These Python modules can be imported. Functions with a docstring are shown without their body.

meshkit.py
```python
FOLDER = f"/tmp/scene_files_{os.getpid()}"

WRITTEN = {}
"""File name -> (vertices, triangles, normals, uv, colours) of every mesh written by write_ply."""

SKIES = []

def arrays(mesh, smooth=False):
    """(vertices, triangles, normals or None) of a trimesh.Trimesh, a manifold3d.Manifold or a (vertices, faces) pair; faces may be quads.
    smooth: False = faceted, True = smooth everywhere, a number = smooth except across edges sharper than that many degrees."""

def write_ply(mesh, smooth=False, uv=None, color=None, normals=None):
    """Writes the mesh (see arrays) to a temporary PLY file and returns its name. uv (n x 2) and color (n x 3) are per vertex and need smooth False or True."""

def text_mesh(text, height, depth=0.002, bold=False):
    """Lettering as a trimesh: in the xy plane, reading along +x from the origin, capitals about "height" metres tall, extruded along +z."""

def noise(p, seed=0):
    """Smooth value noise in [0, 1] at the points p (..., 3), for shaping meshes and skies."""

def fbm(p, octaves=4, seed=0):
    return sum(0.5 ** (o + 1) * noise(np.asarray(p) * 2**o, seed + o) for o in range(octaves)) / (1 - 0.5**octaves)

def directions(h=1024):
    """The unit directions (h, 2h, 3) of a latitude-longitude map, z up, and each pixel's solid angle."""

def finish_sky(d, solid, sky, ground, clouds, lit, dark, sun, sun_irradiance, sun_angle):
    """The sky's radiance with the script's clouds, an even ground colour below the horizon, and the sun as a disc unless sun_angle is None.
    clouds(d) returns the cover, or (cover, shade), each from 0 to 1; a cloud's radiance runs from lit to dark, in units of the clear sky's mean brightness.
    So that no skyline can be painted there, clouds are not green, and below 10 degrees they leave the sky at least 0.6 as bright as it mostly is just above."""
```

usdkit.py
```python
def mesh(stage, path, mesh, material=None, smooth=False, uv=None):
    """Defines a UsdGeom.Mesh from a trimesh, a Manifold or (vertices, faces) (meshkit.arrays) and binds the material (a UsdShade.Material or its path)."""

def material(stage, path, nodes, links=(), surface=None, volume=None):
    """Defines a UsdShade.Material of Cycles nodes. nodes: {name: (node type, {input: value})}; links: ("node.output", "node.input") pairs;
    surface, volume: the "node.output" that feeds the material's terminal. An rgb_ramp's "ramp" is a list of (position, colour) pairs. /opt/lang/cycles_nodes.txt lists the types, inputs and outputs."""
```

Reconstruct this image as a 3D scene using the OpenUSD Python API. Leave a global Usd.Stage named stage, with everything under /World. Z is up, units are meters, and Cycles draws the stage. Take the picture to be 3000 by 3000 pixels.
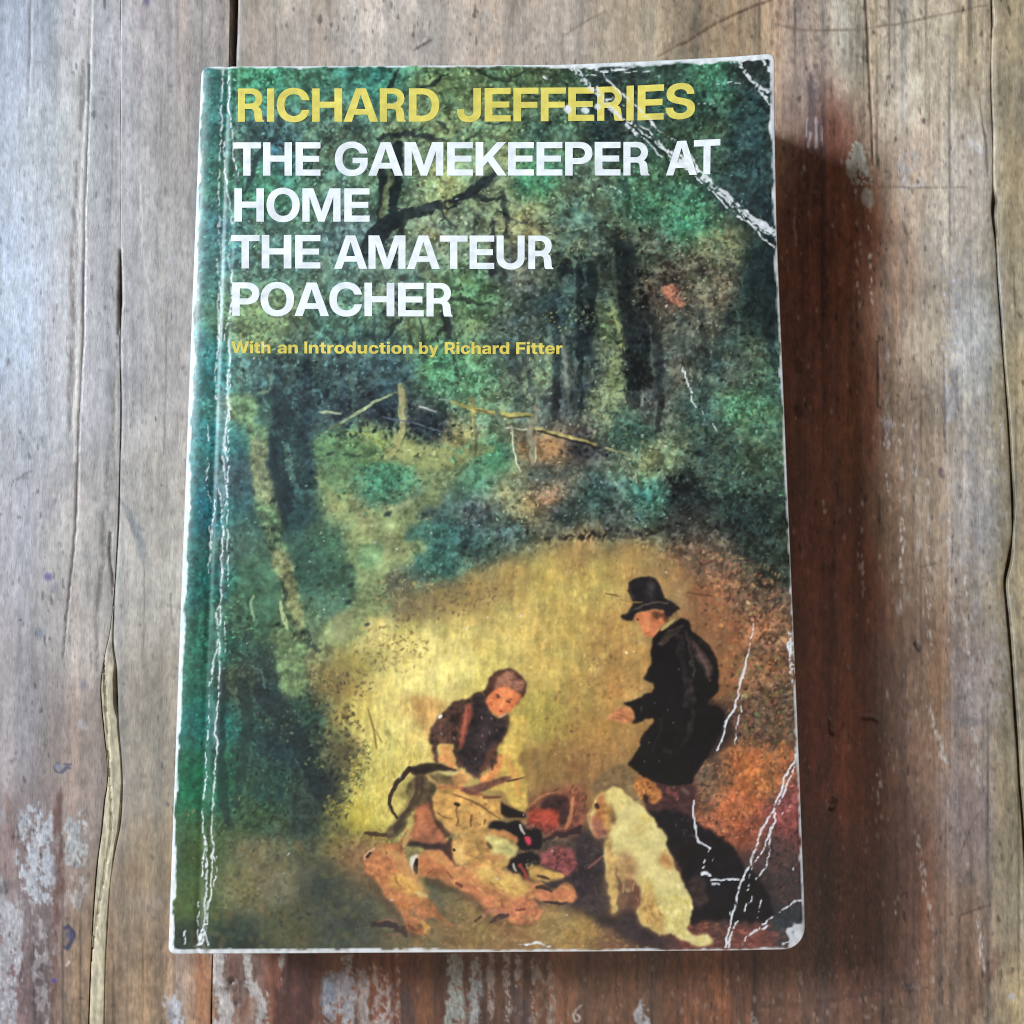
"""A worn paperback lying face up on an old varnished plank table, lit by a window at the upper left."""
import json
import numpy as np
import trimesh
import shapely
from scipy import ndimage
from scipy.spatial.transform import Rotation
from pxr import Usd, UsdGeom, UsdLux, UsdShade, Gf, Sdf, Vt
import usdkit

stage = Usd.Stage.CreateInMemory()
UsdGeom.SetStageUpAxis(stage, UsdGeom.Tokens.z)
UsdGeom.SetStageMetersPerUnit(stage, 1.0)
world = UsdGeom.Xform.Define(stage, "/World")
stage.SetDefaultPrim(world.GetPrim())

# ------------------------------------------------------------------ camera, lamps, exposure
THICK = 0.0225                      # thickness of the closed book
CAM_TILT, CAM_PAN, CAM_ROLL = 0.13448, -0.00279, -0.00569
CAM_POS = np.array([0.0046943, -0.0359278, THICK + 0.2179756])
cam = UsdGeom.Camera.Define(stage, "/World/camera")
cam.AddTranslateOp().Set(Gf.Vec3d(*CAM_POS))
cam.AddRotateXYZOp().Set(Gf.Vec3f(*np.degrees([CAM_TILT, CAM_PAN, CAM_ROLL])))
cam.CreateHorizontalApertureAttr(24.0)
cam.CreateVerticalApertureAttr(24.0)
cam.CreateFocalLengthAttr(24.0)
cam.CreateClippingRangeAttr(Gf.Vec2f(0.01, 50))
cam.CreateExposureAttr(EXPOSURE := 0.0)


def rect_light(name, pos, target, w, h, intensity, color):
    l = UsdLux.RectLight.Define(stage, "/World/" + name)
    z = np.array(pos, float) - np.array(target, float); z /= np.linalg.norm(z)
    x = np.cross([0, 0, 1.0], z) if abs(z[2]) < 0.99 else np.array([1.0, 0, 0]); x /= np.linalg.norm(x)
    y = np.cross(z, x)
    m = Gf.Matrix4d(*[float(v) for v in [*x, 0, *y, 0, *z, 0, *pos, 1]])
    l.AddTransformOp().Set(m)
    l.CreateWidthAttr(w); l.CreateHeightAttr(h)
    l.CreateIntensityAttr(intensity); l.CreateColorAttr(Gf.Vec3f(*color))
    l.CreateNormalizeAttr(False)
    return l


az, el = np.radians(156.0), np.radians(37.0)          # towards the window
wd = np.array([np.cos(az) * np.cos(el), np.sin(az) * np.cos(el), np.sin(el)])
rect_light("window_light", wd * 2.6, (0, 0, 0), 0.5, 0.5, 124.0, (0.86, 0.96, 1.06))
rect_light("room_fill_light", (0.3, -1.3, 1.9), (0, 0, 0), 2.6, 2.6, 1.05, (1.0, 0.86, 0.74))  # added warm fill standing in for light bounced about the room

# ------------------------------------------------------------------ measuring: photograph units -> points in space
_R = Rotation.from_euler("xyz", [CAM_TILT, CAM_PAN, CAM_ROLL]).as_matrix()


def on_plane(px, py, z=0.0):
    """Where a point measured on the photograph (0..3000) lies on the level plane at height z."""
    px, py = np.asarray(px, float), np.asarray(py, float)
    d = np.stack([(px - 1500) / 3000, (1500 - py) / 3000, -np.ones_like(px)], -1) @ _R.T
    t = (z - CAM_POS[2]) / d[..., 2]
    return CAM_POS + d * t[..., None]


def lin(c):
    c = np.clip(np.asarray(c, float), 0, None)
    return np.where(c <= 0.04045, c / 12.92, ((c + 0.055) / 1.055) ** 2.4)


def smooth_line(pts, n=6, closed=False):
    """Catmull-Rom through the points."""
    p = np.asarray(pts, float)
    if len(p) < 3:
        return p
    q = np.vstack([p[-1:], p, p[:2]]) if closed else np.vstack([2 * p[:1] - p[1:2], p, 2 * p[-1:] - p[-2:-1]])
    out = []
    for i in range(1, len(q) - 2):
        t = np.linspace(0, 1, n, endpoint=False)[:, None]
        a, b, c, d = q[i - 1], q[i], q[i + 1], q[i + 2]
        out.append(0.5 * (2 * b + (c - a) * t + (2 * a - 5 * b + 4 * c - d) * t ** 2 + (3 * b - a - 3 * c + d) * t ** 3))
    return np.vstack(out + ([] if closed else [p[-1:]]))


class Print:
    """Colour of a printed or worn surface, worked out at evenly spaced points of it; meshes read it at their vertices."""

    def __init__(s, x0, y0, x1, y1, step, seed):
        s.x0, s.y0, s.d = x0, y0, step
        s.w, s.h = int((x1 - x0) / step) + 1, int((y1 - y0) / step) + 1
        s.X, s.Y = np.meshgrid(x0 + step * np.arange(s.w), y0 + step * np.arange(s.h))
        s.C = np.zeros((s.h, s.w, 3))
        s.rng = np.random.default_rng(seed)

    def noise(s, sx, sy=None, seed=0):
        sy = sx if sy is None else sy
        r = np.random.default_rng(seed).standard_normal((s.h, s.w)).astype(np.float32)
        kx, ky = sx / s.d, sy / s.d
        if ky > 60:                              # long grain: work on fewer rows
            f = int(ky // 20)
            r = r[: s.h // f + 2]
            r = ndimage.gaussian_filter(r, (ky / f, kx))
            r = ndimage.map_coordinates(r, np.meshgrid(np.arange(s.h) / f, np.arange(s.w), indexing="ij"), order=1)
        else:
            r = ndimage.gaussian_filter(r, (ky, kx))
        return (r - r.mean()) / (r.std() + 1e-9)

    def field(s, pts, power=3.2, cell=24, along=1.0):
        """A smooth colour field through (x, y, r, g, b) samples."""
        p = np.array(pts, float)
        gx, gy = np.arange(s.x0, s.x0 + s.w * s.d + cell, cell), np.arange(s.y0, s.y0 + s.h * s.d + cell, cell)
        GX, GY = np.meshgrid(gx, gy)
        w = 1 / (((GX[..., None] - p[:, 0]) ** 2 + (along * (GY[..., None] - p[:, 1])) ** 2) + 900.0) ** (power / 2 + .4)
        g = (w[..., None] * p[:, 2:5]).sum(2) / w.sum(2)[..., None] / 255.0
        at = [(s.Y - s.y0) / cell, (s.X - s.x0) / cell]
        return np.stack([ndimage.map_coordinates(g[..., k], at, order=1, mode="nearest") for k in range(3)], -1)

    def win(s, xa, ya, xb, yb):
        i0, i1 = max(0, int((ya - s.y0) / s.d)), min(s.h, int((yb - s.y0) / s.d) + 2)
        j0, j1 = max(0, int((xa - s.x0) / s.d)), min(s.w, int((xb - s.x0) / s.d) + 2)
        return (slice(i0, max(i0, i1)), slice(j0, max(j0, j1)))

    def poly_mask(s, pts, soft=3.0, jit=0.0, smooth=True):
        p = smooth_line(pts, 6, True) if smooth else np.asarray(pts, float)
        m = soft * 3 + jit * 3 + 4
        W = s.win(p[:, 0].min() - m, p[:, 1].min() - m, p[:, 0].max() + m, p[:, 1].max() + m)
        X, Y = s.X[W], s.Y[W]
        if jit:
            X, Y = X + jit * s.jx[W], Y + jit * s.jy[W]
        g = shapely.Polygon(p).buffer(0)
        k = shapely.contains_xy(g, X, Y).astype(float)
        return W, ndimage.gaussian_filter(k, soft / s.d * 0.6 + 0.3)

    def stroke_mask(s, pts, width, soft=2.0, jit=0.0, smooth=True):
        p = np.asarray(pts, float)
        wd = np.broadcast_to(np.asarray(width, float), (len(p),)) if np.ndim(width) < 2 else width
        if smooth and len(p) > 2:
            pw = smooth_line(np.column_stack([p, wd]), 6)
            p, wd = pw[:, :2], pw[:, 2]
        m = wd.max() / 2 + soft + jit * 3 + 4
        W = s.win(p[:, 0].min() - m, p[:, 1].min() - m, p[:, 0].max() + m, p[:, 1].max() + m)
        X, Y = s.X[W], s.Y[W]
        if jit:
            X, Y = X + jit * s.jx[W], Y + jit * s.jy[W]
        D = np.full(X.shape, 1e9)
        for a, b, ra, rb in zip(p[:-1], p[1:], wd[:-1] / 2, wd[1:] / 2):
            v = b - a
            t = np.clip(((X - a[0]) * v[0] + (Y - a[1]) * v[1]) / max(v @ v, 1e-9), 0, 1)
            D = np.minimum(D, np.hypot(X - a[0] - t * v[0], Y - a[1] - t * v[1]) - (ra + (rb - ra) * t))
        return W, np.clip(0.5 - D / soft, 0, 1)

    def put(s, Wm, color, alpha=1.0, vary=0.0):
        W, m = Wm
        c = np.asarray(color, float) / 255.0
        if vary:
            c = c * (1 + vary * s.tex[W][..., None])
        m = (m * alpha)[..., None]
        s.C[W] = s.C[W] * (1 - m) + c * m

    def poly(s, pts, color, alpha=1.0, soft=3.0, jit=0.0, vary=0.0, smooth=True):
        s.put(s.poly_mask(pts, soft, jit, smooth), color, alpha, vary)

    def line(s, pts, color, width, alpha=1.0, soft=2.5, jit=0.0, vary=0.0, smooth=True):
        s.put(s.stroke_mask(pts, width, soft, jit, smooth), color, alpha, vary)

    def dab(s, x, y, l, w, a, c, alpha, soft=0.35):
        r = max(l, w) + s.d
        W = s.win(x - r, y - r, x + r, y + r)
        X, Y = s.X[W] - x, s.Y[W] - y
        if X.size == 0:
            return
        ca, sa = np.cos(a), np.sin(a)
        q = np.sqrt(((X * ca + Y * sa) / l) ** 2 + ((-X * sa + Y * ca) / w) ** 2)
        m = np.clip((1 - q) / soft, 0, 1)[..., None] * alpha
        s.C[W] = s.C[W] * (1 - m) + c * m

    def dabs_in(s, pts, n, colors, size=(3, 8), ang=(0, 3.14), alpha=0.6, thin=0.5):
        """Brush touches inside a shape, in one of the given colours."""
        g = shapely.Polygon(smooth_line(pts, 4, True)).buffer(0)
        x0, y0, x1, y1 = g.bounds
        k = 0
        while k < n:
            x, y = s.rng.uniform(x0, x1), s.rng.uniform(y0, y1)
            if shapely.contains_xy(g, x, y):
                k += 1
                l = s.rng.uniform(*size)
                c = np.array(colors[s.rng.integers(len(colors))], float) / 255 * s.rng.uniform(0.85, 1.15)
                s.dab(x, y, l, l * thin, s.rng.uniform(*ang), c, alpha * s.rng.uniform(0.5, 1))

    def at(s, x, y, A=None):
        A = s.C if A is None else A
        q = [(np.asarray(y) - s.y0) / s.d, (np.asarray(x) - s.x0) / s.d]
        if A.ndim == 2:
            return ndimage.map_coordinates(A, q, order=1, mode="mirror")
        return np.stack([ndimage.map_coordinates(A[..., k], q, order=1, mode="mirror") for k in range(3)], -1)


def frame(k, ox, oy):
    return lambda *p: [(ox + k * x, oy + k * y) for x, y in p]


ZA, ZB, ZC = frame(.51760, 0, 0), frame(.51760, 1000, 0), frame(.51760, 2000, 0)
ZD, ZE, ZF = frame(.51760, 0, 1000), frame(.51760, 1000, 1000), frame(.51760, 2000, 1000)
ZG, ZH, ZI = frame(.51760, 0, 2000), frame(.51760, 1000, 2000), frame(.51760, 2000, 2000)
Z4, Z5 = frame(.41408, 900, 1600), frame(.41408, 1600, 1600)
Z6, Z7 = frame(.36232, 1000, 2200), frame(.36232, 1700, 2200)

# ------------------------------------------------------------------ the print on the front cover
P = Print(440, 120, 2420, 2850, 2.3, 11)
P.jx, P.jy = P.noise(9, seed=1) * .7 + P.noise(4, seed=3) * .5, P.noise(9, seed=2) * .7 + P.noise(4, seed=4) * .5
P.tex = P.noise(7, 5, seed=5) * .8 + P.noise(20, seed=6) * .7 + P.noise(3, seed=7) * .5
FIELD = """600 300 50 108 104;650 700 60 108 112;760 230 55 125 90;900 230 50 95 75;1100 230 40 100 85;1300 240 85 105 65;1500 260 75 95 60;1650 215 60 80 55
1800 230 40 55 50;2000 250 40 65 55;2060 235 55 115 85;2200 230 35 50 50;800 400 52 82 84;1000 390 65 90 75;1200 400 85 105 75;1350 380 92 112 76;1600 390 60 85 65
1800 370 42 60 58;2050 420 50 78 60;2200 420 38 62 62;760 560 50 105 80;1130 560 65 95 75;1300 540 112 127 82;1450 520 95 105 75;1560 530 55 115 80;1700 560 75 95 75
1900 590 55 95 70;2020 640 62 125 88;2150 560 38 62 62;2250 600 32 50 55;760 680 60 92 82;1050 680 70 92 92;1300 660 100 110 85;1540 640 118 118 80;1700 680 70 90 75
1800 760 42 52 48;1900 740 72 78 62;2100 720 88 90 60;2050 800 82 78 62;2250 800 32 52 52;1150 790 78 98 84;1400 870 75 110 70;1500 800 75 85 80;1700 850 52 72 68
1950 870 82 66 56;2100 850 90 86 72;2200 900 42 58 52;760 960 92 112 72;1000 960 60 95 80;1300 960 78 103 70;1500 970 60 75 70;1650 920 45 65 65;1800 950 78 96 64
1870 960 30 40 42;2000 960 72 74 64;2200 1000 58 74 60;620 1100 44 112 114;750 1100 60 92 90;850 1100 50 75 75;1000 1080 55 80 80;1150 1100 50 75 80;1300 1080 65 120 80
1400 1110 75 125 85;1500 1080 48 58 58;1570 1100 92 112 84;1680 1050 58 74 72;1750 1120 42 50 56;1790 1120 102 118 75;1900 1100 58 62 62;2000 1070 72 74 64
2150 1100 68 78 68;2250 1100 58 86 74;700 1200 72 112 95;900 1200 42 68 72;1000 1220 42 58 68;1100 1200 30 42 56;1250 1250 38 48 60;1450 1160 88 118 90
1550 1200 68 84 74;1650 1180 58 64 68;1780 1170 108 122 84;1900 1180 72 74 72;2050 1200 58 80 68;2180 1190 66 118 82;1020 1290 98 138 86;1080 1290 125 140 76
1200 1320 122 130 80;1350 1310 130 120 76;1450 1340 70 128 95;1550 1310 125 95 70;1620 1320 160 115 76;1700 1300 60 56 60;1850 1250 50 80 70;1930 1350 112 122 80
2100 1300 42 62 58;2200 1350 54 78 60;1130 1400 56 120 94;1080 1440 62 110 90;1250 1400 116 130 90;1400 1400 80 122 95;1600 1390 60 75 75;1500 1430 112 112 80
1600 1450 135 105 80;1750 1450 58 84 78;1900 1450 66 115 96;2000 1430 34 44 48;2150 1400 56 80 66;1020 1480 140 142 92;1170 1480 130 130 94;1250 1500 60 80 80
1400 1500 74 84 84;1530 1490 122 116 80;1650 1500 60 74 70;1800 1510 70 80 74;2000 1520 56 60 56;2200 1500 40 58 54;620 1300 38 108 112;620 1500 36 104 112
620 1700 36 106 96;620 1900 42 104 84;600 2100 34 106 92;590 2300 30 98 66;580 2500 68 90 52;570 2650 80 100 56;560 2750 50 60 50;690 1400 60 86 94
690 1600 74 100 86;700 1800 74 108 80;700 2000 60 76 62;870 1500 40 68 70;900 1650 58 92 78;950 1600 68 108 86;1000 1700 64 98 80;1080 1600 140 145 95
1150 1550 135 140 95;1200 1600 95 124 95;1300 1560 50 90 94;1400 1600 58 84 78;1500 1550 78 94 84;1000 1750 84 118 94;1090 1730 110 128 86;1150 1700 96 96 80
1250 1680 72 95 85;1300 1650 60 108 95;1700 1620 162 134 86;1600 1700 185 165 95;1500 1700 168 145 90;1400 1720 158 134 85;1300 1750 138 120 80;1200 1780 125 110 80
1750 1700 182 162 94;1850 1650 170 142 90;1950 1700 160 126 84;2050 1650 115 88 68;2100 1750 145 98 70;2200 1750 92 76 60;2250 1650 56 66 54;2200 1850 145 94 64
2250 1900 125 88 64;1100 1850 216 202 132;1200 1850 192 178 106;1250 1900 228 214 140;1350 1850 204 184 112;1500 1850 212 190 114;1650 1800 190 165 96;1800 1850 182 148 90
1600 1950 204 178 104;1400 1950 210 194 112;1250 2000 228 214 138;1150 2000 228 214 136;1050 1950 150 140 82;980 2000 128 114 72;1050 2100 204 190 108;1100 2150 226 212 132
1200 2150 228 214 138;1230 2060 200 162 100;1000 2200 90 90 62;1080 2300 220 206 118;1150 2350 216 202 116;1200 2250 216 200 122;1050 2400 188 174 76;1600 2100 170 154 80
1700 2050 180 150 86;1800 2000 178 140 86;1750 2150 168 130 76;1700 2250 138 102 66;1600 2250 145 116 70;1800 2250 160 124 80;1650 2350 128 96 66;850 2200 34 54 54
900 2100 44 72 60;800 2000 48 68 64;800 2300 48 74 60;950 2300 40 50 50;900 2400 44 58 50;750 2400 54 74 50;760 2500 116 112 84;700 2600 122 120 84
800 2600 124 116 90;850 2700 84 84 60;700 2750 48 58 50;950 2600 58 64 55;1000 2700 66 72 64;1050 2500 128 98 68;1000 2450 108 98 60;1250 2650 98 94 70
1400 2720 138 114 70;1600 2700 165 130 80;1700 2720 168 134 76;1650 2560 56 48 50;1500 2750 148 114 76;1300 2740 128 104 70;1800 2760 128 90 65;1900 2750 68 50 46
2100 2000 148 98 66;2200 1950 128 94 65;2250 2050 108 84 65;2150 2100 92 64 50;2250 2150 88 70 55;2200 2250 186 108 60;2250 2300 178 108 60;2150 2350 165 95 60
2100 2300 118 90 70;2120 2420 168 98 68;2200 2430 146 80 56;2280 2400 138 70 65;2300 2350 146 80 75;2250 2500 76 58 55;2300 2600 58 50 50;2200 2600 44 36 40
2100 2600 26 24 30;2300 2700 44 50 54;2150 2700 68 50 46;2200 2750 128 74 65;500 500 40 100 90;500 1500 34 105 90;480 2000 40 104 80;480 2500 60 86 56;2000 2720 110 60 50"""
base = P.field([[float(v) for v in t.split()] for t in FIELD.replace("\n", ";").split(";")])  # by the spine, the blue of window glare is mixed into the print
GLOW = [(940, 2000), (1000, 1870), (1130, 1760), (1300, 1700), (1500, 1630), (1650, 1585), (1800, 1580), (1950, 1620), (2100, 1720), (2180, 1850), (2180, 2000), (2080, 2100), (1900, 2300),
        (1700, 2420), (1500, 2400), (1000, 2440), (960, 2300), (1000, 2150)]
Wg, gm = P.poly_mask(GLOW, 40, 8)
Wc, cm = P.poly_mask([(930, 1270), (1400, 1280), (1800, 1300), (1500, 1400), (1350, 1480), (1280, 1660), (1120, 1830), (950, 1900), (840, 2020), (690, 1700), (680, 1200), (760, 1180), (820, 1500), (900, 1420)], 30, 8)
glow = np.zeros((P.h, P.w)); glow[Wg] = gm
ground = np.clip((P.Y - 2420) / 120, 0, 1)
soft_area = np.clip(np.maximum(glow, ground * 0.8), 0, 1)
soft_area[Wc] = np.maximum(soft_area[Wc], cm * .55)
soft_area = np.maximum(soft_area, np.clip((690 - P.X - (P.Y - 200) * .025) / 30, 0, 1) * .4)   # the smoother green by the spine


grey = base.mean(2, keepdims=True) * np.array([.97, 1.03, .96])
cool = np.clip((1620 - P.Y) / 300, 0, 1)[..., None] * (1 - soft_area[..., None])
base = (base * (1 - .16 * cool) + grey * .16 * cool) * (1 + cool * np.array([.12, .11, .07])) + cool * np.array([.025, .03, .03])
# mottle of leaf masses: several sizes, crisp-edged, upright streaks among the trunks
up = np.clip((1150 - P.X) / 250, 0, 1) * np.clip((P.Y - 1150) / 150, 0, 1)
m1, m2, m3, m4 = P.noise(3.4, seed=61), P.noise(7.5, seed=62), P.noise(17, 15, seed=63), P.noise(46, 40, seed=64)
mv = P.noise(6, 34, seed=65)
mot = .22 * np.tanh(m1 * 1.6) + .23 * np.tanh(m2 * 1.8) * (1 - .5 * up) + .14 * np.tanh(m3 * 1.8) * (1 - .4 * up) + .06 * np.tanh(m4) + .16 * up * np.tanh(mv * 1.5)
mot = .58 * mot * (1 - .74 * soft_area)
hue = P.noise(12, seed=66)[..., None] * np.array([.03, 0, -.03]) + P.noise(30, seed=67)[..., None] * np.array([.03, .0, -.02])
P.C[:] = np.clip(base * np.exp(mot[..., None]) * (1 + hue * (1 - .6 * soft_area[..., None])), .03, .95)


def touches(n, lo, hi, size, alpha, thin, hue=.06, ang=None, bias=None, soft=.45):
    """Foliage brushwork: small touches, each near the colour under it."""
    k = 0
    while k < n:
        x, y = P.rng.uniform(P.x0, P.x0 + P.w * P.d), P.rng.uniform(P.y0, P.y0 + P.h * P.d)
        i, j = min(P.h - 1, int((y - P.y0) / P.d)), min(P.w - 1, int((x - P.x0) / P.d))
        k += 1
        s = soft_area[i, j]
        if P.rng.random() < s * .55:
            continue
        c = base[i, j] * (1 + (P.rng.uniform(lo, hi)) * (1 - .72 * s)) * (1 + P.rng.normal(0, hue, 3) * (1 - .5 * s))
        l = P.rng.uniform(*size)
        a = flow[i, j] + P.rng.normal(0, .55) + (np.pi / 2 if up[i, j] > .5 else 0) if glow[i, j] < .5 else P.rng.normal(np.pi / 2, .35)
        P.dab(x, y, l, l * P.rng.uniform(*thin), a, np.clip(c, 0.02, .9), alpha * P.rng.uniform(.5, 1), soft)


flow = P.noise(70, seed=68) * 1.1 + P.noise(22, seed=69) * .5 + .5
touches(2200, -.5, .1, (9, 20), .5, (.45, .8))
touches(7000, -.48, .42, (6, 13), .72, (.35, .62), .05, soft=.3)
touches(9000, -.65, .6, (4, 8.5), .8, (.35, .6), .06, soft=.3)
touches(7500, .2, 1.0, (3, 6.8), .78, (.35, .6), .07, soft=.3)
touches(4500, -.72, -.3, (3, 8), .7, (.35, .7), soft=.3)
touches(500, .7, 1.4, (2.2, 4.0), .7, (.5, .9), .08, soft=.3)


def leaves(cx, cy, rx, ry, n, color, size=(4, 9), alpha=.7):
    for _ in range(n):
        x, y = P.rng.normal(cx, rx), P.rng.normal(cy, ry)
        l = P.rng.uniform(*size)
        P.dab(x, y, l, l * .55, P.rng.uniform(0, 3.14), (np.array(color) / 255 * .72 + np.mean(color) / 255 * .28 * np.array([1, 1.03, .95])) * P.rng.uniform(.45, 1.4), alpha * P.rng.uniform(.3, 1), .4)


DK = (34, 44, 44)
# limbs and trunks of the wood
for pts, w, c, a in [
    (ZB((150, 1400), (240, 1290), (380, 1210), (560, 1165), (700, 1110), (800, 1040), (870, 990)), [60, 52, 36, 30, 30, 30, 16], (40, 50, 52), .95),
    (ZB((760, 1110), (850, 1130), (930, 1110)), [14, 12, 6], (44, 54, 52), .9),
    (ZB((200, 790), (270, 765), (420, 760), (520, 785), (600, 800)), [10, 16, 15, 12, 5], (46, 54, 54), .9),
    (ZB((700, 800), (770, 760)), [12, 6], DK, .7),
    (ZB((230, 960), (225, 1100), (215, 1250)), [22, 22, 18], (38, 48, 48), .85),
    (ZB((320, 820), (315, 1000), (290, 1190)), [26, 30, 26], (30, 42, 46), .9),
    (ZB((280, 990), (255, 1100), (230, 1220)), [22, 24, 20], (125, 132, 88), .75),
    (ZA((1590, 700), (1545, 790), (1450, 900), (1420, 1000), (1390, 1090)), [16, 18, 18, 18, 8], (38, 62, 62), .85),
    (ZB((260, 490), (290, 440), (320, 380)), [8, 12, 5], DK, .8),
    (ZB((420, 490), (520, 470), (600, 420)), [8, 12, 5], DK, .8),
    (ZB((760, 390), (840, 430), (900, 450), (980, 440), (1080, 400), (1180, 380)), [10, 12, 13, 10, 8, 5], (50, 62, 46), .85),
    (ZB((910, 1090), (935, 1250), (930, 1340)), [12, 16, 14], (52, 62, 56), .8),
    (ZB((860, 1250), (850, 1400), (855, 1560)), [16, 18, 14], (46, 52, 50), .8),
    (ZB((1570, 1320), (1590, 1500), (1610, 1700), (1620, 1932)), [30, 36, 36, 30], (30, 38, 40), .5),
    (ZB((1420, 1500), (1410, 1700), (1400, 1932)), [34, 32, 30], (34, 46, 48), .7),
    (ZB((1545, 1420), (1550, 1600), (1560, 1770), (1580, 1932)), [12, 12, 18, 26], (108, 122, 88), .6),
    (ZB((610, 1690), (700, 1700), (790, 1720), (870, 1730)), [12, 10, 8, 5], (52, 62, 50), .85),
    (ZB((590, 1790), (600, 1860), (610, 1910)), [30, 26, 14], (36, 44, 42), .8),
    (ZB((250, 1920), (290, 1850), (340, 1810)), [12, 12, 8], (50, 62, 58), .8),
    (ZE((1600, 0), (1570, 100), (1530, 250)), [22, 34, 44], (118, 128, 84), .55),
    (ZE((1260, 60), (1280, 200), (1290, 330), (1290, 430)), [14, 14, 12, 10], (104, 110, 94), .7),
    (ZE((1680, 0), (1660, 180), (1650, 340)), [60, 54, 44], (32, 38, 42), .55),
    (ZE((1770, 60), (1790, 200), (1780, 330)), [24, 24, 18], (66, 72, 68), .6),
    (ZE((900, 60), (920, 250), (940, 330)), [20, 26, 30], (104, 122, 84), .4),
    (ZE((80, 0), (70, 200), (75, 380)), [16, 16, 12], (78, 104, 100), .5),
    (ZD((1560, 320), (1640, 480), (1700, 620), (1720, 800)), [60, 60, 54, 44], (30, 48, 52), .55),
    (ZD((1560, 560), (1600, 760), (1640, 950)), [34, 34, 26], (30, 46, 52), .6),
    (ZG((1260, 0), (1250, 250), (1250, 500), (1290, 800)), [30, 34, 34, 20], (30, 48, 46), .6),
    (ZG((1370, 0), (1400, 200), (1380, 450), (1330, 700)), [34, 34, 30, 24], (34, 52, 48), .55),
    (ZG((1480, 60), (1600, 200), (1740, 420), (1820, 640)), [50, 60, 60, 40], (32, 46, 46), .6),
]:
    P.line(pts, c, w, a, 5, 3.5, .12)
for x, y0, y1, wd, c, a in [(1548, 930, 1180, 16, (52, 62, 62), .6), (1620, 860, 1230, 22, (38, 48, 52), .6), (1668, 1000, 1240, 12, (74, 82, 78), .5), (1700, 780, 1190, 18, (34, 44, 50), .6), (1742, 900, 1180, 12, (84, 94, 84), .45), (1520, 1020, 1210, 10, (76, 86, 78), .5),
                            (1930, 1000, 1260, 22, (40, 44, 46), .5), (1985, 980, 1230, 14, (84, 84, 74), .4), (2060, 900, 1180, 20, (46, 54, 54), .45), (2260, 700, 1100, 26, (30, 44, 48), .5), (1330, 900, 1130, 10, (60, 72, 66), .5), (1230, 930, 1060, 10, (46, 60, 60), .6), (1010, 990, 1200, 20, (44, 60, 68), .5),
                            (905, 1040, 1420, 34, (36, 54, 62), .55), (960, 1030, 1250, 16, (64, 88, 92), .4), (815, 1060, 1330, 26, (38, 60, 66), .5), (1395, 640, 800, 9, (58, 68, 58), .55), (1350, 640, 760, 8, (128, 134, 100), .4), (1100, 930, 1010, 14, (44, 56, 56), .7)]:
    P.line([(x, y0), (x + P.rng.normal(0, 6), (y0 + y1) / 2), (x + P.rng.normal(4, 8), y1)], c, [wd * .8, wd, wd * .9], a, 5, 4, .25)
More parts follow.
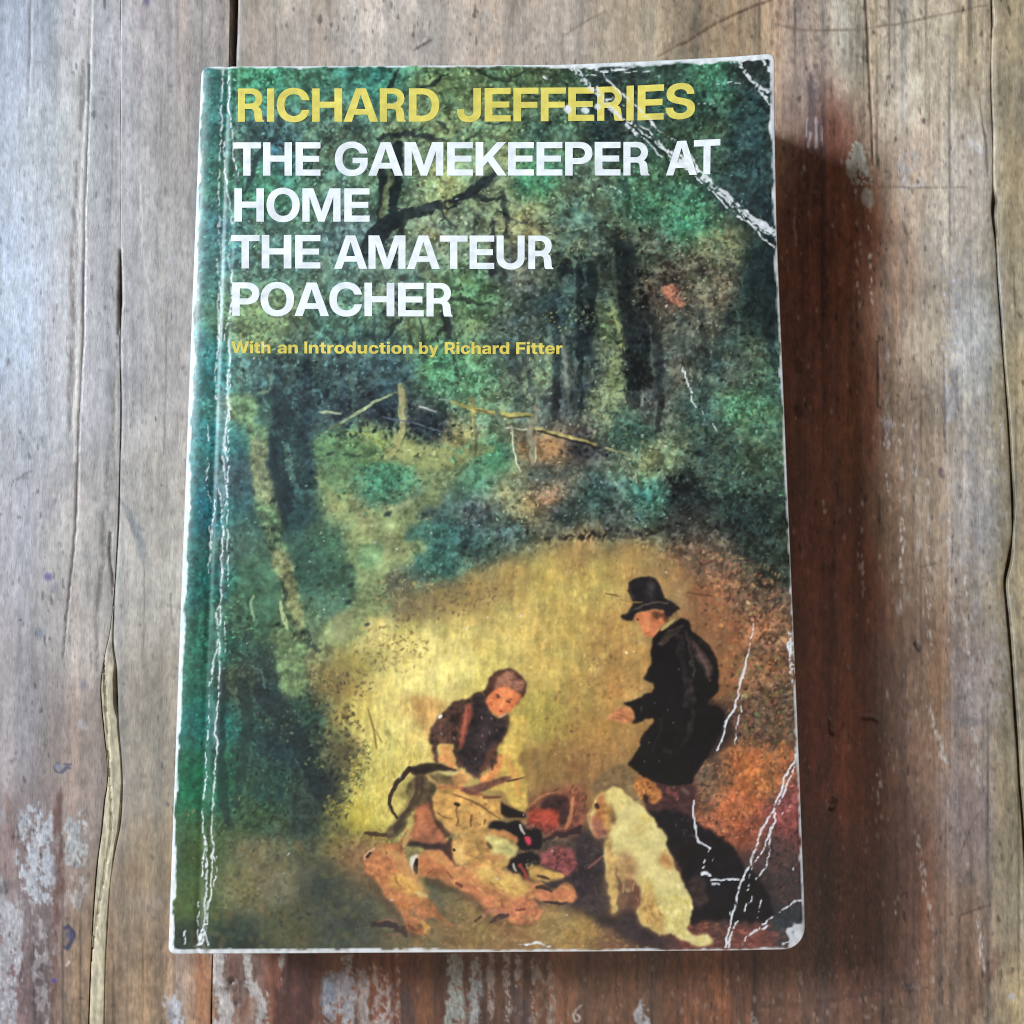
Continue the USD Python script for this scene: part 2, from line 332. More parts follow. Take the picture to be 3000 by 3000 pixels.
for pts, wd in [(ZB((380, 1210), (330, 1330), (300, 1500)), [14, 18, 14]), (ZB((1000, 480), (1080, 540), (1200, 560)), [6, 9, 4]), (ZB((540, 690), (600, 730), (590, 760)), [6, 8, 4]), (ZB((880, 1180), (960, 1240), (1040, 1260)), [5, 9, 4]), (ZB((560, 1180), (600, 1250), (660, 1290)), [6, 8, 4]), (ZB((1030, 1360), (1120, 1420), (1180, 1500)), [6, 9, 6]),
                (ZA((1880, 780), (1800, 860), (1740, 1000)), [6, 9, 6]), (ZB((300, 1690), (380, 1760), (480, 1800)), [6, 9, 5]), (ZB((1250, 560), (1330, 640), (1330, 760)), [6, 9, 5]), (ZB((820, 700), (920, 690), (1010, 640)), [5, 8, 4])]:
    P.line(pts, (44, 56, 54), wd, .75, 3.5, 3, .2)
# glade, path and the leaning pale trunk
ZP, ZQ = frame(.45497, 644, 1172), frame(.45497, 1465, 527)
P.poly(ZP((1000, 330), (1150, 292), (1550, 292), (1800, 300), (1500, 420), (1300, 445), (1200, 400), (1000, 385)), (134, 138, 90), .8, 7, 4, .1)
P.poly(ZP((625, 250), (800, 205), (900, 210), (1030, 290), (1040, 350), (900, 385), (650, 365), (615, 300)), (98, 134, 92), .8, 7, 4, .1)
P.line(ZP((820, 212), (950, 232), (1030, 300)), (148, 158, 90), [8, 14, 8], .85, 5, 3, .1)
P.line(ZP((790, 340), (850, 350), (930, 362)), (58, 80, 64), [4, 11, 4], .85, 4, 3)
P.poly(ZP((630, 400), (700, 560), (830, 575), (950, 680), (1030, 760), (1050, 820), (1180, 700), (1290, 600), (1400, 540), (1440, 600), (1380, 690), (1280, 740), (1340, 800), (1200, 840), (1190, 910), (1330, 930), (1300, 1000), (1150, 1080),
          (1065, 1150), (1060, 1380), (960, 1420), (850, 1560), (700, 1580), (650, 1500), (700, 1400), (820, 1340), (890, 1260), (890, 1170), (870, 1080), (880, 920), (830, 800), (780, 700), (700, 620), (640, 600)), (126, 138, 94), .84, 8, 7, .12)
P.poly(ZP((830, 590), (960, 690), (1020, 800), (1000, 900), (900, 850), (850, 720)), (144, 142, 98), .6, 10, 5, .06)
P.poly(ZP((1060, 850), (1180, 850), (1250, 980), (1100, 1060), (1020, 1000)), (142, 142, 98), .6, 10, 5, .06)
P.poly(ZP((890, 940), (1040, 930), (1040, 1040), (960, 1090), (880, 1060)), (98, 134, 96), .65, 8, 5, .06)
P.poly(ZP((720, 1400), (850, 1340), (860, 1500), (740, 1560)), (136, 132, 96), .6, 10, 5)
P.poly(ZP((660, 440), (830, 430), (920, 500), (900, 620), (700, 560), (650, 520)), (100, 128, 92), .7, 8, 5, .1)
P.poly(ZP((930, 440), (1100, 430), (1255, 460), (1275, 540), (1190, 650), (1060, 665), (985, 600), (940, 520)), (74, 130, 102), .62, 9, 9, .2)
P.line(ZP((1000, 630), (1100, 655), (1190, 635)), (48, 88, 72), [8, 14, 8], .55, 9, 4)
P.poly(ZP((1200, 850), (1320, 790), (1480, 820), (1520, 980), (1500, 1120), (1350, 1110), (1250, 1060), (1340, 970), (1340, 910), (1210, 900)), (66, 110, 100), .75, 7, 5, .12)
P.dabs_in(ZP((1230, 850), (1480, 820), (1520, 1080), (1300, 1080)), 90, [(80, 126, 104), (48, 82, 78), (70, 108, 92), (100, 140, 112)], (4, 10), (0, 3.1), .55, .6)
for x, y, r in [(830, 1300, 22), (845, 1190, 20), (735, 1080, 12), (1080, 735, 22), (1315, 735, 18), (1300, 760, 14), (640, 1190, 16), (470, 780, 16), (700, 350, 14), (590, 970, 14), (950, 1445, 16)]:
    q = ZP((x, y))[0]; P.dab(q[0], q[1], r * .7, r * .45, 2.7, np.array((38, 60, 60)) / 255, .85, .6)
for x, y, r in [(672, 1348, 9), (632, 1390, 7), (1435, 500, 5), (1775, 632, 8), (285, 182, 9), (200, 985, 5), (580, 1040, 8), (1500, 1000, 5), (835, 822, 4)]:
    q = ZP((x, y))[0]; P.dab(q[0], q[1], r * .55, r * .4, .3, np.array((168, 190, 150)) / 255, .85, .5)
TR = ZP((50, -20), (222, -20), (226, 150), (290, 172), (308, 260), (300, 400), (342, 560), (392, 760), (424, 950), (484, 1150), (532, 1330), (584, 1530), (622, 1600), (540, 1640), (552, 1800), (548, 1900), (410, 1900), (372, 1760), (346, 1600), (330, 1470), (392, 1370),
        (384, 1200), (330, 1000), (252, 800), (214, 600), (190, 300), (150, 160), (60, 130))
P.line(ZP((330, 260), (350, 560), (420, 800)), (36, 54, 60), [16, 34, 20], .7, 8, 4)
P.poly(ZP((170, 1000), (330, 1000), (390, 1200), (400, 1350), (280, 1370), (180, 1300), (120, 1150)), (84, 124, 94), .7, 16, 5, .1)
P.poly(TR, (98, 120, 84), .78, 7, 4, .22)
P.poly(ZP((200, 260), (290, 280), (300, 400), (330, 540), (340, 640), (260, 660), (220, 560), (205, 420)), (138, 136, 102), .7, 8, 4, .1)
P.poly(ZP((335, 960), (420, 985), (470, 1130), (520, 1320), (545, 1440), (500, 1470), (450, 1350), (400, 1170), (350, 1060)), (142, 136, 92), .75, 6, 4, .1)
P.poly(ZP((350, 1490), (480, 1520), (530, 1700), (545, 1880), (420, 1880), (380, 1720)), (112, 132, 88), .7, 8, 4, .08)
P.line(ZP((392, 1300), (410, 1400), (440, 1480)), (176, 186, 134), [9, 12, 6], .85, 3, 2)
P.line(ZP((405, 1180), (425, 1240), (430, 1280)), (46, 62, 50), [6, 14, 6], .8, 4, 2)
P.line(ZP((500, 1500), (520, 1560)), (70, 84, 62), [10, 8], .7, 4, 2)
P.line(ZP((560, 1480), (600, 1580), (640, 1620)), (48, 66, 66), [6, 12, 8], .7, 5, 3)
P.dabs_in(TR, 420, [(80, 104, 84), (136, 148, 106), (158, 152, 108), (66, 92, 80), (108, 134, 100)], (3, 9), (1.2, 2.0), .5, .45)
P.line(ZP((215, 1255), (205, 1330), (218, 1415)), (148, 172, 130), [5, 10, 5], .75, 3, 2)
P.line(ZP((190, 1270), (185, 1320)), (44, 74, 62), [6, 8], .7, 3, 2)
P.line(ZD((1460, 295), (1530, 280), (1530, 190)), (112, 136, 104), [7, 7, 9], .7, 3, 2)
P.line(ZP((180, 1700), (260, 1740), (290, 1850)), (110, 150, 124), [3, 5, 8], .5, 3, 2)
P.poly(ZP((1090, 1580), (1250, 1500), (1420, 1540), (1640, 1560), (1640, 1760), (1500, 1900), (1150, 1900), (1100, 1780)), (232, 220, 146), .7, 16, 8, .05)
# the thicket on the right: dark trunks, grey-brown leafage, flecks
P.poly(ZQ((740, 420), (850, 440), (890, 560), (880, 700), (930, 900), (960, 1050), (985, 1250), (960, 1340), (800, 1300), (785, 1050), (765, 850), (742, 650)), (32, 40, 40), .62, 8, 6, .2)
P.poly(ZQ((480, 850), (600, 840), (620, 1000), (600, 1150), (500, 1080)), (36, 44, 48), .7, 8, 5, .1)
P.poly(ZQ((1600, 380), (1790, 420), (1810, 1000), (1640, 1000), (1560, 700)), (34, 52, 52), .55, 12, 6, .1)
P.dabs_in(ZQ((900, 350), (1200, 380), (1500, 520), (1450, 900), (1150, 1000), (1000, 700)), 420, [(122, 114, 94), (92, 86, 72), (44, 40, 38), (70, 66, 58), (140, 128, 102), (56, 58, 52), (104, 108, 82)], (3, 8), (0, 3.1), .65, .6)
P.dabs_in(ZQ((1000, 480), (1150, 560), (1140, 680), (1040, 660)), 50, [(38, 32, 30), (56, 46, 42)], (5, 11), (0, 3.1), .7, .6)
P.poly(ZQ((1060, 690), (1110, 676), (1150, 760), (1192, 825), (1120, 805), (1085, 750)), (172, 106, 78), .85, 4, 4, .12)
P.dabs_in(ZQ((1020, 690), (1080, 680), (1200, 820), (1120, 830)), 22, [(150, 96, 86), (186, 120, 88), (80, 52, 52)], (3, 7), (0, 3), .7, .6)
P.line(ZQ((1265, 490), (1330, 470), (1430, 505), (1530, 520)), (138, 136, 104), [5, 7, 7, 5], .7, 3, 3)
P.dabs_in(ZQ((900, 90), (1100, 80), (1330, 200), (1450, 340), (1250, 360), (950, 200)), 200, [(78, 140, 102), (60, 116, 86), (94, 152, 110), (46, 82, 66), (112, 140, 92)], (4, 9), (-.3, 1), .6, .55)
P.dabs_in(ZQ((480, 1500), (700, 1430), (900, 1500), (1000, 1700), (700, 1720)), 160, [(72, 112, 88), (96, 126, 92), (52, 84, 72), (44, 62, 58), (120, 134, 96)], (4, 9), (0, 3.1), .6, .6)
P.dabs_in(ZQ((1450, 1250), (1700, 1180), (1820, 1300), (1820, 1560), (1500, 1500)), 200, [(76, 118, 86), (94, 134, 96), (52, 78, 64), (104, 136, 90), (40, 56, 52)], (4, 10), (-.4, .8), .6, .5)
P.dabs_in(ZQ((730, 1130), (790, 1200), (800, 1400), (700, 1480), (620, 1450), (600, 1330), (660, 1230)), 150, [(124, 134, 90), (148, 156, 104), (86, 100, 74), (104, 124, 86)], (3, 8), (0, 3.1), .65, .6)
P.dabs_in(ZQ((1150, 1500), (1850, 1600), (1860, 1900), (1200, 1850)), 260, [(84, 100, 76), (60, 80, 68), (110, 116, 80), (44, 56, 54), (96, 118, 92)], (4, 10), (-.5, .6), .55, .5)
P.line(ZQ((728, 820), (760, 950), (778, 1085)), (150, 156, 88), [5, 9, 7], .85, 4, 4)
P.line(ZQ((930, 850), (960, 980), (990, 1250)), (112, 124, 108), [5, 7, 9], .5, 5, 4)
P.line(ZQ((410, 1000), (420, 1250), (440, 1530)), (112, 114, 104), [10, 12, 10], .55, 5, 4, .1)
for x, y, rx, ry, c in [(425, 580, 22, 20, (30, 38, 42)), (580, 600, 20, 18, (34, 44, 48)), (1300, 580, 26, 22, (46, 42, 40)), (820, 480, 22, 26, (28, 34, 38)), (1470, 900, 22, 26, (30, 42, 44)), (1270, 1760, 16, 12, (34, 40, 42))]:
    q = ZQ((x, y))[0]; P.dab(q[0], q[1], rx, ry, 0, np.array(c) / 255, .75, .7)
for box, n, c in [(((430, 400), (530, 400), (520, 450), (440, 450)), 16, (164, 164, 116)), (((630, 370), (680, 370), (670, 410), (640, 410)), 6, (170, 170, 140)), (((270, 840), (360, 830), (360, 910), (290, 910)), 16, (164, 164, 96)), (((380, 930), (450, 930), (450, 985), (390, 985)), 14, (156, 160, 104)),
                  (((510, 860), (610, 850), (600, 940), (520, 930)), 16, (152, 164, 128)), (((820, 770), (910, 770), (900, 810), (840, 810)), 9, (160, 160, 122)), (((760, 250), (860, 240), (860, 380), (780, 380)), 30, (120, 136, 84)), (((770, 350), (830, 350), (830, 400), (790, 400)), 8, (170, 154, 84)),
                  (((1380, 480), (1440, 560), (1440, 660), (1390, 620)), 20, (126, 120, 100)), (((780, 1090), (820, 1090), (820, 1260), (780, 1260)), 12, (170, 170, 140))]:
    P.dabs_in(ZQ(*box), n, [c, tuple(int(v * .8) for v in c)], (2.5, 5.5), (0, 3.1), .85, .55)
# lit patches of leaves
for cx, cy, rx, ry, n, c in [(1900, 590, 30, 16, 60, (66, 140, 96)), (2030, 640, 70, 45, 160, (74, 150, 104)), (1560, 530, 40, 14, 60, (58, 130, 90)), (2060, 235, 30, 24, 70, (66, 142, 104)),
                             (1300, 530, 40, 40, 70, (140, 150, 92)), (1300, 590, 26, 20, 40, (150, 152, 84)), (1540, 640, 36, 34, 60, (142, 134, 88)), (1420, 620, 50, 30, 60, (104, 122, 96)),
                             (1975, 860, 18, 26, 40, (164, 100, 72)), (1990, 890, 12, 16, 20, (178, 110, 80)), (2120, 750, 40, 22, 70, (128, 124, 78)), (2080, 800, 50, 30, 70, (112, 104, 84)),
                             (1720, 720, 34, 16, 50, (130, 140, 100)), (1700, 930, 34, 26, 70, (112, 130, 96)), (2200, 1185, 40, 22, 90, (84, 148, 98)), (2140, 1175, 24, 14, 40, (92, 150, 100)),
                             (1790, 1080, 22, 44, 90, (132, 142, 98)), (1770, 1160, 24, 40, 90, (126, 140, 96)), (1330, 1080, 50, 40, 120, (78, 146, 98)), (1420, 1110, 44, 34, 120, (96, 156, 108)),
                             (1300, 1130, 24, 30, 50, (80, 140, 96)), (1520, 1130, 34, 40, 70, (112, 134, 100)), (1740, 1230, 30, 16, 40, (144, 142, 96)), (1840, 1270, 40, 24, 80, (64, 116, 96)),
                             (760, 985, 40, 26, 70, (140, 152, 80)), (790, 1010, 30, 12, 30, (130, 142, 84)), (1130, 1400, 56, 34, 160, (58, 138, 104)), (1080, 1440, 50, 30, 90, (64, 128, 100)),
                             (1010, 1285, 34, 16, 60, (112, 156, 94)), (1075, 1285, 30, 18, 60, (142, 154, 84)), (1210, 1330, 60, 10, 50, (150, 150, 92)), (1400, 1330, 80, 30, 120, (78, 146, 108)),
                             (1560, 1430, 34, 20, 50, (150, 132, 84)), (1600, 1450, 30, 10, 30, (160, 112, 84)), (1520, 1490, 36, 10, 30, (140, 130, 86)), (1920, 1460, 40, 20, 70, (74, 132, 108)),
                             (1300, 1650, 60, 22, 90, (64, 126, 106)), (1330, 1560, 50, 22, 60, (52, 112, 106)), (1900, 1350, 60, 14, 50, (134, 138, 92)), (1850, 1380, 30, 12, 30, (140, 140, 96)),
                             (2170, 1100, 50, 40, 90, (86, 106, 84)), (2120, 1380, 60, 20, 80, (96, 112, 76)), (2100, 1430, 60, 16, 50, (80, 108, 84)), (2260, 1080, 20, 40, 50, (78, 118, 90)),
                             (880, 290, 60, 40, 50, (74, 110, 84)), (1180, 320, 60, 40, 70, (84, 118, 90)), (1460, 330, 60, 60, 60, (98, 116, 76)), (760, 330, 40, 60, 50, (66, 122, 96)),
                             (1560, 970, 40, 30, 50, (84, 104, 84)), (1450, 960, 60, 20, 60, (100, 128, 88)), (2250, 420, 30, 60, 40, (58, 84, 80)), (2130, 470, 50, 40, 60, (64, 92, 84)),
                             (930, 2230, 30, 10, 24, (110, 144, 84)), (830, 2130, 22, 30, 30, (112, 124, 78)), (730, 2640, 50, 14, 40, (128, 128, 66)), (740, 2605, 26, 12, 26, (152, 142, 80)),
                             (560, 2370, 14, 14, 14, (124, 122, 74)), (690, 2340, 30, 8, 12, (108, 128, 74))]:
    leaves(cx, cy, rx, ry, n, c)
# dark gaps
for cx, cy, rx, ry, n, c in [(1100, 1240, 90, 34, 110, (28, 38, 52)), (1250, 1260, 60, 24, 80, (32, 42, 54)), (1720, 1320, 50, 10, 40, (48, 44, 50)), (2260, 330, 24, 30, 50, (30, 40, 46)),
                             (1880, 900, 16, 90, 110, (26, 32, 36)), (1830, 1000, 14, 70, 70, (30, 36, 42)), (1660, 780, 20, 26, 40, (30, 38, 44)), (2190, 950, 40, 40, 60, (34, 46, 46)),
                             (2180, 1480, 60, 30, 60, (30, 42, 42)), (1990, 1430, 30, 20, 50, (28, 36, 40)), (900, 2150, 30, 60, 60, (28, 42, 44)), (960, 2260, 24, 80, 70, (34, 40, 42)),
                             (720, 380, 30, 60, 40, (42, 66, 74)), (840, 420, 40, 40, 40, (44, 64, 72)), (1180, 880, 30, 20, 40, (44, 60, 70)), (880, 1160, 40, 30, 50, (34, 52, 58)),
                             (1450, 300, 30, 20, 20, (58, 76, 54)), (1830, 300, 60, 40, 50, (36, 48, 48)), (2050, 330, 40, 40, 40, (36, 52, 50)), (1130, 720, 50, 20, 40, (60, 70, 76)),
                             (1650, 1570, 80, 6, 40, (56, 48, 44)), (1850, 1560, 60, 8, 40, (52, 44, 44)), (1750, 1570, 50, 6, 30, (48, 40, 42)), (2150, 1560, 60, 20, 60, (44, 44, 42)),
                             (1020, 2200, 10, 80, 60, (60, 62, 44)), (990, 2330, 12, 50, 40, (54, 58, 44)), (700, 2790, 120, 6, 40, (38, 46, 44)), (870, 2680, 60, 20, 40, (62, 66, 54))]:
    leaves(cx, cy, rx, ry, n, c, (5, 13))
P.dabs_in(ZP((700, 600), (1000, 800), (1400, 560), (1300, 980), (1060, 1380), (700, 1560), (900, 1200), (860, 900)), 260, [(150, 152, 106), (110, 124, 88), (160, 156, 112), (96, 112, 84), (130, 142, 100)], (3, 8), (0, 3.1), .5, .55)
P.dabs_in(ZP((620, 250), (1040, 230), (1800, 300), (1400, 560), (1000, 680), (640, 600)), 260, [(120, 142, 92), (150, 154, 98), (88, 118, 86), (160, 150, 96), (72, 104, 82), (112, 130, 90)], (3, 8), (-.5, .5), .5, .5)
P.dabs_in(ZQ((740, 420), (890, 560), (985, 1300), (800, 1300)), 170, [(52, 60, 58), (22, 28, 30), (84, 92, 78), (40, 50, 48), (66, 70, 62)], (3, 9), (1.2, 1.9), .6, .5)
# fence by the glade
for pts, w, c in [
    (ZE((332, 250), (345, 330), (338, 400), (350, 480), (322, 560), (285, 655)), [17, 20, 19, 20, 18, 10], (160, 154, 104)), (ZE((362, 260), (368, 400), (366, 500)), [5, 6, 5], (110, 108, 80)),
    (ZE((742, 325), (748, 430), (756, 540)), [11, 12, 8], (150, 138, 82)), (ZE((756, 430), (766, 560), (760, 640)), [10, 10, 6], (98, 104, 82)),
    (ZE((1105, 355), (1092, 430), (1066, 520), (1085, 600), (1080, 690)), [11, 18, 18, 20, 14], (122, 118, 98)), (ZE((1100, 600), (1098, 680)), [5, 4], (170, 160, 120)),
    (ZE((-10, 470), (90, 405), (210, 335), (312, 288)), [8, 9, 8, 6], (150, 164, 120)), (ZE((620, 338), (720, 375), (900, 408), (1080, 416)), [7, 11, 12, 9], (164, 154, 84)),
    (ZE((760, 385), (920, 425), (1070, 430)), [6, 6, 5], (104, 92, 58)), (ZE((1100, 490), (1250, 530), (1440, 582)), [8, 10, 8], (166, 152, 92)), (ZE((1110, 505), (1260, 548), (1430, 592)), [5, 6, 5], (50, 46, 44)),
    (ZE((1500, 605), (1630, 640)), [6, 5], (140, 132, 90)), (ZE((440, 368), (535, 397)), [6, 5], (190, 198, 178)), (ZE((550, 325), (600, 328)), [4, 3], (170, 180, 160)),
    (ZE((920, 490), (1050, 494)), [5, 5], (176, 176, 150)), (ZE((963, 480), (970, 570), (985, 660), (1015, 740)), [4, 5, 4, 3], (186, 192, 170)), (ZE((230, 430), (400, 460), (560, 510)), [5, 5, 3], (84, 96, 108)),
    (ZD((1810, 400), (1932, 412)), [7, 5], (160, 170, 130)), (ZD((1870, 490), (1932, 470)), [8, 8], (120, 132, 88)), (ZE((1660, 730), (1675, 800)), [3, 4], (160, 160, 130)), (ZE((1450, 1010), (1490, 1090)), [4, 5], (126, 108, 76)),
    (ZE((880, 390), (910, 480), (905, 560)), [14, 18, 16], (90, 104, 84))]:
    P.line(pts, c, w, .9, 2.5, 1.2, .1)
# straw-yellow bank: upright strokes and flecks
P.dabs_in(Z4((560, 640), (900, 600), (1150, 600), (1250, 900), (1100, 1050), (850, 1200), (830, 1500), (620, 1640), (420, 1500), (420, 1200), (560, 1000)), 520,
          [(226, 210, 126), (214, 198, 112), (206, 188, 104), (228, 216, 140), (196, 178, 98)], (5, 16), (1.35, 1.8), .5, .35)
P.dabs_in(Z4((300, 1650), (480, 1300), (800, 1450), (700, 1600), (600, 1700), (580, 1932), (280, 1932)), 420, [(214, 202, 104), (196, 184, 88), (222, 212, 120), (176, 160, 80), (160, 140, 76)], (4, 14), (1.4, 1.75), .6, .3)
P.dabs_in(Z5((60, 250), (400, 100), (600, 200), (500, 700), (300, 900), (100, 900), (0, 600)), 380, [(200, 178, 102), (214, 194, 116), (178, 152, 86), (188, 166, 96)], (4, 12), (1.2, 1.9), .5, .4)
P.dabs_in(Z5((300, 700), (560, 800), (640, 1000), (420, 1150), (250, 1300), (560, 1400), (560, 1560), (200, 1560), (0, 1400), (40, 1100)), 330, [(176, 142, 82), (150, 116, 72), (186, 152, 90), (138, 104, 68), (124, 92, 64)], (4, 11), (0, 3.1), .5, .5)
P.dabs_in(Z4((480, 250), (900, 250), (1300, 260), (1500, 150), (1300, 420), (1000, 520), (700, 540), (560, 480)), 260, [(150, 124, 84), (120, 98, 74), (104, 84, 72), (170, 148, 90), (90, 74, 64), (142, 128, 86)], (4, 10), (0, 3.1), .65, .55)
P.dabs_in(Z4((340, 600), (600, 560), (860, 600), (800, 850), (560, 900), (360, 900)), 170, [(188, 174, 100), (150, 132, 76), (122, 104, 64), (206, 194, 120), (100, 84, 60)], (4, 10), (0, 3.1), .65, .5)
P.dabs_in(Z4((20, 880), (400, 900), (460, 1000), (340, 1150), (400, 1300), (420, 1500), (260, 1600), (200, 1300), (60, 1150)), 260, [(126, 108, 72), (96, 78, 62), (160, 138, 84), (78, 66, 56), (142, 128, 82), (60, 52, 50)], (4, 9), (0, 3.1), .7, .55)
P.dabs_in(Z4((240, 1640), (420, 1350), (430, 1640), (260, 1900), (120, 1932), (150, 1750)), 230, [(60, 62, 46), (90, 88, 56), (150, 140, 72), (190, 178, 90), (44, 52, 50)], (3, 9), (0, 3.1), .7, .5)
P.dabs_in(Z5((1080, 60), (1500, 100), (1720, 300), (1740, 700), (1500, 760), (1300, 760), (1100, 560), (1050, 380)), 620, [(150, 102, 70), (112, 80, 62), (176, 122, 76), (88, 60, 56), (132, 84, 66), (164, 96, 76), (72, 58, 50), (150, 128, 86)], (4, 10), (0, 3.1), .7, .6)
P.dabs_in(Z5((1220, 800), (1700, 760), (1760, 1100), (1780, 1400), (1400, 1420), (1250, 1300), (1180, 1050)), 420, [(150, 106, 68), (110, 84, 58), (84, 64, 50), (124, 112, 62), (156, 92, 70), (60, 46, 42), (134, 124, 76)], (4, 10), (0, 3.1), .7, .6)
P.dabs_in(Z5((1400, 1450), (1600, 1380), (1740, 1420), (1720, 1560), (1560, 1800), (1440, 1932), (1180, 1932), (1260, 1600)), 260, [(196, 116, 62), (178, 98, 58), (208, 130, 66), (158, 84, 56), (186, 110, 70)], (5, 13), (1.0, 2.0), .6, .45)
P.dabs_in(Z5((1180, 1480), (1300, 1560), (1240, 1760), (1160, 1932), (1040, 1800), (1080, 1640)), 120, [(110, 86, 66), (82, 62, 52), (146, 108, 70), (64, 52, 46)], (4, 9), (0, 3.1), .65, .6)
for x, y, r, c in [(1430, 400, 9, (206, 176, 120)), (1460, 520, 8, (190, 130, 96)), (850, 185, 5, (222, 214, 190)), (570, 755, 6, (250, 238, 210)), (1240, 560, 9, (200, 140, 90)), (1680, 660, 12, (188, 140, 92)),
                   (180, 1310, 6, (92, 70, 50)), (300, 1480, 6, (90, 66, 50)), (490, 800, 5, (120, 92, 60)), (620, 745, 4, (220, 200, 150)), (1100, 290, 8, (90, 60, 44)), (1180, 1300, 16, (140, 150, 80)), (1410, 1060, 10, (150, 148, 88)), (1490, 1190, 10, (120, 128, 76))]:
    q = Z5((x, y))[0]; P.dab(q[0], q[1], r, r * .7, .8, np.array(c) / 255, .85)
P.line(Z5((1000, 325), (1100, 345), (1180, 350)), (92, 62, 48), [4, 6, 3], .8)
P.line(Z4((430, 1150), (470, 1300), (490, 1430)), (120, 100, 60), [4, 6, 5], .8)
P.line(Z4((460, 1260), (530, 1390)), (124, 104, 62), [3, 4], .7)
P.poly(Z4((740, 1060), (900, 1080), (960, 1150), (880, 1240), (860, 1380), (800, 1300), (760, 1180)), (200, 160, 100), .8, 8, 4, .06)

# ---- the game on the ground, the basket and the two men
P.poly(Z6((1100, 1250), (1500, 1000), (1932, 950), (1932, 1300), (1700, 1230), (1500, 1300)), (52, 42, 46), .75, 20, 6, .1)
P.poly(Z7((-40, 680), (190, 700), (210, 1000), (260, 1320), (450, 1300), (560, 1460), (620, 1500), (800, 1520), (700, 1580), (400, 1540), (200, 1420), (60, 1330), (-60, 1200)), (46, 38, 42), .85, 14, 8, .12)
P.dabs_in(Z7((0, 700), (190, 800), (230, 1250), (100, 1330), (-60, 1150)), 90, [(80, 66, 66), (100, 70, 62), (40, 32, 38), (70, 66, 62)], (4, 11), (0, 3.1), .6, .5)
P.poly(Z6((800, 700), (860, 760), (930, 900), (880, 940), (700, 800), (560, 780), (540, 720), (700, 730)), (46, 34, 36), .95, 5, 3, .1)
P.line(Z6((190, 660), (280, 675), (400, 690)), (60, 42, 34), [8, 12, 10], .9, 3, 2)
P.poly(Z7((100, 300), (150, 200), (260, 120), (330, 100), (420, 160), (460, 230), (450, 420), (400, 460), (220, 320), (130, 340)), (112, 92, 66), .85, 8, 4, .12)
# second basket, red plumage
P.poly(Z6((1490, 480), (1560, 400), (1660, 330), (1800, 290), (1932, 280), (1980, 420), (1960, 620), (1800, 690), (1600, 640)), (120, 70, 58), .8, 12, 5, .15)
P.dabs_in(Z6((1500, 480), (1700, 320), (1960, 300), (1960, 650), (1700, 680)), 90, [(170, 84, 66), (84, 46, 44), (150, 96, 66), (60, 34, 36), (186, 110, 76)], (6, 16), (1.5, 2.6), .6, .35)
P.poly(Z6((1600, 440), (1660, 370), (1760, 350), (1840, 400), (1860, 500), (1810, 580), (1700, 560)), (58, 38, 40), .9, 6, 3, .12)
P.line(Z6((1510, 470), (1600, 380), (1720, 330)), (186, 128, 84), [4, 8, 4], .7, 3, 2)
P.line(Z6((1870, 380), (1860, 520), (1810, 640)), (196, 130, 88), [8, 10, 6], .8, 4, 2)
P.poly(Z6((1500, 560), (1540, 490), (1640, 450), (1740, 480), (1765, 540), (1740, 620), (1640, 640), (1560, 620), (1510, 590)), (186, 78, 60), .95, 5, 4, .12)
P.dabs_in(Z6((1500, 580), (1600, 570), (1740, 620), (1700, 680), (1540, 640)), 40, [(120, 50, 46), (96, 44, 44), (176, 84, 66)], (5, 11), (0, 3), .7, .6)
P.poly(Z6((1600, 900), (1680, 780), (1800, 770), (1890, 830), (1900, 930), (1830, 1000), (1700, 970)), (142, 74, 74), .9, 6, 5, .15)
P.dabs_in(Z6((1610, 900), (1690, 790), (1880, 830), (1890, 960), (1760, 990)), 46, [(100, 48, 54), (170, 92, 86), (70, 36, 42), (150, 84, 70)], (5, 11), (0, 3), .7, .6)
P.line(Z6((1640, 720), (1780, 670), (1932, 640)), (44, 30, 34), [14, 22, 20], .85, 5, 3)
P.line(Z6((1660, 690), (1800, 640), (1932, 600)), (120, 66, 60), [6, 8, 6], .6, 4, 3)
P.line(Z7((60, 950), (130, 890), (180, 850)), (150, 96, 80), [6, 9, 6], .7, 3, 2)
# basket
P.poly(Z6((450, 280), (500, 250), (560, 200), (610, 200), (600, 330), (560, 420), (490, 510), (440, 515), (412, 420), (420, 340)), (182, 168, 100), .95, 4, 2, .08)
P.poly(Z6((520, 330), (570, 240), (640, 200), (740, 190), (790, 260), (740, 380), (720, 460), (600, 480), (540, 560), (490, 660), (380, 712), (366, 660), (440, 570), (500, 490), (560, 430)), (88, 74, 54), .95, 4, 3, .14)
P.line(Z6((690, 200), (740, 250), (800, 280)), (176, 148, 96), [8, 12, 6], .8, 4, 2)
P.line(Z6((650, 210), (650, 330), (590, 440)), (60, 48, 36), [8, 8, 6], .8, 4, 2)
P.line(Z6((560, 330), (545, 400), (520, 450)), (140, 124, 84), [12, 16, 8], .7, 5, 3)
P.poly(Z6((590, 500), (640, 440), (720, 450), (760, 560), (850, 690), (840, 742), (700, 742), (580, 720), (575, 600)), (164, 98, 70), .95, 5, 3, .1)
P.line(Z6((640, 480), (660, 600), (740, 720)), (190, 122, 84), [14, 20, 14], .5, 8, 3)
P.poly(Z6((700, 390), (745, 400), (770, 520), (870, 630), (880, 680), (830, 680), (750, 560)), (80, 52, 42), .95, 4, 2, .1)
P.poly(Z6((740, 400), (790, 300), (900, 285), (1040, 335), (1180, 385), (1270, 390), (1310, 470), (1310, 545), (1190, 570), (1190, 625), (1050, 655), (920, 672), (860, 640), (790, 570), (755, 490)), (200, 154, 90), .97, 4, 2, .08)
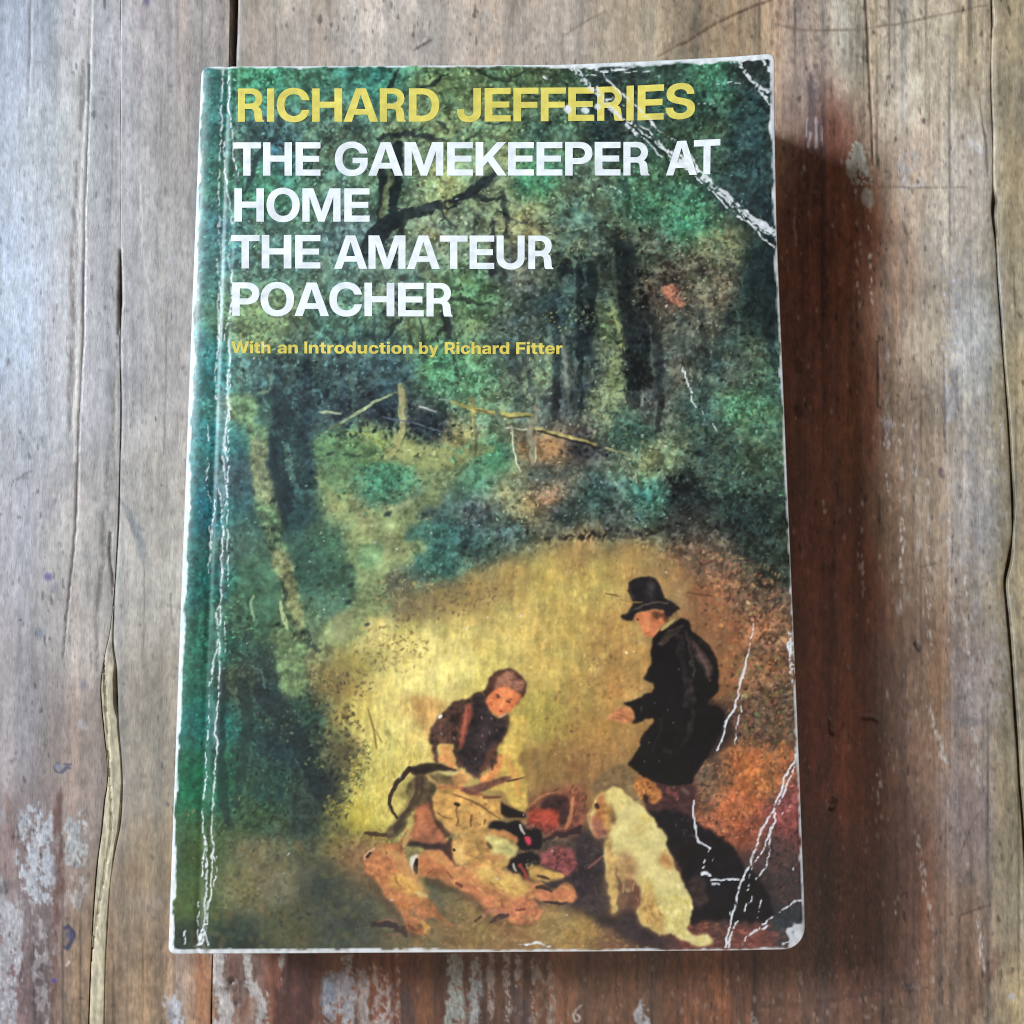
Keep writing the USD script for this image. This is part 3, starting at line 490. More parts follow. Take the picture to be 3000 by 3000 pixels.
P.dabs_in(Z6((1000, 420), (1280, 420), (1290, 540), (1100, 620), (1040, 560)), 30, [(216, 178, 104), (188, 136, 80), (224, 190, 118), (150, 104, 62)], (5, 12), (0, 3), .7, .6)
for pts, w in [(((900, 345), (1000, 385), (1100, 430), (1200, 495), (1285, 550)), [4, 6, 7, 5, 3]), (((945, 430), (925, 490), (945, 560), (930, 600)), [7, 4, 4, 4]), (((945, 560), (952, 600), (930, 605)), 3),
               (((1055, 520), (1045, 610)), [8, 4]), (((1160, 560), (1158, 590)), [9, 5]), (((780, 500), (850, 540), (900, 545)), [3, 4, 2])]:
    P.line(Z6(*pts), (78, 52, 38), w, .62, 3, 1)
P.dab(*Z6((935, 432))[0], 12, 7, .3, np.array((34, 24, 22)) / 255, .95)
P.line(Z6((790, 300), (900, 285), (1040, 330), (1200, 375)), (164, 96, 66), [10, 12, 10, 6], .85, 4, 2)
P.poly(Z6((780, 260), (880, 200), (1000, 170), (1050, 235), (960, 295), (800, 285)), (178, 130, 84), .9, 5, 3, .1)
P.poly(Z6((750, 190), (890, 190), (880, 260), (790, 250)), (96, 80, 56), .85, 6, 3, .1)
# seated man
BODY = Z4((1050, 1100), (1150, 1060), (1240, 1035), (1275, 1110), (1310, 1185), (1360, 1215), (1400, 1195), (1435, 1215), (1410, 1290), (1390, 1360), (1350, 1430), (1330, 1560), (1270, 1580), (1220, 1640), (1180, 1642),
          (1120, 1580), (1060, 1570), (1035, 1480), (1030, 1400), (960, 1400), (920, 1420), (930, 1530), (890, 1510), (880, 1440), (865, 1370), (875, 1290), (920, 1220), (980, 1160))
P.poly(Z4((1430, 1210), (1500, 1190), (1548, 1210), (1552, 1330), (1530, 1430), (1492, 1510), (1532, 1590), (1552, 1700), (1557, 1850), (1500, 1875), (1440, 1830), (1390, 1740), (1300, 1720), (1230, 1660), (1330, 1560), (1360, 1420), (1405, 1290)), (196, 168, 90), .97, 4, 2, .07)
P.line(Z4((1370, 1500), (1330, 1600), (1250, 1660)), (190, 118, 76), [20, 26, 20], .8, 8, 3, .1)
P.line(Z4((1420, 1480), (1440, 1560), (1480, 1650), (1500, 1760)), (206, 142, 84), [12, 16, 18, 14], .6, 8, 3)
P.line(Z4((1470, 1260), (1440, 1340), (1410, 1440)), (218, 194, 112), [16, 20, 12], .6, 8, 3)
P.poly(BODY, (68, 47, 41), .98, 3.5, 2.5, .2)
P.dabs_in(BODY, 130, [(40, 32, 34), (98, 68, 54), (30, 24, 30), (82, 58, 50), (122, 86, 68)], (4, 12), (.9, 2.2), .6, .4)
P.poly(Z4((1180, 1080), (1250, 1060), (1300, 1180), (1400, 1230), (1380, 1340), (1300, 1430), (1240, 1560), (1190, 1630), (1110, 1560), (1080, 1470), (1130, 1330), (1165, 1200)), (38, 32, 38), .8, 6, 3, .15)
P.poly(Z4((1160, 1105), (1165, 1200), (1132, 1290), (1110, 1380), (1078, 1440), (1078, 1340), (1088, 1240), (1110, 1170)), (146, 76, 64), .9, 4, 2, .1)
P.line(Z4((1130, 1150), (1110, 1250), (1090, 1380)), (176, 102, 80), [6, 9, 5], .6, 4, 2)
P.line(Z4((1330, 1420), (1280, 1500), (1240, 1590)), (96, 58, 46), [10, 14, 10], .7, 6, 3)
for x, y, r in [(1240, 1340, 6), (1250, 1400, 5), (1235, 1215, 7), (1305, 1220, 6), (1190, 1505, 5), (1290, 1320, 6), (1340, 1300, 5), (1230, 1420, 5), (1040, 1360, 8), (950, 1330, 7)]:
    P.dab(*Z4((x, y))[0], r, r * .5, 1.2, np.array((140, 122, 112)) / 255, .6)
P.poly(Z4((940, 1420), (1010, 1400), (1035, 1470), (1052, 1570), (1040, 1605), (1010, 1565), (960, 1540), (920, 1512), (945, 1470)), (204, 148, 90), .97, 3, 1.5, .07)
P.line(Z4((940, 1500), (990, 1530), (1030, 1580)), (222, 150, 100), [10, 12, 8], .7, 4, 2)
HAIR = Z4((1262, 1010), (1275, 960), (1300, 920), (1345, 882), (1400, 870), (1460, 878), (1520, 918), (1547, 980), (1540, 1045), (1510, 1080), (1490, 1115), (1440, 1120), (1300, 1060), (1285, 1110), (1255, 1060), (1245, 1025))
P.poly(HAIR, (64, 40, 34), .98, 3, 2, .12)
P.poly(Z4((1350, 930), (1400, 900), (1460, 905), (1480, 940), (1530, 960), (1520, 1010), (1480, 1030), (1410, 1010), (1350, 1010)), (150, 104, 84), .85, 6, 4, .1)
P.dabs_in(Z4((1380, 900), (1500, 930), (1530, 1000), (1420, 1000)), 26, [(180, 140, 120), (100, 62, 52), (60, 38, 34)], (4, 9), (.2, 1.2), .6, .4)
FACE = Z4((1320, 1020), (1400, 1000), (1495, 1040), (1512, 1070), (1480, 1125), (1440, 1172), (1395, 1208), (1350, 1200), (1300, 1160), (1268, 1110), (1290, 1060))
P.poly(FACE, (208, 120, 78), .98, 3, 1.5, .06)
P.poly(Z4((1350, 1025), (1420, 1015), (1480, 1050), (1440, 1075), (1370, 1060)), (222, 140, 92), .7, 5, 2)
P.line(Z4((1392, 1080), (1386, 1110), (1375, 1135)), (234, 164, 112), [6, 8, 6], .8, 3)
for x, y, l, w, a, c in [(1352, 1066, 8, 5, .3, (92, 52, 40)), (1425, 1100, 9, 5, .3, (96, 56, 42)), (1372, 1168, 9, 3, .2, (150, 66, 50)), (1300, 1115, 9, 7, 1, (190, 100, 68)), (1450, 1130, 9, 8, .5, (196, 112, 70)), (1345, 1050, 9, 2.5, .3, (110, 62, 46)), (1440, 1083, 9, 2.5, .3, (110, 62, 46))]:
    P.dab(*Z4((x, y))[0], l, w, a, np.array(c) / 255, .85)
P.dab(*Z4((1385, 1197))[0], 14, 4, -.5, np.array((188, 170, 150)) / 255, .8)
P.dab(*Z4((940, 1206))[0], 9, 6, -.7, np.array((245, 242, 240)) / 255, 1)
# strap of the basket, stick
P.line(Z6((450, 540), (400, 460), (400, 370), (440, 270), (555, 145)), (48, 36, 30), [10, 12, 11, 13, 16], .97, 3, 1.5)
P.poly(Z6((545, 140), (620, 115), (720, 95), (820, 110), (925, 150), (920, 175), (800, 165), (720, 180), (620, 200), (570, 185)), (40, 30, 28), .97, 3, 1.5, .12)
P.line(Z6((610, 200), (610, 300), (560, 440), (440, 640)), (58, 46, 38), [10, 12, 12, 16], .7, 4, 2)
P.poly(Z6((820, 165), (930, 165), (930, 188), (830, 185)), (196, 186, 130), .9, 3)
P.poly(Z6((970, 312), (1200, 240), (1370, 200), (1345, 245), (1200, 300), (1080, 348), (1000, 338)), (100, 64, 56), .95, 3, 1.5, .12)
P.line(Z6((1340, 245), (1420, 230), (1480, 212)), (70, 46, 40), [6, 5, 3], .9)
P.poly(Z6((1290, 415), (1330, 440), (1400, 470), (1480, 500), (1470, 540), (1310, 525)), (20, 15, 18), .97, 3, 1.5)
P.line(Z6((1150, 378), (1230, 375), (1290, 372)), (92, 54, 44), [5, 8, 4], .8)
# pheasants
P.poly(Z6((1195, 620), (1235, 560), (1330, 580), (1430, 565), (1475, 600), (1530, 645), (1610, 640), (1612, 780), (1520, 800), (1430, 785), (1395, 720), (1330, 645), (1260, 630)), (20, 16, 21), .98, 3, 2, .1)
P.dabs_in(Z6((1440, 570), (1560, 600), (1600, 640), (1480, 620)), 12, [(74, 50, 60), (60, 44, 50)], (5, 9), (0, 3), .6, .5)
P.line(Z6((1445, 600), (1460, 640), (1482, 672)), (200, 196, 180), [7, 8, 4], .95)
P.poly(Z6((1480, 690), (1520, 700), (1540, 745), (1510, 765), (1485, 730)), (214, 66, 86), 1, 2.5, 1)
P.poly(Z6((1340, 925), (1390, 855), (1480, 820), (1580, 830), (1605, 900), (1545, 960), (1500, 1005), (1430, 1003), (1360, 972)), (22, 17, 21), .98, 3, 2, .1)
P.line(Z6((1390, 915), (1400, 950), (1415, 972)), (184, 176, 160), [7, 7, 4], .9)
P.line(Z6((1445, 925), (1470, 970), (1510, 1045)), (150, 62, 50), [12, 12, 6], .9, 3, 2)
P.line(Z6((1495, 915), (1505, 950)), (170, 150, 110), 5, .8)
P.dabs_in(Z6((1510, 870), (1590, 870), (1580, 920), (1520, 940)), 10, [(110, 110, 86), (74, 76, 60)], (3, 6), (0, 3), .8, .7)
# rabbit and hares
RAB = Z6((850, 760), (900, 730), (960, 690), (1060, 650), (1200, 635), (1330, 660), (1420, 705), (1400, 755), (1360, 750), (1412, 800), (1370, 865), (1330, 935), (1240, 960), (1130, 920), (1000, 915), (940, 915), (880, 850))
P.poly(RAB, (188, 142, 80), .98, 4, 2, .09)
P.dabs_in(RAB, 80, [(150, 104, 64), (206, 168, 98), (176, 122, 76), (214, 182, 112), (132, 88, 58)], (5, 13), (.1, .9), .55, .45)
P.poly(Z6((1170, 705), (1280, 695), (1370, 745), (1415, 800), (1340, 880), (1250, 855), (1210, 780)), (218, 204, 128), .95, 6, 3, .06)
P.line(Z6((1230, 660), (1330, 670), (1410, 710)), (196, 124, 78), [12, 16, 10], .7, 6, 2)
P.poly(Z6((1170, 745), (1200, 745), (1222, 790), (1190, 785)), (64, 46, 34), .85, 3)
P.poly(Z6((1150, 840), (1240, 830), (1335, 850), (1320, 880), (1200, 880)), (186, 130, 78), .85, 5, 2)
P.poly(Z6((835, 800), (850, 730), (900, 700), (900, 900), (960, 905), (930, 925), (870, 890)), (56, 36, 30), .92, 4, 2, .1)
P.poly(Z6((905, 760), (960, 740), (1000, 790), (1005, 870), (970, 915), (930, 880), (905, 820)), (210, 170, 104), .9, 4, 2, .06)
P.dab(*Z6((912, 800))[0], 6, 5, 1, np.array((30, 20, 18)) / 255, .95)
HARE = Z6((600, 1020), (590, 930), (620, 850), (720, 800), (820, 815), (880, 880), (960, 930), (1130, 900), (1250, 950), (1340, 980), (1480, 1040), (1600, 1065), (1720, 1120), (1800, 1060), (1870, 1110), (1895, 1180), (1850, 1225),
          (1740, 1222), (1620, 1212), (1545, 1185), (1590, 1260), (1612, 1320), (1560, 1390), (1440, 1402), (1370, 1390), (1330, 1330), (1240, 1345), (1150, 1270), (1060, 1180), (960, 1130), (860, 1090), (800, 1030), (720, 1030))
P.poly(HARE, (194, 130, 82), .98, 4, 2, .07)
P.poly(Z6((1130, 920), (1260, 950), (1400, 1010), (1500, 1080), (1480, 1170), (1300, 1130), (1150, 1070), (1110, 980)), (220, 184, 96), .9, 12, 4, .06)
P.poly(Z6((610, 900), (700, 830), (820, 850), (880, 930), (840, 1010), (720, 1020), (640, 1000)), (190, 116, 72), .8, 12, 4, .08)
P.poly(Z6((960, 1040), (1100, 1110), (1250, 1180), (1350, 1260), (1330, 1320), (1200, 1270), (1050, 1170)), (190, 118, 80), .8, 14, 4, .08)
P.poly(Z6((1390, 1220), (1500, 1190), (1590, 1260), (1610, 1320), (1560, 1388), (1440, 1400), (1370, 1385), (1350, 1300)), (184, 112, 78), .85, 8, 3, .1)
P.poly(Z6((1550, 1130), (1720, 1130), (1800, 1080), (1880, 1130), (1890, 1190), (1800, 1215), (1620, 1200)), (196, 120, 82), .9, 5, 2, .06)
P.dabs_in(HARE, 150, [(214, 162, 92), (176, 100, 72), (206, 140, 82), (160, 92, 68), (226, 184, 108)], (6, 15), (.2, .9), .45, .4)
for pts, w, c in [(((1420, 1285), (1480, 1285)), 7, (110, 54, 46)), (((1590, 1010), (1640, 1025), (1680, 1035)), [7, 10, 5], (66, 46, 40)), (((1580, 1100), (1640, 1105), (1700, 1130)), [7, 12, 6], (46, 34, 36)), (((930, 1065), (970, 1090)), 9, (110, 58, 46)),
                  (((1300, 1200), (1310, 1260)), 5, (150, 76, 62)), (((1160, 1300), (1260, 1300), (1340, 1310)), [10, 14, 12], (196, 120, 92)), (((1100, 1375), (1180, 1310), (1250, 1285)), [8, 12, 8], (190, 132, 98)), (((1200, 1385), (1280, 1345), (1345, 1325)), [8, 16, 12], (62, 46, 48)),
                  (((1090, 1375), (1130, 1345)), [8, 8], (66, 46, 40)), (((1640, 1220), (1740, 1235), (1830, 1230)), [6, 8, 5], (44, 36, 38)), (((1580, 970), (1680, 1000), (1780, 1010)), [14, 18, 12], (210, 166, 92)), (((700, 990), (740, 960)), 5, (150, 76, 56)), (((850, 980), (890, 1030)), 6, (140, 76, 58))]:
    P.line(Z6(*pts), c, w, .88, 3, 1.5)
P.poly(Z6((1510, 950), (1560, 928), (1700, 975), (1790, 1000), (1770, 1040), (1640, 1062), (1540, 1035)), (208, 162, 88), .85, 5, 2, .06)
P.line(Z6((1590, 1010), (1640, 1022), (1680, 1035)), (62, 44, 38), [6, 10, 5], .9)
P.poly(Z6((548, 935), (555, 880), (585, 845), (625, 838), (605, 900), (592, 1000), (562, 985)), (226, 218, 192), .98, 3, 1)
P.line(Z6((610, 880), (600, 940), (605, 990)), (24, 20, 22), [10, 14, 9], .95)
P.poly(Z6((600, 1010), (680, 1040), (800, 1040), (900, 1110), (960, 1140), (900, 1150), (760, 1110), (660, 1080)), (66, 64, 46), .8, 6, 4, .1)
HL = Z6((180, 900), (190, 850), (260, 790), (340, 750), (440, 750), (495, 700), (525, 640), (572, 640), (560, 720), (510, 780), (520, 880), (600, 1000), (650, 1100), (710, 1200), (760, 1260), (800, 1310), (850, 1380), (940, 1425), (850, 1405),
        (760, 1350), (690, 1350), (712, 1440), (692, 1490), (620, 1495), (560, 1470), (500, 1410), (480, 1330), (420, 1240), (340, 1150), (270, 1040), (205, 1000))
P.poly(HL, (186, 120, 76), .97, 4, 2, .08)
P.poly(Z6((380, 1010), (480, 980), (580, 1060), (650, 1130), (700, 1200), (600, 1180), (480, 1130), (400, 1100)), (212, 166, 84), .85, 10, 4, .06)
P.dabs_in(HL, 130, [(200, 126, 76), (164, 92, 60), (206, 150, 82), (146, 84, 58), (188, 112, 62)], (5, 14), (.7, 1.4), .45, .4)
for pts, w, c, a in [(((190, 880), (215, 830), (262, 795)), [7, 10, 6], (214, 176, 140), .8), (((210, 865), (235, 830)), [9, 8], (40, 28, 26), .9), (((600, 1140), (650, 1160), (690, 1180)), [6, 12, 7], (226, 206, 140), .8), (((250, 1405), (340, 1395), (430, 1410)), [12, 20, 16], (56, 46, 46), .9),
                     (((290, 1385), (370, 1365), (440, 1375)), [4, 7, 5], (150, 104, 82), .8), (((440, 1440), (500, 1450), (520, 1490)), [16, 24, 14], (58, 44, 46), .85), (((545, 1410), (580, 1440), (610, 1455)), [8, 10, 6], (120, 62, 46), .8), (((650, 1380), (690, 1420), (690, 1470)), [12, 18, 12], (214, 160, 84), .8),
                     (((390, 1480), (450, 1490)), 8, (140, 92, 80), .6), (((440, 1230), (540, 1250), (620, 1230)), [8, 10, 6], (196, 120, 62), .7), (((505, 770), (530, 700), (550, 650)), [9, 12, 8], (190, 158, 96), .8)]:
    P.line(Z6(*pts), c, w, a, 3.5, 2)
P.dab(*Z6((365, 825))[0], 5, 4, 0, np.array((70, 38, 30)) / 255, .9)
for pts, w_ in [(((190, 1000), (300, 1150), (420, 1290), (500, 1420), (600, 1490)), [10, 22, 24, 22, 14]), (((640, 1040), (800, 1060), (960, 1150), (1080, 1220), (1180, 1330)), [8, 18, 22, 22, 12]), (((1180, 1370), (1330, 1400), (1450, 1415), (1580, 1400)), [8, 14, 16, 10])]:
    P.line(Z6(*pts), (92, 62, 48), w_, .45, 14, 4)
for pts, w_ in [(((300, 780), (440, 860), (540, 960), (640, 1090), (700, 1180)), [14, 30, 34, 30, 14]), (((1020, 950), (1200, 980), (1380, 1040), (1500, 1090)), [12, 30, 30, 14]), (((700, 850), (780, 870), (850, 930)), [10, 22, 14]), (((980, 720), (1120, 690), (1260, 690)), [12, 24, 12])]:
    P.line(Z6(*pts), (226, 182, 108), w_, .4, 16, 4)
# ground flecks
P.dabs_in([(1250, 2790), (1330, 2700), (1450, 2690), (1570, 2640), (1750, 2700), (1880, 2770), (1870, 2800), (1300, 2800)], 260, [(170, 138, 84), (140, 108, 66), (186, 150, 92), (122, 92, 60), (156, 112, 76)], (4, 10), (0, 3), .55, .6)
P.dabs_in([(1150, 2790), (1200, 2640), (1400, 2640), (1350, 2720), (1250, 2790)], 110, [(110, 104, 80), (140, 108, 78), (84, 84, 64), (160, 124, 90)], (5, 11), (0, 3), .5, .6)
P.dabs_in([(560, 2790), (700, 2500), (860, 2450), (1020, 2560), (1080, 2760), (1000, 2800)], 330, [(96, 100, 60), (70, 78, 56), (120, 108, 66), (56, 64, 52), (110, 92, 62)], (7, 20), (0, 3), .35, .6)
# standing man
COAT = Z5((765, 650), (790, 610), (850, 590), (920, 530), (965, 510), (1018, 540), (1028, 590), (1080, 640), (1150, 700), (1200, 780), (1222, 860), (1226, 960), (1215, 1030), (1165, 1080), (1150, 1120), (1232, 1140), (1262, 1200), (1252, 1280), (1200, 1380),
          (1150, 1470), (1100, 1550), (1062, 1630), (1040, 1672), (950, 1690), (850, 1692), (760, 1672), (690, 1642), (640, 1592), (580, 1542), (620, 1480), (650, 1430), (672, 1360), (720, 1290), (762, 1240), (745, 1215), (690, 1232), (620, 1256), (612, 1190),
          (590, 1140), (550, 1115), (610, 1090), (680, 1060), (742, 1020), (752, 970), (705, 950), (705, 900), (740, 830), (745, 770), (755, 690))
P.poly(Z5((1140, 1100), (1250, 1130), (1300, 1200), (1340, 1300), (1280, 1420), (1180, 1480), (1120, 1500)), (40, 32, 30), .85, 10, 5, .1)
P.poly(Z5((690, 1640), (760, 1670), (900, 1690), (1040, 1680), (1060, 1760), (1020, 1932), (740, 1932), (700, 1800)), (56, 34, 36), .9, 6, 3, .15)
P.poly(COAT, (15, 13, 16), .99, 3, 2, .1)
for pts, w, c, a in [(((985, 610), (1010, 700), (1035, 820), (1045, 930)), [10, 10, 7, 6], (70, 64, 62), .5), (((940, 640), (960, 760), (975, 900), (1010, 1010), (1040, 1080)), [22, 20, 16, 26, 22], (48, 42, 42), .6), (((1030, 960), (1000, 1080), (980, 1130)), [10, 22, 14], (64, 56, 54), .5),
                     (((1045, 1080), (1030, 1200), (1010, 1320), (960, 1400)), [12, 14, 14, 8], (52, 47, 46), .55), (((830, 1220), (810, 1330), (760, 1450)), [7, 7, 6], (46, 42, 42), .5), (((840, 1440), (880, 1460)), [16, 14], (44, 40, 42), .7),
                     (((820, 690), (880, 630), (960, 570)), [14, 24, 12], (66, 54, 48), .75), (((800, 700), (830, 690)), 8, (80, 68, 60), .7), (((1080, 660), (1160, 740), (1200, 850)), [8, 8, 6], (36, 30, 30), .8), (((670, 1170), (685, 1140)), 5, (70, 66, 68), .7)]:
    P.line(Z5(*pts), c, w, a, 5, 3, .15)
P.poly(Z5((1015, 640), (1060, 690), (1140, 780), (1170, 860), (1168, 945), (1135, 935), (1100, 840), (1050, 760)), (84, 66, 62), .75, 6, 3, .15)
P.line(Z5((1060, 720), (1110, 800), (1150, 920)), (104, 84, 78), [5, 8, 5], .45, 4, 2)
for x, y in [(695, 1525), (800, 1520), (730, 1390), (1160, 950), (900, 1250), (860, 1160), (770, 1110), (940, 870)]:
    P.dab(*Z5((x, y))[0], 4, 3, 1, np.array((96, 90, 90)) / 255, .7)
P.poly(Z5((440, 1210), (480, 1160), (540, 1140), (590, 1150), (622, 1200), (610, 1252), (560, 1258), (520, 1240), (470, 1228)), (204, 134, 92), .95, 4, 2, .07)
for pts in (((490, 1190), (540, 1200), (580, 1230)), ((480, 1215), (520, 1215))):
    P.line(Z5(*pts), (150, 84, 60), [3, 4, 3][:len(pts)], .7)
P.poly(Z5((650, 1640), (720, 1645), (800, 1720), (812, 1775), (760, 1825), (700, 1812), (650, 1765), (630, 1700)), (196, 126, 66), .95, 4, 2, .1)
P.dabs_in(Z5((650, 1660), (780, 1720), (780, 1810), (660, 1760)), 24, [(150, 84, 52), (216, 150, 84), (110, 60, 44), (200, 110, 80)], (5, 10), (0, 3), .7, .6)
P.poly(Z5((690, 1770), (725, 1770), (725, 1830), (700, 1830)), (26, 18, 20), .9, 4, 2)
P.poly(Z7((710, 290), (790, 320), (770, 395), (690, 360)), (132, 74, 68), .8, 4, 3, .15)
P.poly(Z7((820, 300), (870, 300), (890, 350), (830, 340)), (140, 110, 98), .6, 5, 3)
P.dabs_in(Z5((830, 1700), (950, 1720), (930, 1800), (840, 1790)), 20, [(160, 96, 90), (80, 42, 44), (50, 30, 36)], (3, 7), (0, 3), .8, .5)
FACE2 = Z5((640, 490), (655, 470), (700, 458), (760, 450), (830, 460), (862, 490), (850, 540), (806, 572), (795, 610), (770, 640), (738, 642), (700, 622), (678, 590), (665, 560), (655, 535), (632, 515))
P.poly(FACE2, (204, 124, 84), .97, 3, 1.5, .06)
P.poly(Z5((680, 500), (740, 500), (740, 600), (700, 600)), (220, 144, 98), .6, 6, 2)
P.poly(Z5((750, 470), (850, 460), (880, 480), (860, 530), (810, 500), (780, 520)), (70, 44, 36), .75, 4, 4, .15)
P.dab(*Z5((648, 518))[0], 5, 4, .5, np.array((50, 30, 26)) / 255, .9)
P.dab(*Z5((790, 540))[0], 9, 7, 1, np.array((186, 100, 70)) / 255, .8)
P.line(Z5((700, 622), (722, 612)), (150, 74, 58), 4, .7)
P.line(Z5((818, 595), (850, 565), (905, 522)), (176, 166, 112), [5, 9, 6], .9)
HAT = Z5((578, 285), (590, 252), (640, 228), (700, 217), (760, 221), (797, 250), (816, 300), (832, 345), (852, 380), (900, 400), (946, 436), (925, 452), (885, 492), (852, 494), (828, 456), (760, 448), (700, 456), (650, 470), (625, 500), (610, 526), (560, 527),
         (532, 508), (530, 490), (570, 480), (600, 440), (616, 400), (600, 350), (580, 320))
P.poly(HAT, (28, 24, 29), .99, 2.5, 1.2, .1)
P.poly(Z5((710, 270), (760, 260), (780, 320), (760, 370), (725, 350)), (72, 66, 70), .7, 8, 4, .15)
P.line(Z5((590, 285), (600, 330), (620, 360)), (70, 58, 58), [5, 7, 5], .6, 4, 2)
P.line(Z5((640, 445), (700, 418), (790, 400), (862, 408)), (92, 84, 78), [5, 6, 6, 4], .75, 3, 1.5)
P.line(Z5((560, 495), (620, 450), (680, 420)), (60, 54, 54), [4, 6, 5], .6, 3, 1.5)
P.line(Z5((420, 335), (480, 345), (525, 358)), (96, 76, 46), [2.5, 4, 2.5], .9)
P.line(Z5((525, 375), (600, 395), (680, 398)), (150, 118, 66), [3, 5, 3], .9)
# black dog
DOG2 = Z7((560, 490), (650, 478), (760, 490), (850, 500), (920, 560), (1000, 610), (1080, 650), (1150, 700), (1230, 770), (1300, 880), (1330, 960), (1400, 980), (1460, 1060), (1540, 1200), (1560, 1330), (1500, 1382), (1380, 1392), (1200, 1392), (1040, 1362), (900, 1382),
          (880, 1200), (830, 1050), (780, 900), (700, 750), (640, 620))
P.poly(DOG2, (17, 15, 20), .97, 6, 4, .15)
P.poly(Z7((880, 1050), (980, 1020), (1030, 1100), (1040, 1200), (960, 1260), (900, 1230)), (72, 54, 50), .8, 10, 5, .15)
P.dabs_in(Z7((760, 560), (920, 540), (940, 700), (820, 720)), 30, [(60, 52, 54), (40, 36, 40), (84, 72, 68)], (4, 9), (0, 3), .5, .5)
P.dabs_in(Z7((1560, 590), (1780, 600), (1800, 1150), (1600, 1250), (1480, 1000)), 200, [(74, 58, 56), (50, 40, 42), (96, 72, 62), (110, 66, 60), (36, 32, 36)], (4, 10), (0, 3), .65, .6)
P.dabs_in(Z7((900, 1400), (1300, 1400), (1650, 1430), (1600, 1560), (1250, 1590), (1000, 1500)), 130, [(130, 74, 58), (100, 54, 48), (150, 92, 66), (70, 44, 42), (160, 90, 80)], (6, 14), (-.3, .5), .65, .45)
P.dabs_in(Z7((1620, 1350), (1800, 1250), (1810, 1480), (1700, 1560)), 60, [(56, 72, 84), (40, 50, 60), (74, 90, 104)], (5, 12), (.8, 1.4), .6, .4)
# white dog
DOG = Z7((215, 320), (270, 293), (320, 303), (372, 350), (432, 390), (485, 450), (552, 500), (602, 560), (642, 630), (687, 690), (694, 750), (742, 830), (772, 920), (802, 1000), (827, 1070), (862, 1130), (892, 1200), (902, 1300), (890, 1380), (872, 1440),
         (900, 1480), (980, 1488), (1040, 1500), (1076, 1536), (1040, 1562), (950, 1567), (870, 1540), (800, 1510), (740, 1472), (680, 1485), (620, 1480), (560, 1440), (500, 1400), (462, 1320), (480, 1240), (490, 1150), (470, 1090), (430, 1050), (400, 1130),
         (360, 1142), (330, 1060), (310, 960), (285, 900), (285, 960), (302, 1100), (300, 1200), (312, 1280), (270, 1297), (252, 1200), (235, 1100), (215, 1000), (195, 900), (188, 830), (215, 740), (232, 692), (150, 692), (95, 652), (78, 600), (84, 540),
         (60, 510), (90, 480), (105, 430), (122, 390), (150, 342))
P.poly(DOG, (222, 204, 134), .99, 3.5, 2.5, .02)
P.dabs_in(DOG, 170, [(232, 218, 152), (206, 184, 112), (238, 228, 172), (214, 194, 120), (226, 206, 138)], (5, 15), (.8, 1.5), .5, .45)
for pts, c, a, sf in [(((620, 860), (690, 815), (740, 850), (772, 930), (768, 975), (700, 940), (640, 910)), (172, 108, 60), .8, 12), (((400, 640), (470, 590), (530, 620), (500, 680), (420, 670)), (198, 164, 92), .6, 14), (((470, 520), (540, 520), (590, 570), (520, 570)), (196, 170, 78), .6, 10),
                      (((300, 850), (360, 810), (430, 850), (470, 960), (440, 1050), (400, 1110), (340, 1060), (310, 960)), (164, 112, 72), .7, 14), (((92, 560), (130, 510), (200, 540), (225, 680), (150, 690), (96, 650)), (156, 92, 76), .9, 6),
                      (((115, 430), (150, 350), (210, 330), (200, 420), (240, 480), (200, 560), (120, 520)), (176, 112, 66), .85, 6), (((175, 470), (200, 420), (232, 450), (250, 560), (250, 640), (215, 640), (195, 540)), (196, 144, 80), .9, 4),
                      (((235, 430), (280, 480), (290, 590), (260, 600), (245, 520)), (112, 72, 42), .8, 6), (((215, 720), (250, 700), (290, 880), (300, 1100), (300, 1270), (265, 1290), (240, 1120), (205, 900)), (204, 158, 92), .8, 6),
                      (((510, 1150), (580, 1120), (640, 1250), (680, 1470), (600, 1470), (500, 1390), (470, 1310)), (192, 146, 80), .75, 14), (((490, 1000), (560, 1040), (600, 1130), (540, 1150), (490, 1090)), (196, 160, 84), .6, 12),
                      (((320, 1050), (450, 1030), (480, 1120), (460, 1280), (420, 1300), (400, 1150), (340, 1130)), (104, 62, 52), .6, 8)]:
    P.poly(Z7(*pts), c, a, sf, 4, .08)
P.dabs_in(Z7((480, 1150), (640, 1250), (680, 1470), (560, 1440), (470, 1320)), 50, [(176, 122, 72), (206, 164, 94), (160, 110, 64)], (6, 13), (1, 1.6), .5, .4)
P.dabs_in(Z7((640, 1200), (860, 1160), (900, 1350), (860, 1450), (720, 1440)), 80, [(228, 216, 136), (206, 188, 90), (190, 168, 76)], (6, 15), (.9, 1.6), .5, .4)
P.dab(*Z7((135, 445))[0], 12, 8, 1.1, np.array((48, 30, 28)) / 255, .9)
P.line(Z7((125, 400), (120, 420)), (224, 214, 160), 5, .8)
P.line(Z7((80, 480), (60, 530), (80, 600)), (190, 150, 110), [5, 6, 5], .7)
P.line(Z7((350, 1080), (345, 1140)), (190, 142, 100), 6, .7); P.line(Z7((430, 1070), (425, 1130)), (190, 142, 100), 6, .7)

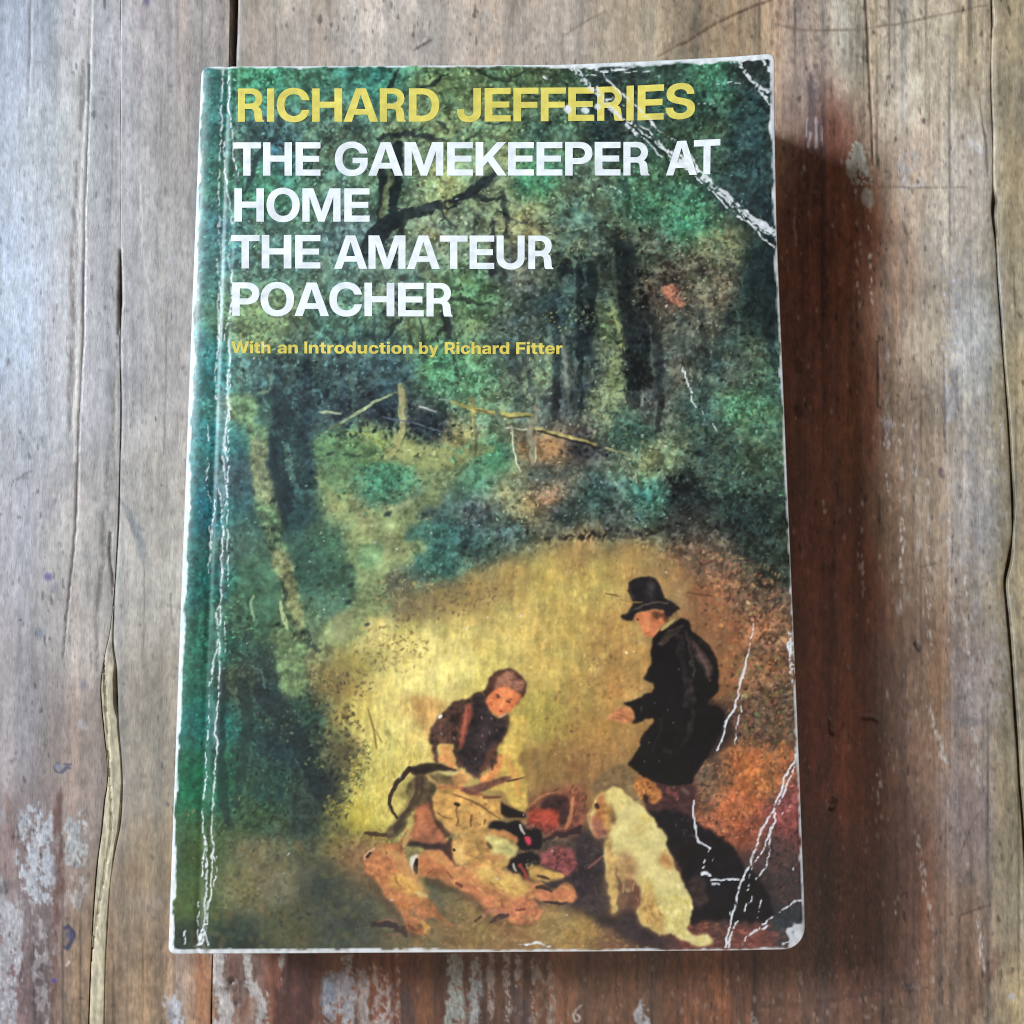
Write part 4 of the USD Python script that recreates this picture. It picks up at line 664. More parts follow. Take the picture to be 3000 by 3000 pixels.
P.C *= (1 + .025 * np.tanh(P.noise(2.6, seed=91) * 1.4) + .025 * np.tanh(P.noise(5.5, 7, seed=92)) + .02 * P.noise(14, seed=93))[..., None]
dull = (.05 * (1 - glow) * np.clip((2150 - P.Y) / 300, 0, 1))[..., None]
P.C = P.C * (1 - dull) + P.C.mean(2, keepdims=True) * dull * np.array([1.0, 1.03, .99])
lum = np.clip(ndimage.gaussian_filter(P.C.mean(2), .5), .04, 1)[..., None]
wood_part = ((1 - glow) * np.clip((2250 - P.Y) / 300, 0, 1))[..., None]
P.C *= 1 + wood_part * (np.clip((lum / .36) ** .42, .55, 1.12) - 1)
P.C *= 1 + glow[..., None] * np.array([.05, .02, -.04])
straw = np.tanh(P.noise(3.4, 16, seed=97)) * .5 + np.tanh(P.noise(7, 26, seed=98)) * .5
P.C *= 1 + (glow * np.clip((2400 - P.Y) / 150, 0, 1) * .085 * straw * (P.C.mean(2) > .33))[..., None]
lit = np.zeros((P.h, P.w)); lit[Wc] = cm
P.C *= 1 + (lit * (1 - glow))[..., None] * np.array([.0, .01, -.02])
# ---- wear: bare paper where the print has rubbed or cracked off, plus three painted lamp glints
wear_glints = np.zeros((P.h, P.w))
wn = P.noise(4, 7, seed=21) * .6 + P.noise(10, 22, seed=22) * .5
wn2 = P.noise(2.6, seed=23) * .9 + P.noise(9, seed=24) * .5


def crack(pts, width, bite=.55, jit=2.2, gain=1.0, soft=2.6):
    W, m = P.stroke_mask(pts, np.minimum(np.asarray(width, float), 7) * .72 + np.maximum(np.asarray(width, float) - 7, 0) * .4, soft, jit)
    k = np.clip((m - .5) * 1.6 + .56 + wn2[W] * bite * 1.25, 0, 1) * np.clip(m * 2.2, 0, 1) * gain
    wear_glints[W] = np.maximum(wear_glints[W], np.clip(k, 0, 1))


def bundle(pts, spread, n, w, bite=.75, seed=0):
    """A fold that has cracked into several thin strands."""
    p = smooth_line(pts, 6)
    t = np.gradient(p, axis=0); t /= np.linalg.norm(t, axis=1)[:, None] + 1e-9
    nr = np.stack([-t[:, 1], t[:, 0]], 1)
    r = np.random.default_rng(seed)
    for k in range(n):
        off = np.cumsum(r.normal(0, 1, len(p))); off = off - np.linspace(off[0], off[-1], len(p)) * .6
        off = (off / (np.abs(off).max() + 1e-9) * .7 + r.uniform(-.6, .6)) * spread
        a, b = sorted(r.integers(0, len(p), 2)) if k > 1 else (0, len(p) - 1)
        if b - a < 8:
            a, b = max(0, a - 8), min(len(p) - 1, b + 8)
        crack((p + nr * off[:, None])[a:b + 1], w * r.uniform(.7, 1.2), bite, 1.6)


EDGE = np.array([(584, 189), (2252, 190), (2369, 2790), (492, 2791)], float)
dist = []
for k in range(4):
    a, b = EDGE[k], EDGE[(k + 1) % 4]
    t = (b - a) / np.linalg.norm(b - a)
    dist.append(-(P.X - a[0]) * t[1] + (P.Y - a[1]) * t[0])
dt, dr, db, dl = dist
en = P.noise(6, seed=31) * .5 + P.noise(18, seed=32) * .7 + P.noise(60, seed=33) * .5
lw = np.interp(P.Y, [190, 900, 1700, 1900, 2050, 2400, 2500, 2650, 2790], [14, 14, 18, 18, 14, 7, 10, 16, 19])
tw = np.interp(P.X, [580, 700, 1500, 1650, 1850, 2000, 2260], [11, 10, 7, 12, 12, 11, 14])
rw = np.interp(P.Y, [190, 300, 1000, 1900, 2000, 2500, 2790], [13, 10, 7, 8, 11, 10, 11])
bw = np.interp(P.X, [500, 700, 1300, 1900, 2300], [14, 11, 11, 13, 12])
for d, w0, amp in ((dl, lw, 3.2), (dt, tw, 3.0), (dr, rw, 2.6), (db, bw, 2.4)):
    wear_glints = np.maximum(wear_glints, np.clip((w0 + amp * en - d) / 3.5, 0, 1))
cd = np.hypot(P.X - 2330, P.Y - 2750)                     # the rubbed, rounded lower right corner
wear_glints = np.maximum(wear_glints, np.clip((36 + 6 * en - (np.hypot(2369 - P.X, 2790 - P.Y)) * .55) / 5, 0, 1))
# hinge creases beside the spine
for pts, w, b in [
    (ZA((1258, 385), (1262, 480), (1255, 600), (1252, 740), (1243, 900), (1240, 1050), (1238, 1180), (1240, 1280), (1238, 1440)), [8, 6, 5, 5, 4, 4, 5, 7, 4], .7),
    (ZA((1290, 400), (1297, 520), (1296, 640), (1315, 760), (1325, 900), (1350, 1020)), [5, 5, 5, 5, 4, 3], .8), (ZA((1262, 800), (1268, 950), (1285, 1080), (1306, 1180), (1316, 1300)), [4, 5, 5, 5, 4], .7),
    (ZA((1300, 1310), (1296, 1450), (1310, 1600), (1300, 1750), (1278, 1860), (1272, 1932)), [3, 4, 4, 4, 5, 5], .9), (ZA((1228, 1470), (1232, 1580), (1245, 1680), (1252, 1760)), [5, 4, 4, 3], .7), (ZA((1228, 1660), (1232, 1780), (1238, 1932)), [6, 6, 5], .5),
    (ZD((1230, 0), (1222, 120), (1220, 330)), [5, 4, 4], .8), (ZD((1290, 0), (1298, 120), (1282, 250), (1290, 380), (1278, 470), (1268, 560), (1262, 680), (1275, 780)), [6, 6, 7, 6, 6, 9, 8, 6], .6),
    (ZD((1300, 180), (1298, 400), (1290, 640), (1292, 800)), [3, 4, 4, 4], 1), (ZD((1178, 470), (1182, 560)), [4, 3], .7), (ZD((1172, 660), (1175, 800), (1190, 905)), [3, 4, 2], .9), (ZD((1215, 890), (1205, 1000), (1200, 1090)), [4, 4, 3], .7),
    (ZD((1190, 1050), (1188, 1180), (1180, 1310)), [4, 4, 3], .7), (ZD((1262, 560), (1290, 720), (1280, 860), (1270, 960)), [4, 5, 5, 4], .6), (ZD((1240, 820), (1255, 960), (1255, 1080), (1250, 1220), (1256, 1330), (1245, 1460), (1222, 1560)), [4, 5, 6, 5, 6, 6, 4], .5),
    (ZD((1285, 860), (1288, 1000), (1286, 1140), (1290, 1260), (1292, 1400)), [4, 5, 4, 3, 2], .9), (ZD((1218, 1530), (1232, 1610), (1240, 1720), (1243, 1840), (1240, 1932)), [5, 6, 6, 6, 6], .6),
    (ZD((1248, 1500), (1246, 1580), (1232, 1650), (1228, 1730), (1205, 1830), (1195, 1932)), [5, 6, 7, 6, 7, 6], .5), (ZD((1270, 1590), (1276, 1720), (1268, 1850)), [3, 3, 2], 1),
    (ZG((1232, 0), (1238, 90), (1222, 200), (1216, 280), (1230, 380), (1215, 480), (1206, 620), (1200, 740), (1192, 830), (1205, 930), (1218, 1010)), [6, 6, 6, 7, 7, 6, 8, 7, 7, 7, 5], .4),
    (ZG((1185, 0), (1182, 200), (1170, 330), (1165, 460), (1160, 580), (1142, 690)), [4, 4, 5, 5, 5, 4], .9), (ZG((1140, 700), (1145, 800), (1156, 900), (1150, 1000), (1142, 1100)), [5, 5, 6, 6, 5], .6),
    (ZG((1160, 880), (1170, 1000), (1165, 1120), (1160, 1250), (1150, 1380), (1115, 1490)), [5, 6, 7, 9, 9, 12], .5), (ZG((1205, 950), (1195, 1080), (1190, 1200), (1172, 1280), (1168, 1400), (1172, 1495)), [5, 6, 6, 6, 6, 7], .5),
    (ZG((1225, 980), (1222, 1100), (1205, 1180)), [4, 4, 3], .9), (ZG((1120, 1240), (1118, 1400), (1135, 1480)), [5, 4, 8], .6)]:
    crack(pts, w, b)
crack(ZG((1100, 1500), (1130, 1475), (1150, 1440)), [16, 16, 6], .5); crack(ZG((1045, 1410), (1048, 1440), (1040, 1480)), [14, 16, 6], .35); crack(ZG((1135, 1480), (1155, 1430), (1160, 1360)), [18, 16, 8], .6)
# folded upper right corner
for pts, w, b in [
        (ZB((1340, 390), (1400, 480), (1450, 545), (1540, 630), (1640, 700), (1740, 770), (1850, 860), (1932, 930)), [5, 7, 9, 9, 7, 8, 8, 8], .6), (ZB((1450, 500), (1490, 560), (1540, 570)), [14, 16, 6], .4), (ZB((1540, 560), (1600, 600)), [7, 4], .7),
    (ZB((1468, 395), (1520, 470), (1600, 545), (1680, 610), (1760, 700), (1840, 770), (1900, 810), (1960, 880)), [4, 5, 5, 5, 6, 8, 9, 8], .7), (ZB((1640, 690), (1720, 720), (1800, 800), (1870, 890), (1932, 930)), [4, 6, 7, 7, 7], .7),
    (ZB((1720, 790), (1780, 850), (1820, 900)), [5, 6, 3], .7), (ZB((1240, 372), (1330, 372), (1450, 400), (1560, 405), (1680, 385)), [8, 14, 16, 14, 4], .7), (ZB((1380, 432), (1440, 430)), [3, 3], .8), (ZB((1590, 420), (1750, 415)), [3, 3], 1.1),
    (ZC((20, 850), (90, 960), (150, 1020), (170, 1060)), [7, 8, 7, 5], .6),
    (ZC((120, 1040), (200, 1110), (290, 1200), (400, 1280), (440, 1330), (540, 1420)), [5, 6, 7, 6, 6, 5], .8), (ZC((380, 1230), (440, 1270), (500, 1290), (545, 1290)), [6, 8, 9, 6], .7), (ZC((200, 1060), (250, 1110), (280, 1150)), [4, 6, 3], .9),
    (ZC((230, 380), (260, 400)), [4, 3], .7), (ZC((380, 500), (430, 570), (515, 610)), [6, 5, 6], .7), (ZC((405, 510), (440, 580), (475, 625), (525, 650)), [5, 5, 5, 6], .7),
    (ZC((402, 345), (430, 390), (455, 430), (480, 470), (515, 520)), [7, 7, 7, 8, 7], .6), (ZC((440, 350), (480, 400), (510, 470)), [10, 10, 8], .9), (ZC((470, 330), (510, 400)), [16, 12], .8), (ZC((170, 495), (320, 508)), [2.5, 2.5], 1.2), (ZC((90, 600), (185, 605)), [3, 4], 1.2),
    (ZB((1150, 430), (1165, 445)), [10, 8], .4), (ZB((1510, 1050), (1590, 1085)), [3, 3], .9)]:
    crack(pts, w, b)
for x, y, l in [(1278, 620, 13), (1382, 624, 12), (1447, 606, 8)]:  # glints of a lamp on the cover, painted as white spots
    q = ZB((x, y))[0]; W, m = P.stroke_mask([(q[0] - 2, q[1] - 2), (q[0] + 3, q[1] + 2)], l * 1.5, 3, 1.5); wear_glints[W] = np.maximum(wear_glints[W], m)
bundle(ZC((-60, 850), (30, 930), (70, 970), (130, 1030), (200, 1080), (270, 1140), (340, 1200), (410, 1260), (470, 1300), (545, 1325)), 9, 9, 4.6, .7, 3)
bundle(ZC((380, 1230), (440, 1275), (500, 1310), (545, 1330)), 12, 6, 5, .6, 4)
bundle(ZB((1225, 372), (1300, 385), (1350, 430), (1400, 500), (1480, 570), (1560, 650), (1640, 740), (1720, 800)), 8, 8, 4.8, .7, 5)
bundle(ZB((1840, 860), (1880, 900), (1932, 935), (1990, 985)), 12, 7, 5, .6, 6)
bundle(ZC((215, 345), (260, 370), (320, 430), (380, 500), (440, 545), (515, 565)), 6, 6, 5, .6, 7)
# rubbed, greyed strip between the hinge creases
hz = np.clip(1 - np.abs(P.X - np.interp(P.Y, [190, 900, 1700, 2300, 2790], [662, 652, 650, 616, 598])) / 22, 0, 1) * np.clip(.35 + .5 * P.noise(6, 30, seed=81) + .3 * P.noise(3, 8, seed=82), 0, 1)
wear_glints = np.maximum(wear_glints, hz * .34)
# right-hand side and lower right corner
for pts, w, b in [
    (ZF((0, 140), (15, 200), (40, 270), (60, 340), (85, 385)), [5, 7, 9, 8, 4], .6), (ZF((100, 390), (130, 455)), [4, 3], 1), (ZF((170, 470), (190, 500)), [5, 4], .8), (ZF((30, 250), (50, 320)), [5, 4], .8),
    (Z5((1460, 545), (1448, 640), (1435, 740), (1420, 820)), [4, 6, 6, 7], .55), (Z5((1425, 810), (1400, 900), (1375, 970), (1350, 1060), (1330, 1150), (1290, 1210), (1262, 1270), (1245, 1350), (1205, 1440)), [11, 12, 10, 9, 12, 10, 8, 8, 9], .2),
    (Z5((1380, 1050), (1375, 1130), (1360, 1240), (1345, 1320), (1340, 1400)), [3, 4, 5, 4, 2], .9), (Z5((1720, 620), (1740, 700), (1730, 790), (1760, 900)), [12, 12, 10, 7], .9), (Z5((1725, 860), (1755, 1000), (1775, 1150), (1790, 1300)), [6, 5, 6, 6], .5),
    (Z7((1755, 20), (1710, 110), (1660, 200), (1630, 300), (1590, 400), (1560, 490), (1500, 560), (1460, 640), (1430, 740), (1400, 840), (1370, 930), (1310, 1030), (1285, 1110), (1270, 1190), (1250, 1280), (1215, 1380), (1195, 1460), (1175, 1590)),
     [7, 9, 9, 11, 11, 10, 8, 8, 9, 11, 12, 12, 11, 10, 9, 9, 8, 9], .35),
    (Z7((1735, 120), (1690, 230), (1650, 330), (1620, 400), (1580, 480), (1570, 570), (1545, 650), (1530, 760), (1530, 830)), [6, 7, 8, 7, 7, 7, 7, 6, 4], .6), (Z7((1550, 590), (1520, 690), (1490, 730)), [8, 8, 4], .6),
    (Z7((1500, 740), (1480, 800), (1440, 860), (1410, 900)), [6, 7, 6, 3], .7), (Z7((1530, 850), (1500, 930), (1460, 1000), (1420, 1045)), [5, 7, 6, 3], .6), (Z7((1390, 950), (1370, 1030)), [8, 5], .7), (Z7((1370, 1080), (1350, 1130)), [6, 5], .6), (Z7((1390, 1190), (1370, 1230)), [6, 4], .6),
    (Z7((1345, 1240), (1325, 1285)), [6, 5], .6), (Z7((1465, 1200), (1450, 1270), (1435, 1350)), [4, 4, 2], 1), (Z7((1215, 1290), (1220, 1330)), [8, 6], .5), (Z7((1280, 1380), (1240, 1430), (1215, 1500), (1200, 1590)), [6, 8, 8, 8], .6), (Z7((1270, 1190), (1285, 1090), (1330, 1020)), [5, 8, 5], .7),
    (Z7((1800, 1200), (1740, 1220), (1690, 1260), (1640, 1290)), [9, 12, 9, 7], .35), (Z7((1635, 1290), (1610, 1310)), [5, 3], .8), (Z7((1560, 1345), (1510, 1380), (1480, 1410)), [6, 9, 4], .5), (Z7((1515, 1410), (1470, 1440)), [8, 6], .5), (Z7((1450, 1430), (1400, 1470), (1370, 1500)), [6, 8, 5], .6),
    (Z7((1350, 1505), (1310, 1570)), [4, 4], .9), (Z7((915, 395), (912, 480), (925, 560), (938, 640), (942, 720), (990, 755), (1060, 785)), [9, 10, 9, 8, 9, 9, 10], .15), (Z7((1060, 780), (1045, 815)), [8, 6], .3), (Z7((1000, 880), (995, 895)), [9, 8], .3),
    (Z7((995, 940), (990, 955)), [9, 7], .3), (Z7((980, 990), (1020, 990), (1055, 1010)), [10, 14, 8], .4), (Z7((1060, 1045), (1150, 1040), (1275, 1038)), [10, 7, 8], .25), (Z7((1070, 1070), (1120, 1075)), [11, 9], .5), (Z7((1070, 870), (1065, 885)), [5, 5], .7), (Z7((1640, 500), (1690, 450)), [5, 3], .9),
    (Z7((1720, 955), (1722, 965)), [6, 6], .3), (Z7((1640, 1570), (1700, 1540), (1720, 1500)), [8, 8, 4], .6), (ZH((1000, 1485), (1100, 1478), (1180, 1490)), [5, 8, 5], .5), (ZA((1490, 1905 + 40), (1500, 1960)), [7, 9], .4), (ZF((600, 1700), (612, 1850)), [10, 14], .9)]:
    crack(pts, w, b)
for _ in range(45):
    x, y = P.rng.uniform(560, 2340), P.rng.uniform(200, 2780)
    r = P.rng.uniform(1.5, 3.6)
    W, m = P.stroke_mask([(x, y), (x + P.rng.normal(0, 3), y + P.rng.normal(0, 3))], r * 1.6, 2); wear_glints[W] = np.maximum(wear_glints[W], m * P.rng.uniform(.4, .9))
wear_glints = np.clip(wear_glints, 0, 1) * (.93 - .07 * np.clip(P.noise(5, seed=95), -1, 1))
PAPER = np.array([232, 234, 236]) / 255
ink = P.C.copy()
cover_tone = lambda c, w: lin(c * (1 - w[..., None]) + PAPER * w[..., None])

# ------------------------------------------------------------------ the old table boards: colour and relief
T = Print(-180, -180, 3180, 3180, 3.0, 5)
T.jx, T.jy = T.noise(10, 30, seed=41) * .7 + T.noise(4, 10, seed=43) * .4, T.noise(12, 20, seed=42) * .8
T.tex = T.noise(4, 60, seed=45) * .6 + T.noise(14, 300, seed=46) * .5
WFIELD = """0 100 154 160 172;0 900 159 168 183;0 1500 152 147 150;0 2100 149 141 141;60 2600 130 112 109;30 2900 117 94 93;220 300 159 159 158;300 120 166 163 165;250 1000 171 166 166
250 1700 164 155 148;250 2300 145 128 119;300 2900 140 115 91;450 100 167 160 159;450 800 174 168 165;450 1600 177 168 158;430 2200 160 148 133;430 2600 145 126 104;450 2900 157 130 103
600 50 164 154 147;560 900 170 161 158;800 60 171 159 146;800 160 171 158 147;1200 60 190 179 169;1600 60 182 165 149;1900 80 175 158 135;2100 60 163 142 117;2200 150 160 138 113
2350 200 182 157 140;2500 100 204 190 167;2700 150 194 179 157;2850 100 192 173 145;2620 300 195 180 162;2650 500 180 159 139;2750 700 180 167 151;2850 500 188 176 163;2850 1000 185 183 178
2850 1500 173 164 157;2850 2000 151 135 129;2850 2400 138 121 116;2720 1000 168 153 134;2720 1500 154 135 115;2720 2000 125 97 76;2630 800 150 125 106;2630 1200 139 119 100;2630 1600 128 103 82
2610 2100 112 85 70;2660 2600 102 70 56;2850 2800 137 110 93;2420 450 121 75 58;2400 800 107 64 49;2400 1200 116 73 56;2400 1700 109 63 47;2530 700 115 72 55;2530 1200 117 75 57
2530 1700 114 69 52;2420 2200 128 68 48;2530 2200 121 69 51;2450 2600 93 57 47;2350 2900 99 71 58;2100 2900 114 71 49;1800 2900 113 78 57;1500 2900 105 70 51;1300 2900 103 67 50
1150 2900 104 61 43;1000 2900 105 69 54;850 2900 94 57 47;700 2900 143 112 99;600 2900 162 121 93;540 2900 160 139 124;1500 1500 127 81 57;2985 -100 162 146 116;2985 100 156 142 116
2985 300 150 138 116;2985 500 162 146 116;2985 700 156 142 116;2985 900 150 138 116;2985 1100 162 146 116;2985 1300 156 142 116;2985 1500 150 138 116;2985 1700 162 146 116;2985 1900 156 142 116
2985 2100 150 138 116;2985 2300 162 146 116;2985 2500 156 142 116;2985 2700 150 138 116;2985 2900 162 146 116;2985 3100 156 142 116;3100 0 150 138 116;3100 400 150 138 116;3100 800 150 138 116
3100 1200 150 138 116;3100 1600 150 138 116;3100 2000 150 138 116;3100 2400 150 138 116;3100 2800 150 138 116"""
T.C[:] = T.field([[float(v) for v in t.split()] for t in WFIELD.replace("\n", ";").split(";")], along=.42)  # window glare painted grey into the boards, left brown in the book shadow
g1, g2, g3 = T.noise(3.2, 90, seed=51), T.noise(9, 340, seed=52), T.noise(30, 900, seed=53)
g4, g5 = T.noise(5, 14, seed=54), T.noise(45, 70, seed=55)
rough_side = np.clip((T.X - 1900) / 500, 0, 1)
low = np.clip((T.Y - 2550) / 250, 0, 1)
amp = 1 + .5 * np.maximum(rough_side * .6, low)
T.C *= (1 + amp * ((.016 + .016 * rough_side) * g1 + .026 * g2 + .03 * g3 + .034 * g4 + .034 * g5))[..., None]
band = T.noise(16, 1400, seed=56) * .6 + T.noise(40, 2000, seed=57) * .6
T.C *= 1 + (.035 * band * (1 + .8 * rough_side))[..., None] * np.array([1, 1.1, 1.25])
ridge = np.clip((T.noise(3.4, 420, seed=58) - 1.25) * 1.6, 0, 1) * (.25 + .75 * np.maximum(rough_side, low)) * np.clip(.6 + .5 * T.noise(12, 90, seed=59), 0, 1)
T.C *= (1 - .30 * ridge)[..., None]
T.C += (.005 * g2 * amp)[..., None] * np.array([1, .1, -.7]) + (.005 * g3)[..., None] * np.array([1, 0, -.8])
depth = np.zeros((T.h, T.w))            # relief, metres, downwards
depth += 0.00005 * ridge + 0.000004 * g1 + .00001 * g2
R5 = np.random.default_rng(77)


def wdabs(n, box, size, thin, color, alpha, ang=(1.45, 1.69), dig=0.0):
    x0, y0, x1, y1 = box
    for _ in range(n):
        x, y = R5.uniform(x0, x1), R5.uniform(y0, y1)
        l = R5.uniform(*size)
        i, j = int((y - T.y0) / T.d), int((x - T.x0) / T.d)
        c = T.C[min(i, T.h - 1), min(j, T.w - 1)] * color if np.ndim(color) == 0 else np.array(color) / 255 * R5.uniform(.88, 1.12)
        T.dab(x, y, l, max(2.0, l * R5.uniform(*thin)), R5.uniform(*ang), c, alpha * R5.uniform(.4, 1), .5)


wdabs(900, (-150, -150, 3150, 3150), (12, 60), (.06, .16), .80, .5)
wdabs(900, (-150, -150, 3150, 3150), (10, 60), (.06, .2), 1.14, .5)
wdabs(420, (-150, -150, 3150, 3150), (5, 13), (.4, .9), .72, .5, (0, 3.1))
wdabs(420, (-150, -150, 3150, 3150), (6, 22), (.4, .8), 1.13, .45, (.8, 2.2))
wdabs(260, (2200, -100, 2960, 3100), (5, 14), (.25, .5), .55, .7)
wdabs(300, (2230, 0, 2940, 3100), (4, 14), (.25, .5), (196, 184, 172), .55)
wdabs(130, (1900, 0, 2700, 190), (4, 16), (.3, .7), .62, .55, (.6, 2.4))
wdabs(50, (1900, 0, 2900, 190), (4, 8), (.5, .8), (204, 190, 166), .7)
wdabs(160, (480, 2800, 2900, 3100), (6, 30), (.15, .35), .6, .6)
wdabs(240, (900, 2800, 2900, 3150), (4, 16), (.25, .6), (168, 152, 138), .5)
wdabs(200, (2280, 400, 2600, 2900), (8, 44), (.08, .2), .74, .5)
wdabs(110, (2280, 500, 2600, 2900), (5, 30), (.1, .2), 1.35, .5)
wdabs(60, (0, 0, 680, 3000), (6, 13), (.5, .9), .66, .6, (0, 3.1))
wdabs(90, (1000, 0, 2000, 190), (6, 16), (.5, .9), 1.2, .55, (0, 3.1))
wdabs(200, (2600, 100, 2930, 2400), (8, 30), (.12, .3), (176, 170, 168), .5)
# strings of pale raised grain
for x0, x1, y0, y1, n, a in [(2636, 2646, 1060, 1720, 38, .8), (2712, 2730, 1380, 1960, 34, .8), (2776, 2792, 1400, 2000, 34, .8), (2822, 2832, 1690, 1830, 12, .8), (2668, 2690, 1230, 1480, 18, .7), (2595, 2606, 1150, 1480, 16, .6), (2930, 2936, 1010, 1350, 18, .8),
                             (2516, 2532, 1460, 1760, 18, .7), (2545, 2556, 560, 900, 20, .85), (2505, 2515, 560, 900, 14, .6), (2820, 2870, 1850, 2010, 24, .6), (2700, 2790, 2060, 2240, 46, .65), (2830, 2880, 2000, 2330, 40, .6), (2670, 2760, 2450, 2800, 40, .5), (2855, 2885, 2660, 2840, 30, .8),
                             (2570, 2578, 2250, 2480, 14, .7), (2625, 2680, 480, 560, 22, .7), (2655, 2720, 440, 550, 26, .5), (2330, 2334, 600, 720, 8, .5), (2410, 2420, 1440, 1500, 6, .8)]:
    for k in range(n):
        y = y0 + (y1 - y0) * R5.random(); x = x0 + (x1 - x0) * ((y - y0) / (y1 - y0)) * .6 + R5.normal(0, 4) + (x1 - x0) * .2
        l = R5.uniform(5, 17); T.dab(x, y, l, R5.uniform(2.4, 5), R5.uniform(1.5, 1.68), np.array((190, 182, 176)) / 255 * R5.uniform(.9, 1.12), a * R5.uniform(.5, 1), .5)


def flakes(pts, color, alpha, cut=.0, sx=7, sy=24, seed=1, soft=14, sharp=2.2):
    """Flaked rough patches, the light they catch painted pale, broken up along the grain."""
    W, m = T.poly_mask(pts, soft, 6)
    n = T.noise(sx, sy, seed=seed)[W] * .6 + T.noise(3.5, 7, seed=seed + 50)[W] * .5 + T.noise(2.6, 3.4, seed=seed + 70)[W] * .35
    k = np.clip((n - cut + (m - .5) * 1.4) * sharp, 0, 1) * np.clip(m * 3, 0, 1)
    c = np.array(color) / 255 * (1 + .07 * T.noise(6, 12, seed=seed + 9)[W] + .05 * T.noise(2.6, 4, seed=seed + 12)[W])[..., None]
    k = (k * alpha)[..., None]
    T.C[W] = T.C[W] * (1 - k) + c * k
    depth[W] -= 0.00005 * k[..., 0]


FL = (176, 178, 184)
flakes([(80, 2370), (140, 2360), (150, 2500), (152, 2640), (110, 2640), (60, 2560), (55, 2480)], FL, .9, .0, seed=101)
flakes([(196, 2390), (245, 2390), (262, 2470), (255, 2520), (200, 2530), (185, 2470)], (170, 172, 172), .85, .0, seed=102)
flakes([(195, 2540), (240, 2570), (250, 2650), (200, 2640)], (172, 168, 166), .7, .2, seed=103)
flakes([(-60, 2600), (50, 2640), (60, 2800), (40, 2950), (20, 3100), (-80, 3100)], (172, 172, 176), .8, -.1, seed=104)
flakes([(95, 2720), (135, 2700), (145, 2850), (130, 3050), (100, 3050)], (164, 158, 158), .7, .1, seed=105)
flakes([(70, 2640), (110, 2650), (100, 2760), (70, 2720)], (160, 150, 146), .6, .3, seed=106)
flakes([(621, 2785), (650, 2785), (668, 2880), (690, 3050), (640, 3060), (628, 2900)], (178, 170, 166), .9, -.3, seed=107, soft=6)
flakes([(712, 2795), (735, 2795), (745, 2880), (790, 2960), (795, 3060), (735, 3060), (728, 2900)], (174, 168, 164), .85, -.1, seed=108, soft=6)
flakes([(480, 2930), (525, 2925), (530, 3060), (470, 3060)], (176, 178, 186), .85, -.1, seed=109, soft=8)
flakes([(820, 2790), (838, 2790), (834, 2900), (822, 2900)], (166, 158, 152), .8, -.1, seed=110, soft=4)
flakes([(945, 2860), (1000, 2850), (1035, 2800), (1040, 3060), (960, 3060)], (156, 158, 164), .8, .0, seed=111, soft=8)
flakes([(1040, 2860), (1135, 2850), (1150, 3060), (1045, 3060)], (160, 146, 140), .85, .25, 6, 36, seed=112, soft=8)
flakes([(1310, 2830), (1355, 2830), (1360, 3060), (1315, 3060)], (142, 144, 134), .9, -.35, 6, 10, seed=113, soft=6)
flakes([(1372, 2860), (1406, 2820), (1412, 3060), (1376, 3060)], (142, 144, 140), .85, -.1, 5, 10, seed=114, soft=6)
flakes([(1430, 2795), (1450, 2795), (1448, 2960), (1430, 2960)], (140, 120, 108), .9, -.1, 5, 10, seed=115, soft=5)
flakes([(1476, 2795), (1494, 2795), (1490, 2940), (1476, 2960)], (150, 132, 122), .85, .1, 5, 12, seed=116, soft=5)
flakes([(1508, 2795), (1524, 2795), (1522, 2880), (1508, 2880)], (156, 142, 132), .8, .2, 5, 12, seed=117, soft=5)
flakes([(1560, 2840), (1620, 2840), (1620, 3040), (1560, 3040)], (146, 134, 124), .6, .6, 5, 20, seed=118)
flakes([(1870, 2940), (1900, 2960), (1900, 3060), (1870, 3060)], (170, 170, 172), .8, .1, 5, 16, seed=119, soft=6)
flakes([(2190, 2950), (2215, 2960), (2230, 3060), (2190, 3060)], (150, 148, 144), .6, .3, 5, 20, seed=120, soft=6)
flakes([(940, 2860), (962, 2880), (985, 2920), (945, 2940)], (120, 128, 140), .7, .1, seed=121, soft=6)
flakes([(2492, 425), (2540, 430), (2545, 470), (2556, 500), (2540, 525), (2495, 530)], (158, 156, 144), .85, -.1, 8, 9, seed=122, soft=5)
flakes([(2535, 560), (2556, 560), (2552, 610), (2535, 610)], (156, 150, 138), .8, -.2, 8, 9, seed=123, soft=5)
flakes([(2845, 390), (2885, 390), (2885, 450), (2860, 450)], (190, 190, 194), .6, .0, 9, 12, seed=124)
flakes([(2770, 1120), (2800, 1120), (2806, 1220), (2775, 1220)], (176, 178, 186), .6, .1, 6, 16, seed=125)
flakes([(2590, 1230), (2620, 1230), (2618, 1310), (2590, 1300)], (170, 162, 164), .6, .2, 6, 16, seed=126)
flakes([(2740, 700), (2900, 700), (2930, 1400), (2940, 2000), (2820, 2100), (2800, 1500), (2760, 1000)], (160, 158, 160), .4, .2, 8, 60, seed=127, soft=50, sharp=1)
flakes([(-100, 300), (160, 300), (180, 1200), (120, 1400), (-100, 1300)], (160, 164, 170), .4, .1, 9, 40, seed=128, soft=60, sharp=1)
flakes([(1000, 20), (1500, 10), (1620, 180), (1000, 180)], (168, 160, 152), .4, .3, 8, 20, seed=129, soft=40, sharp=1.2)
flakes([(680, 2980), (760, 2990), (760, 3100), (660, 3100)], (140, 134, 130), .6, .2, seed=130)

gm_ = T.noise(4, 12, seed=71) * .6 + T.noise(12, 40, seed=72) * .6 + T.noise(3.2, seed=73) * .4
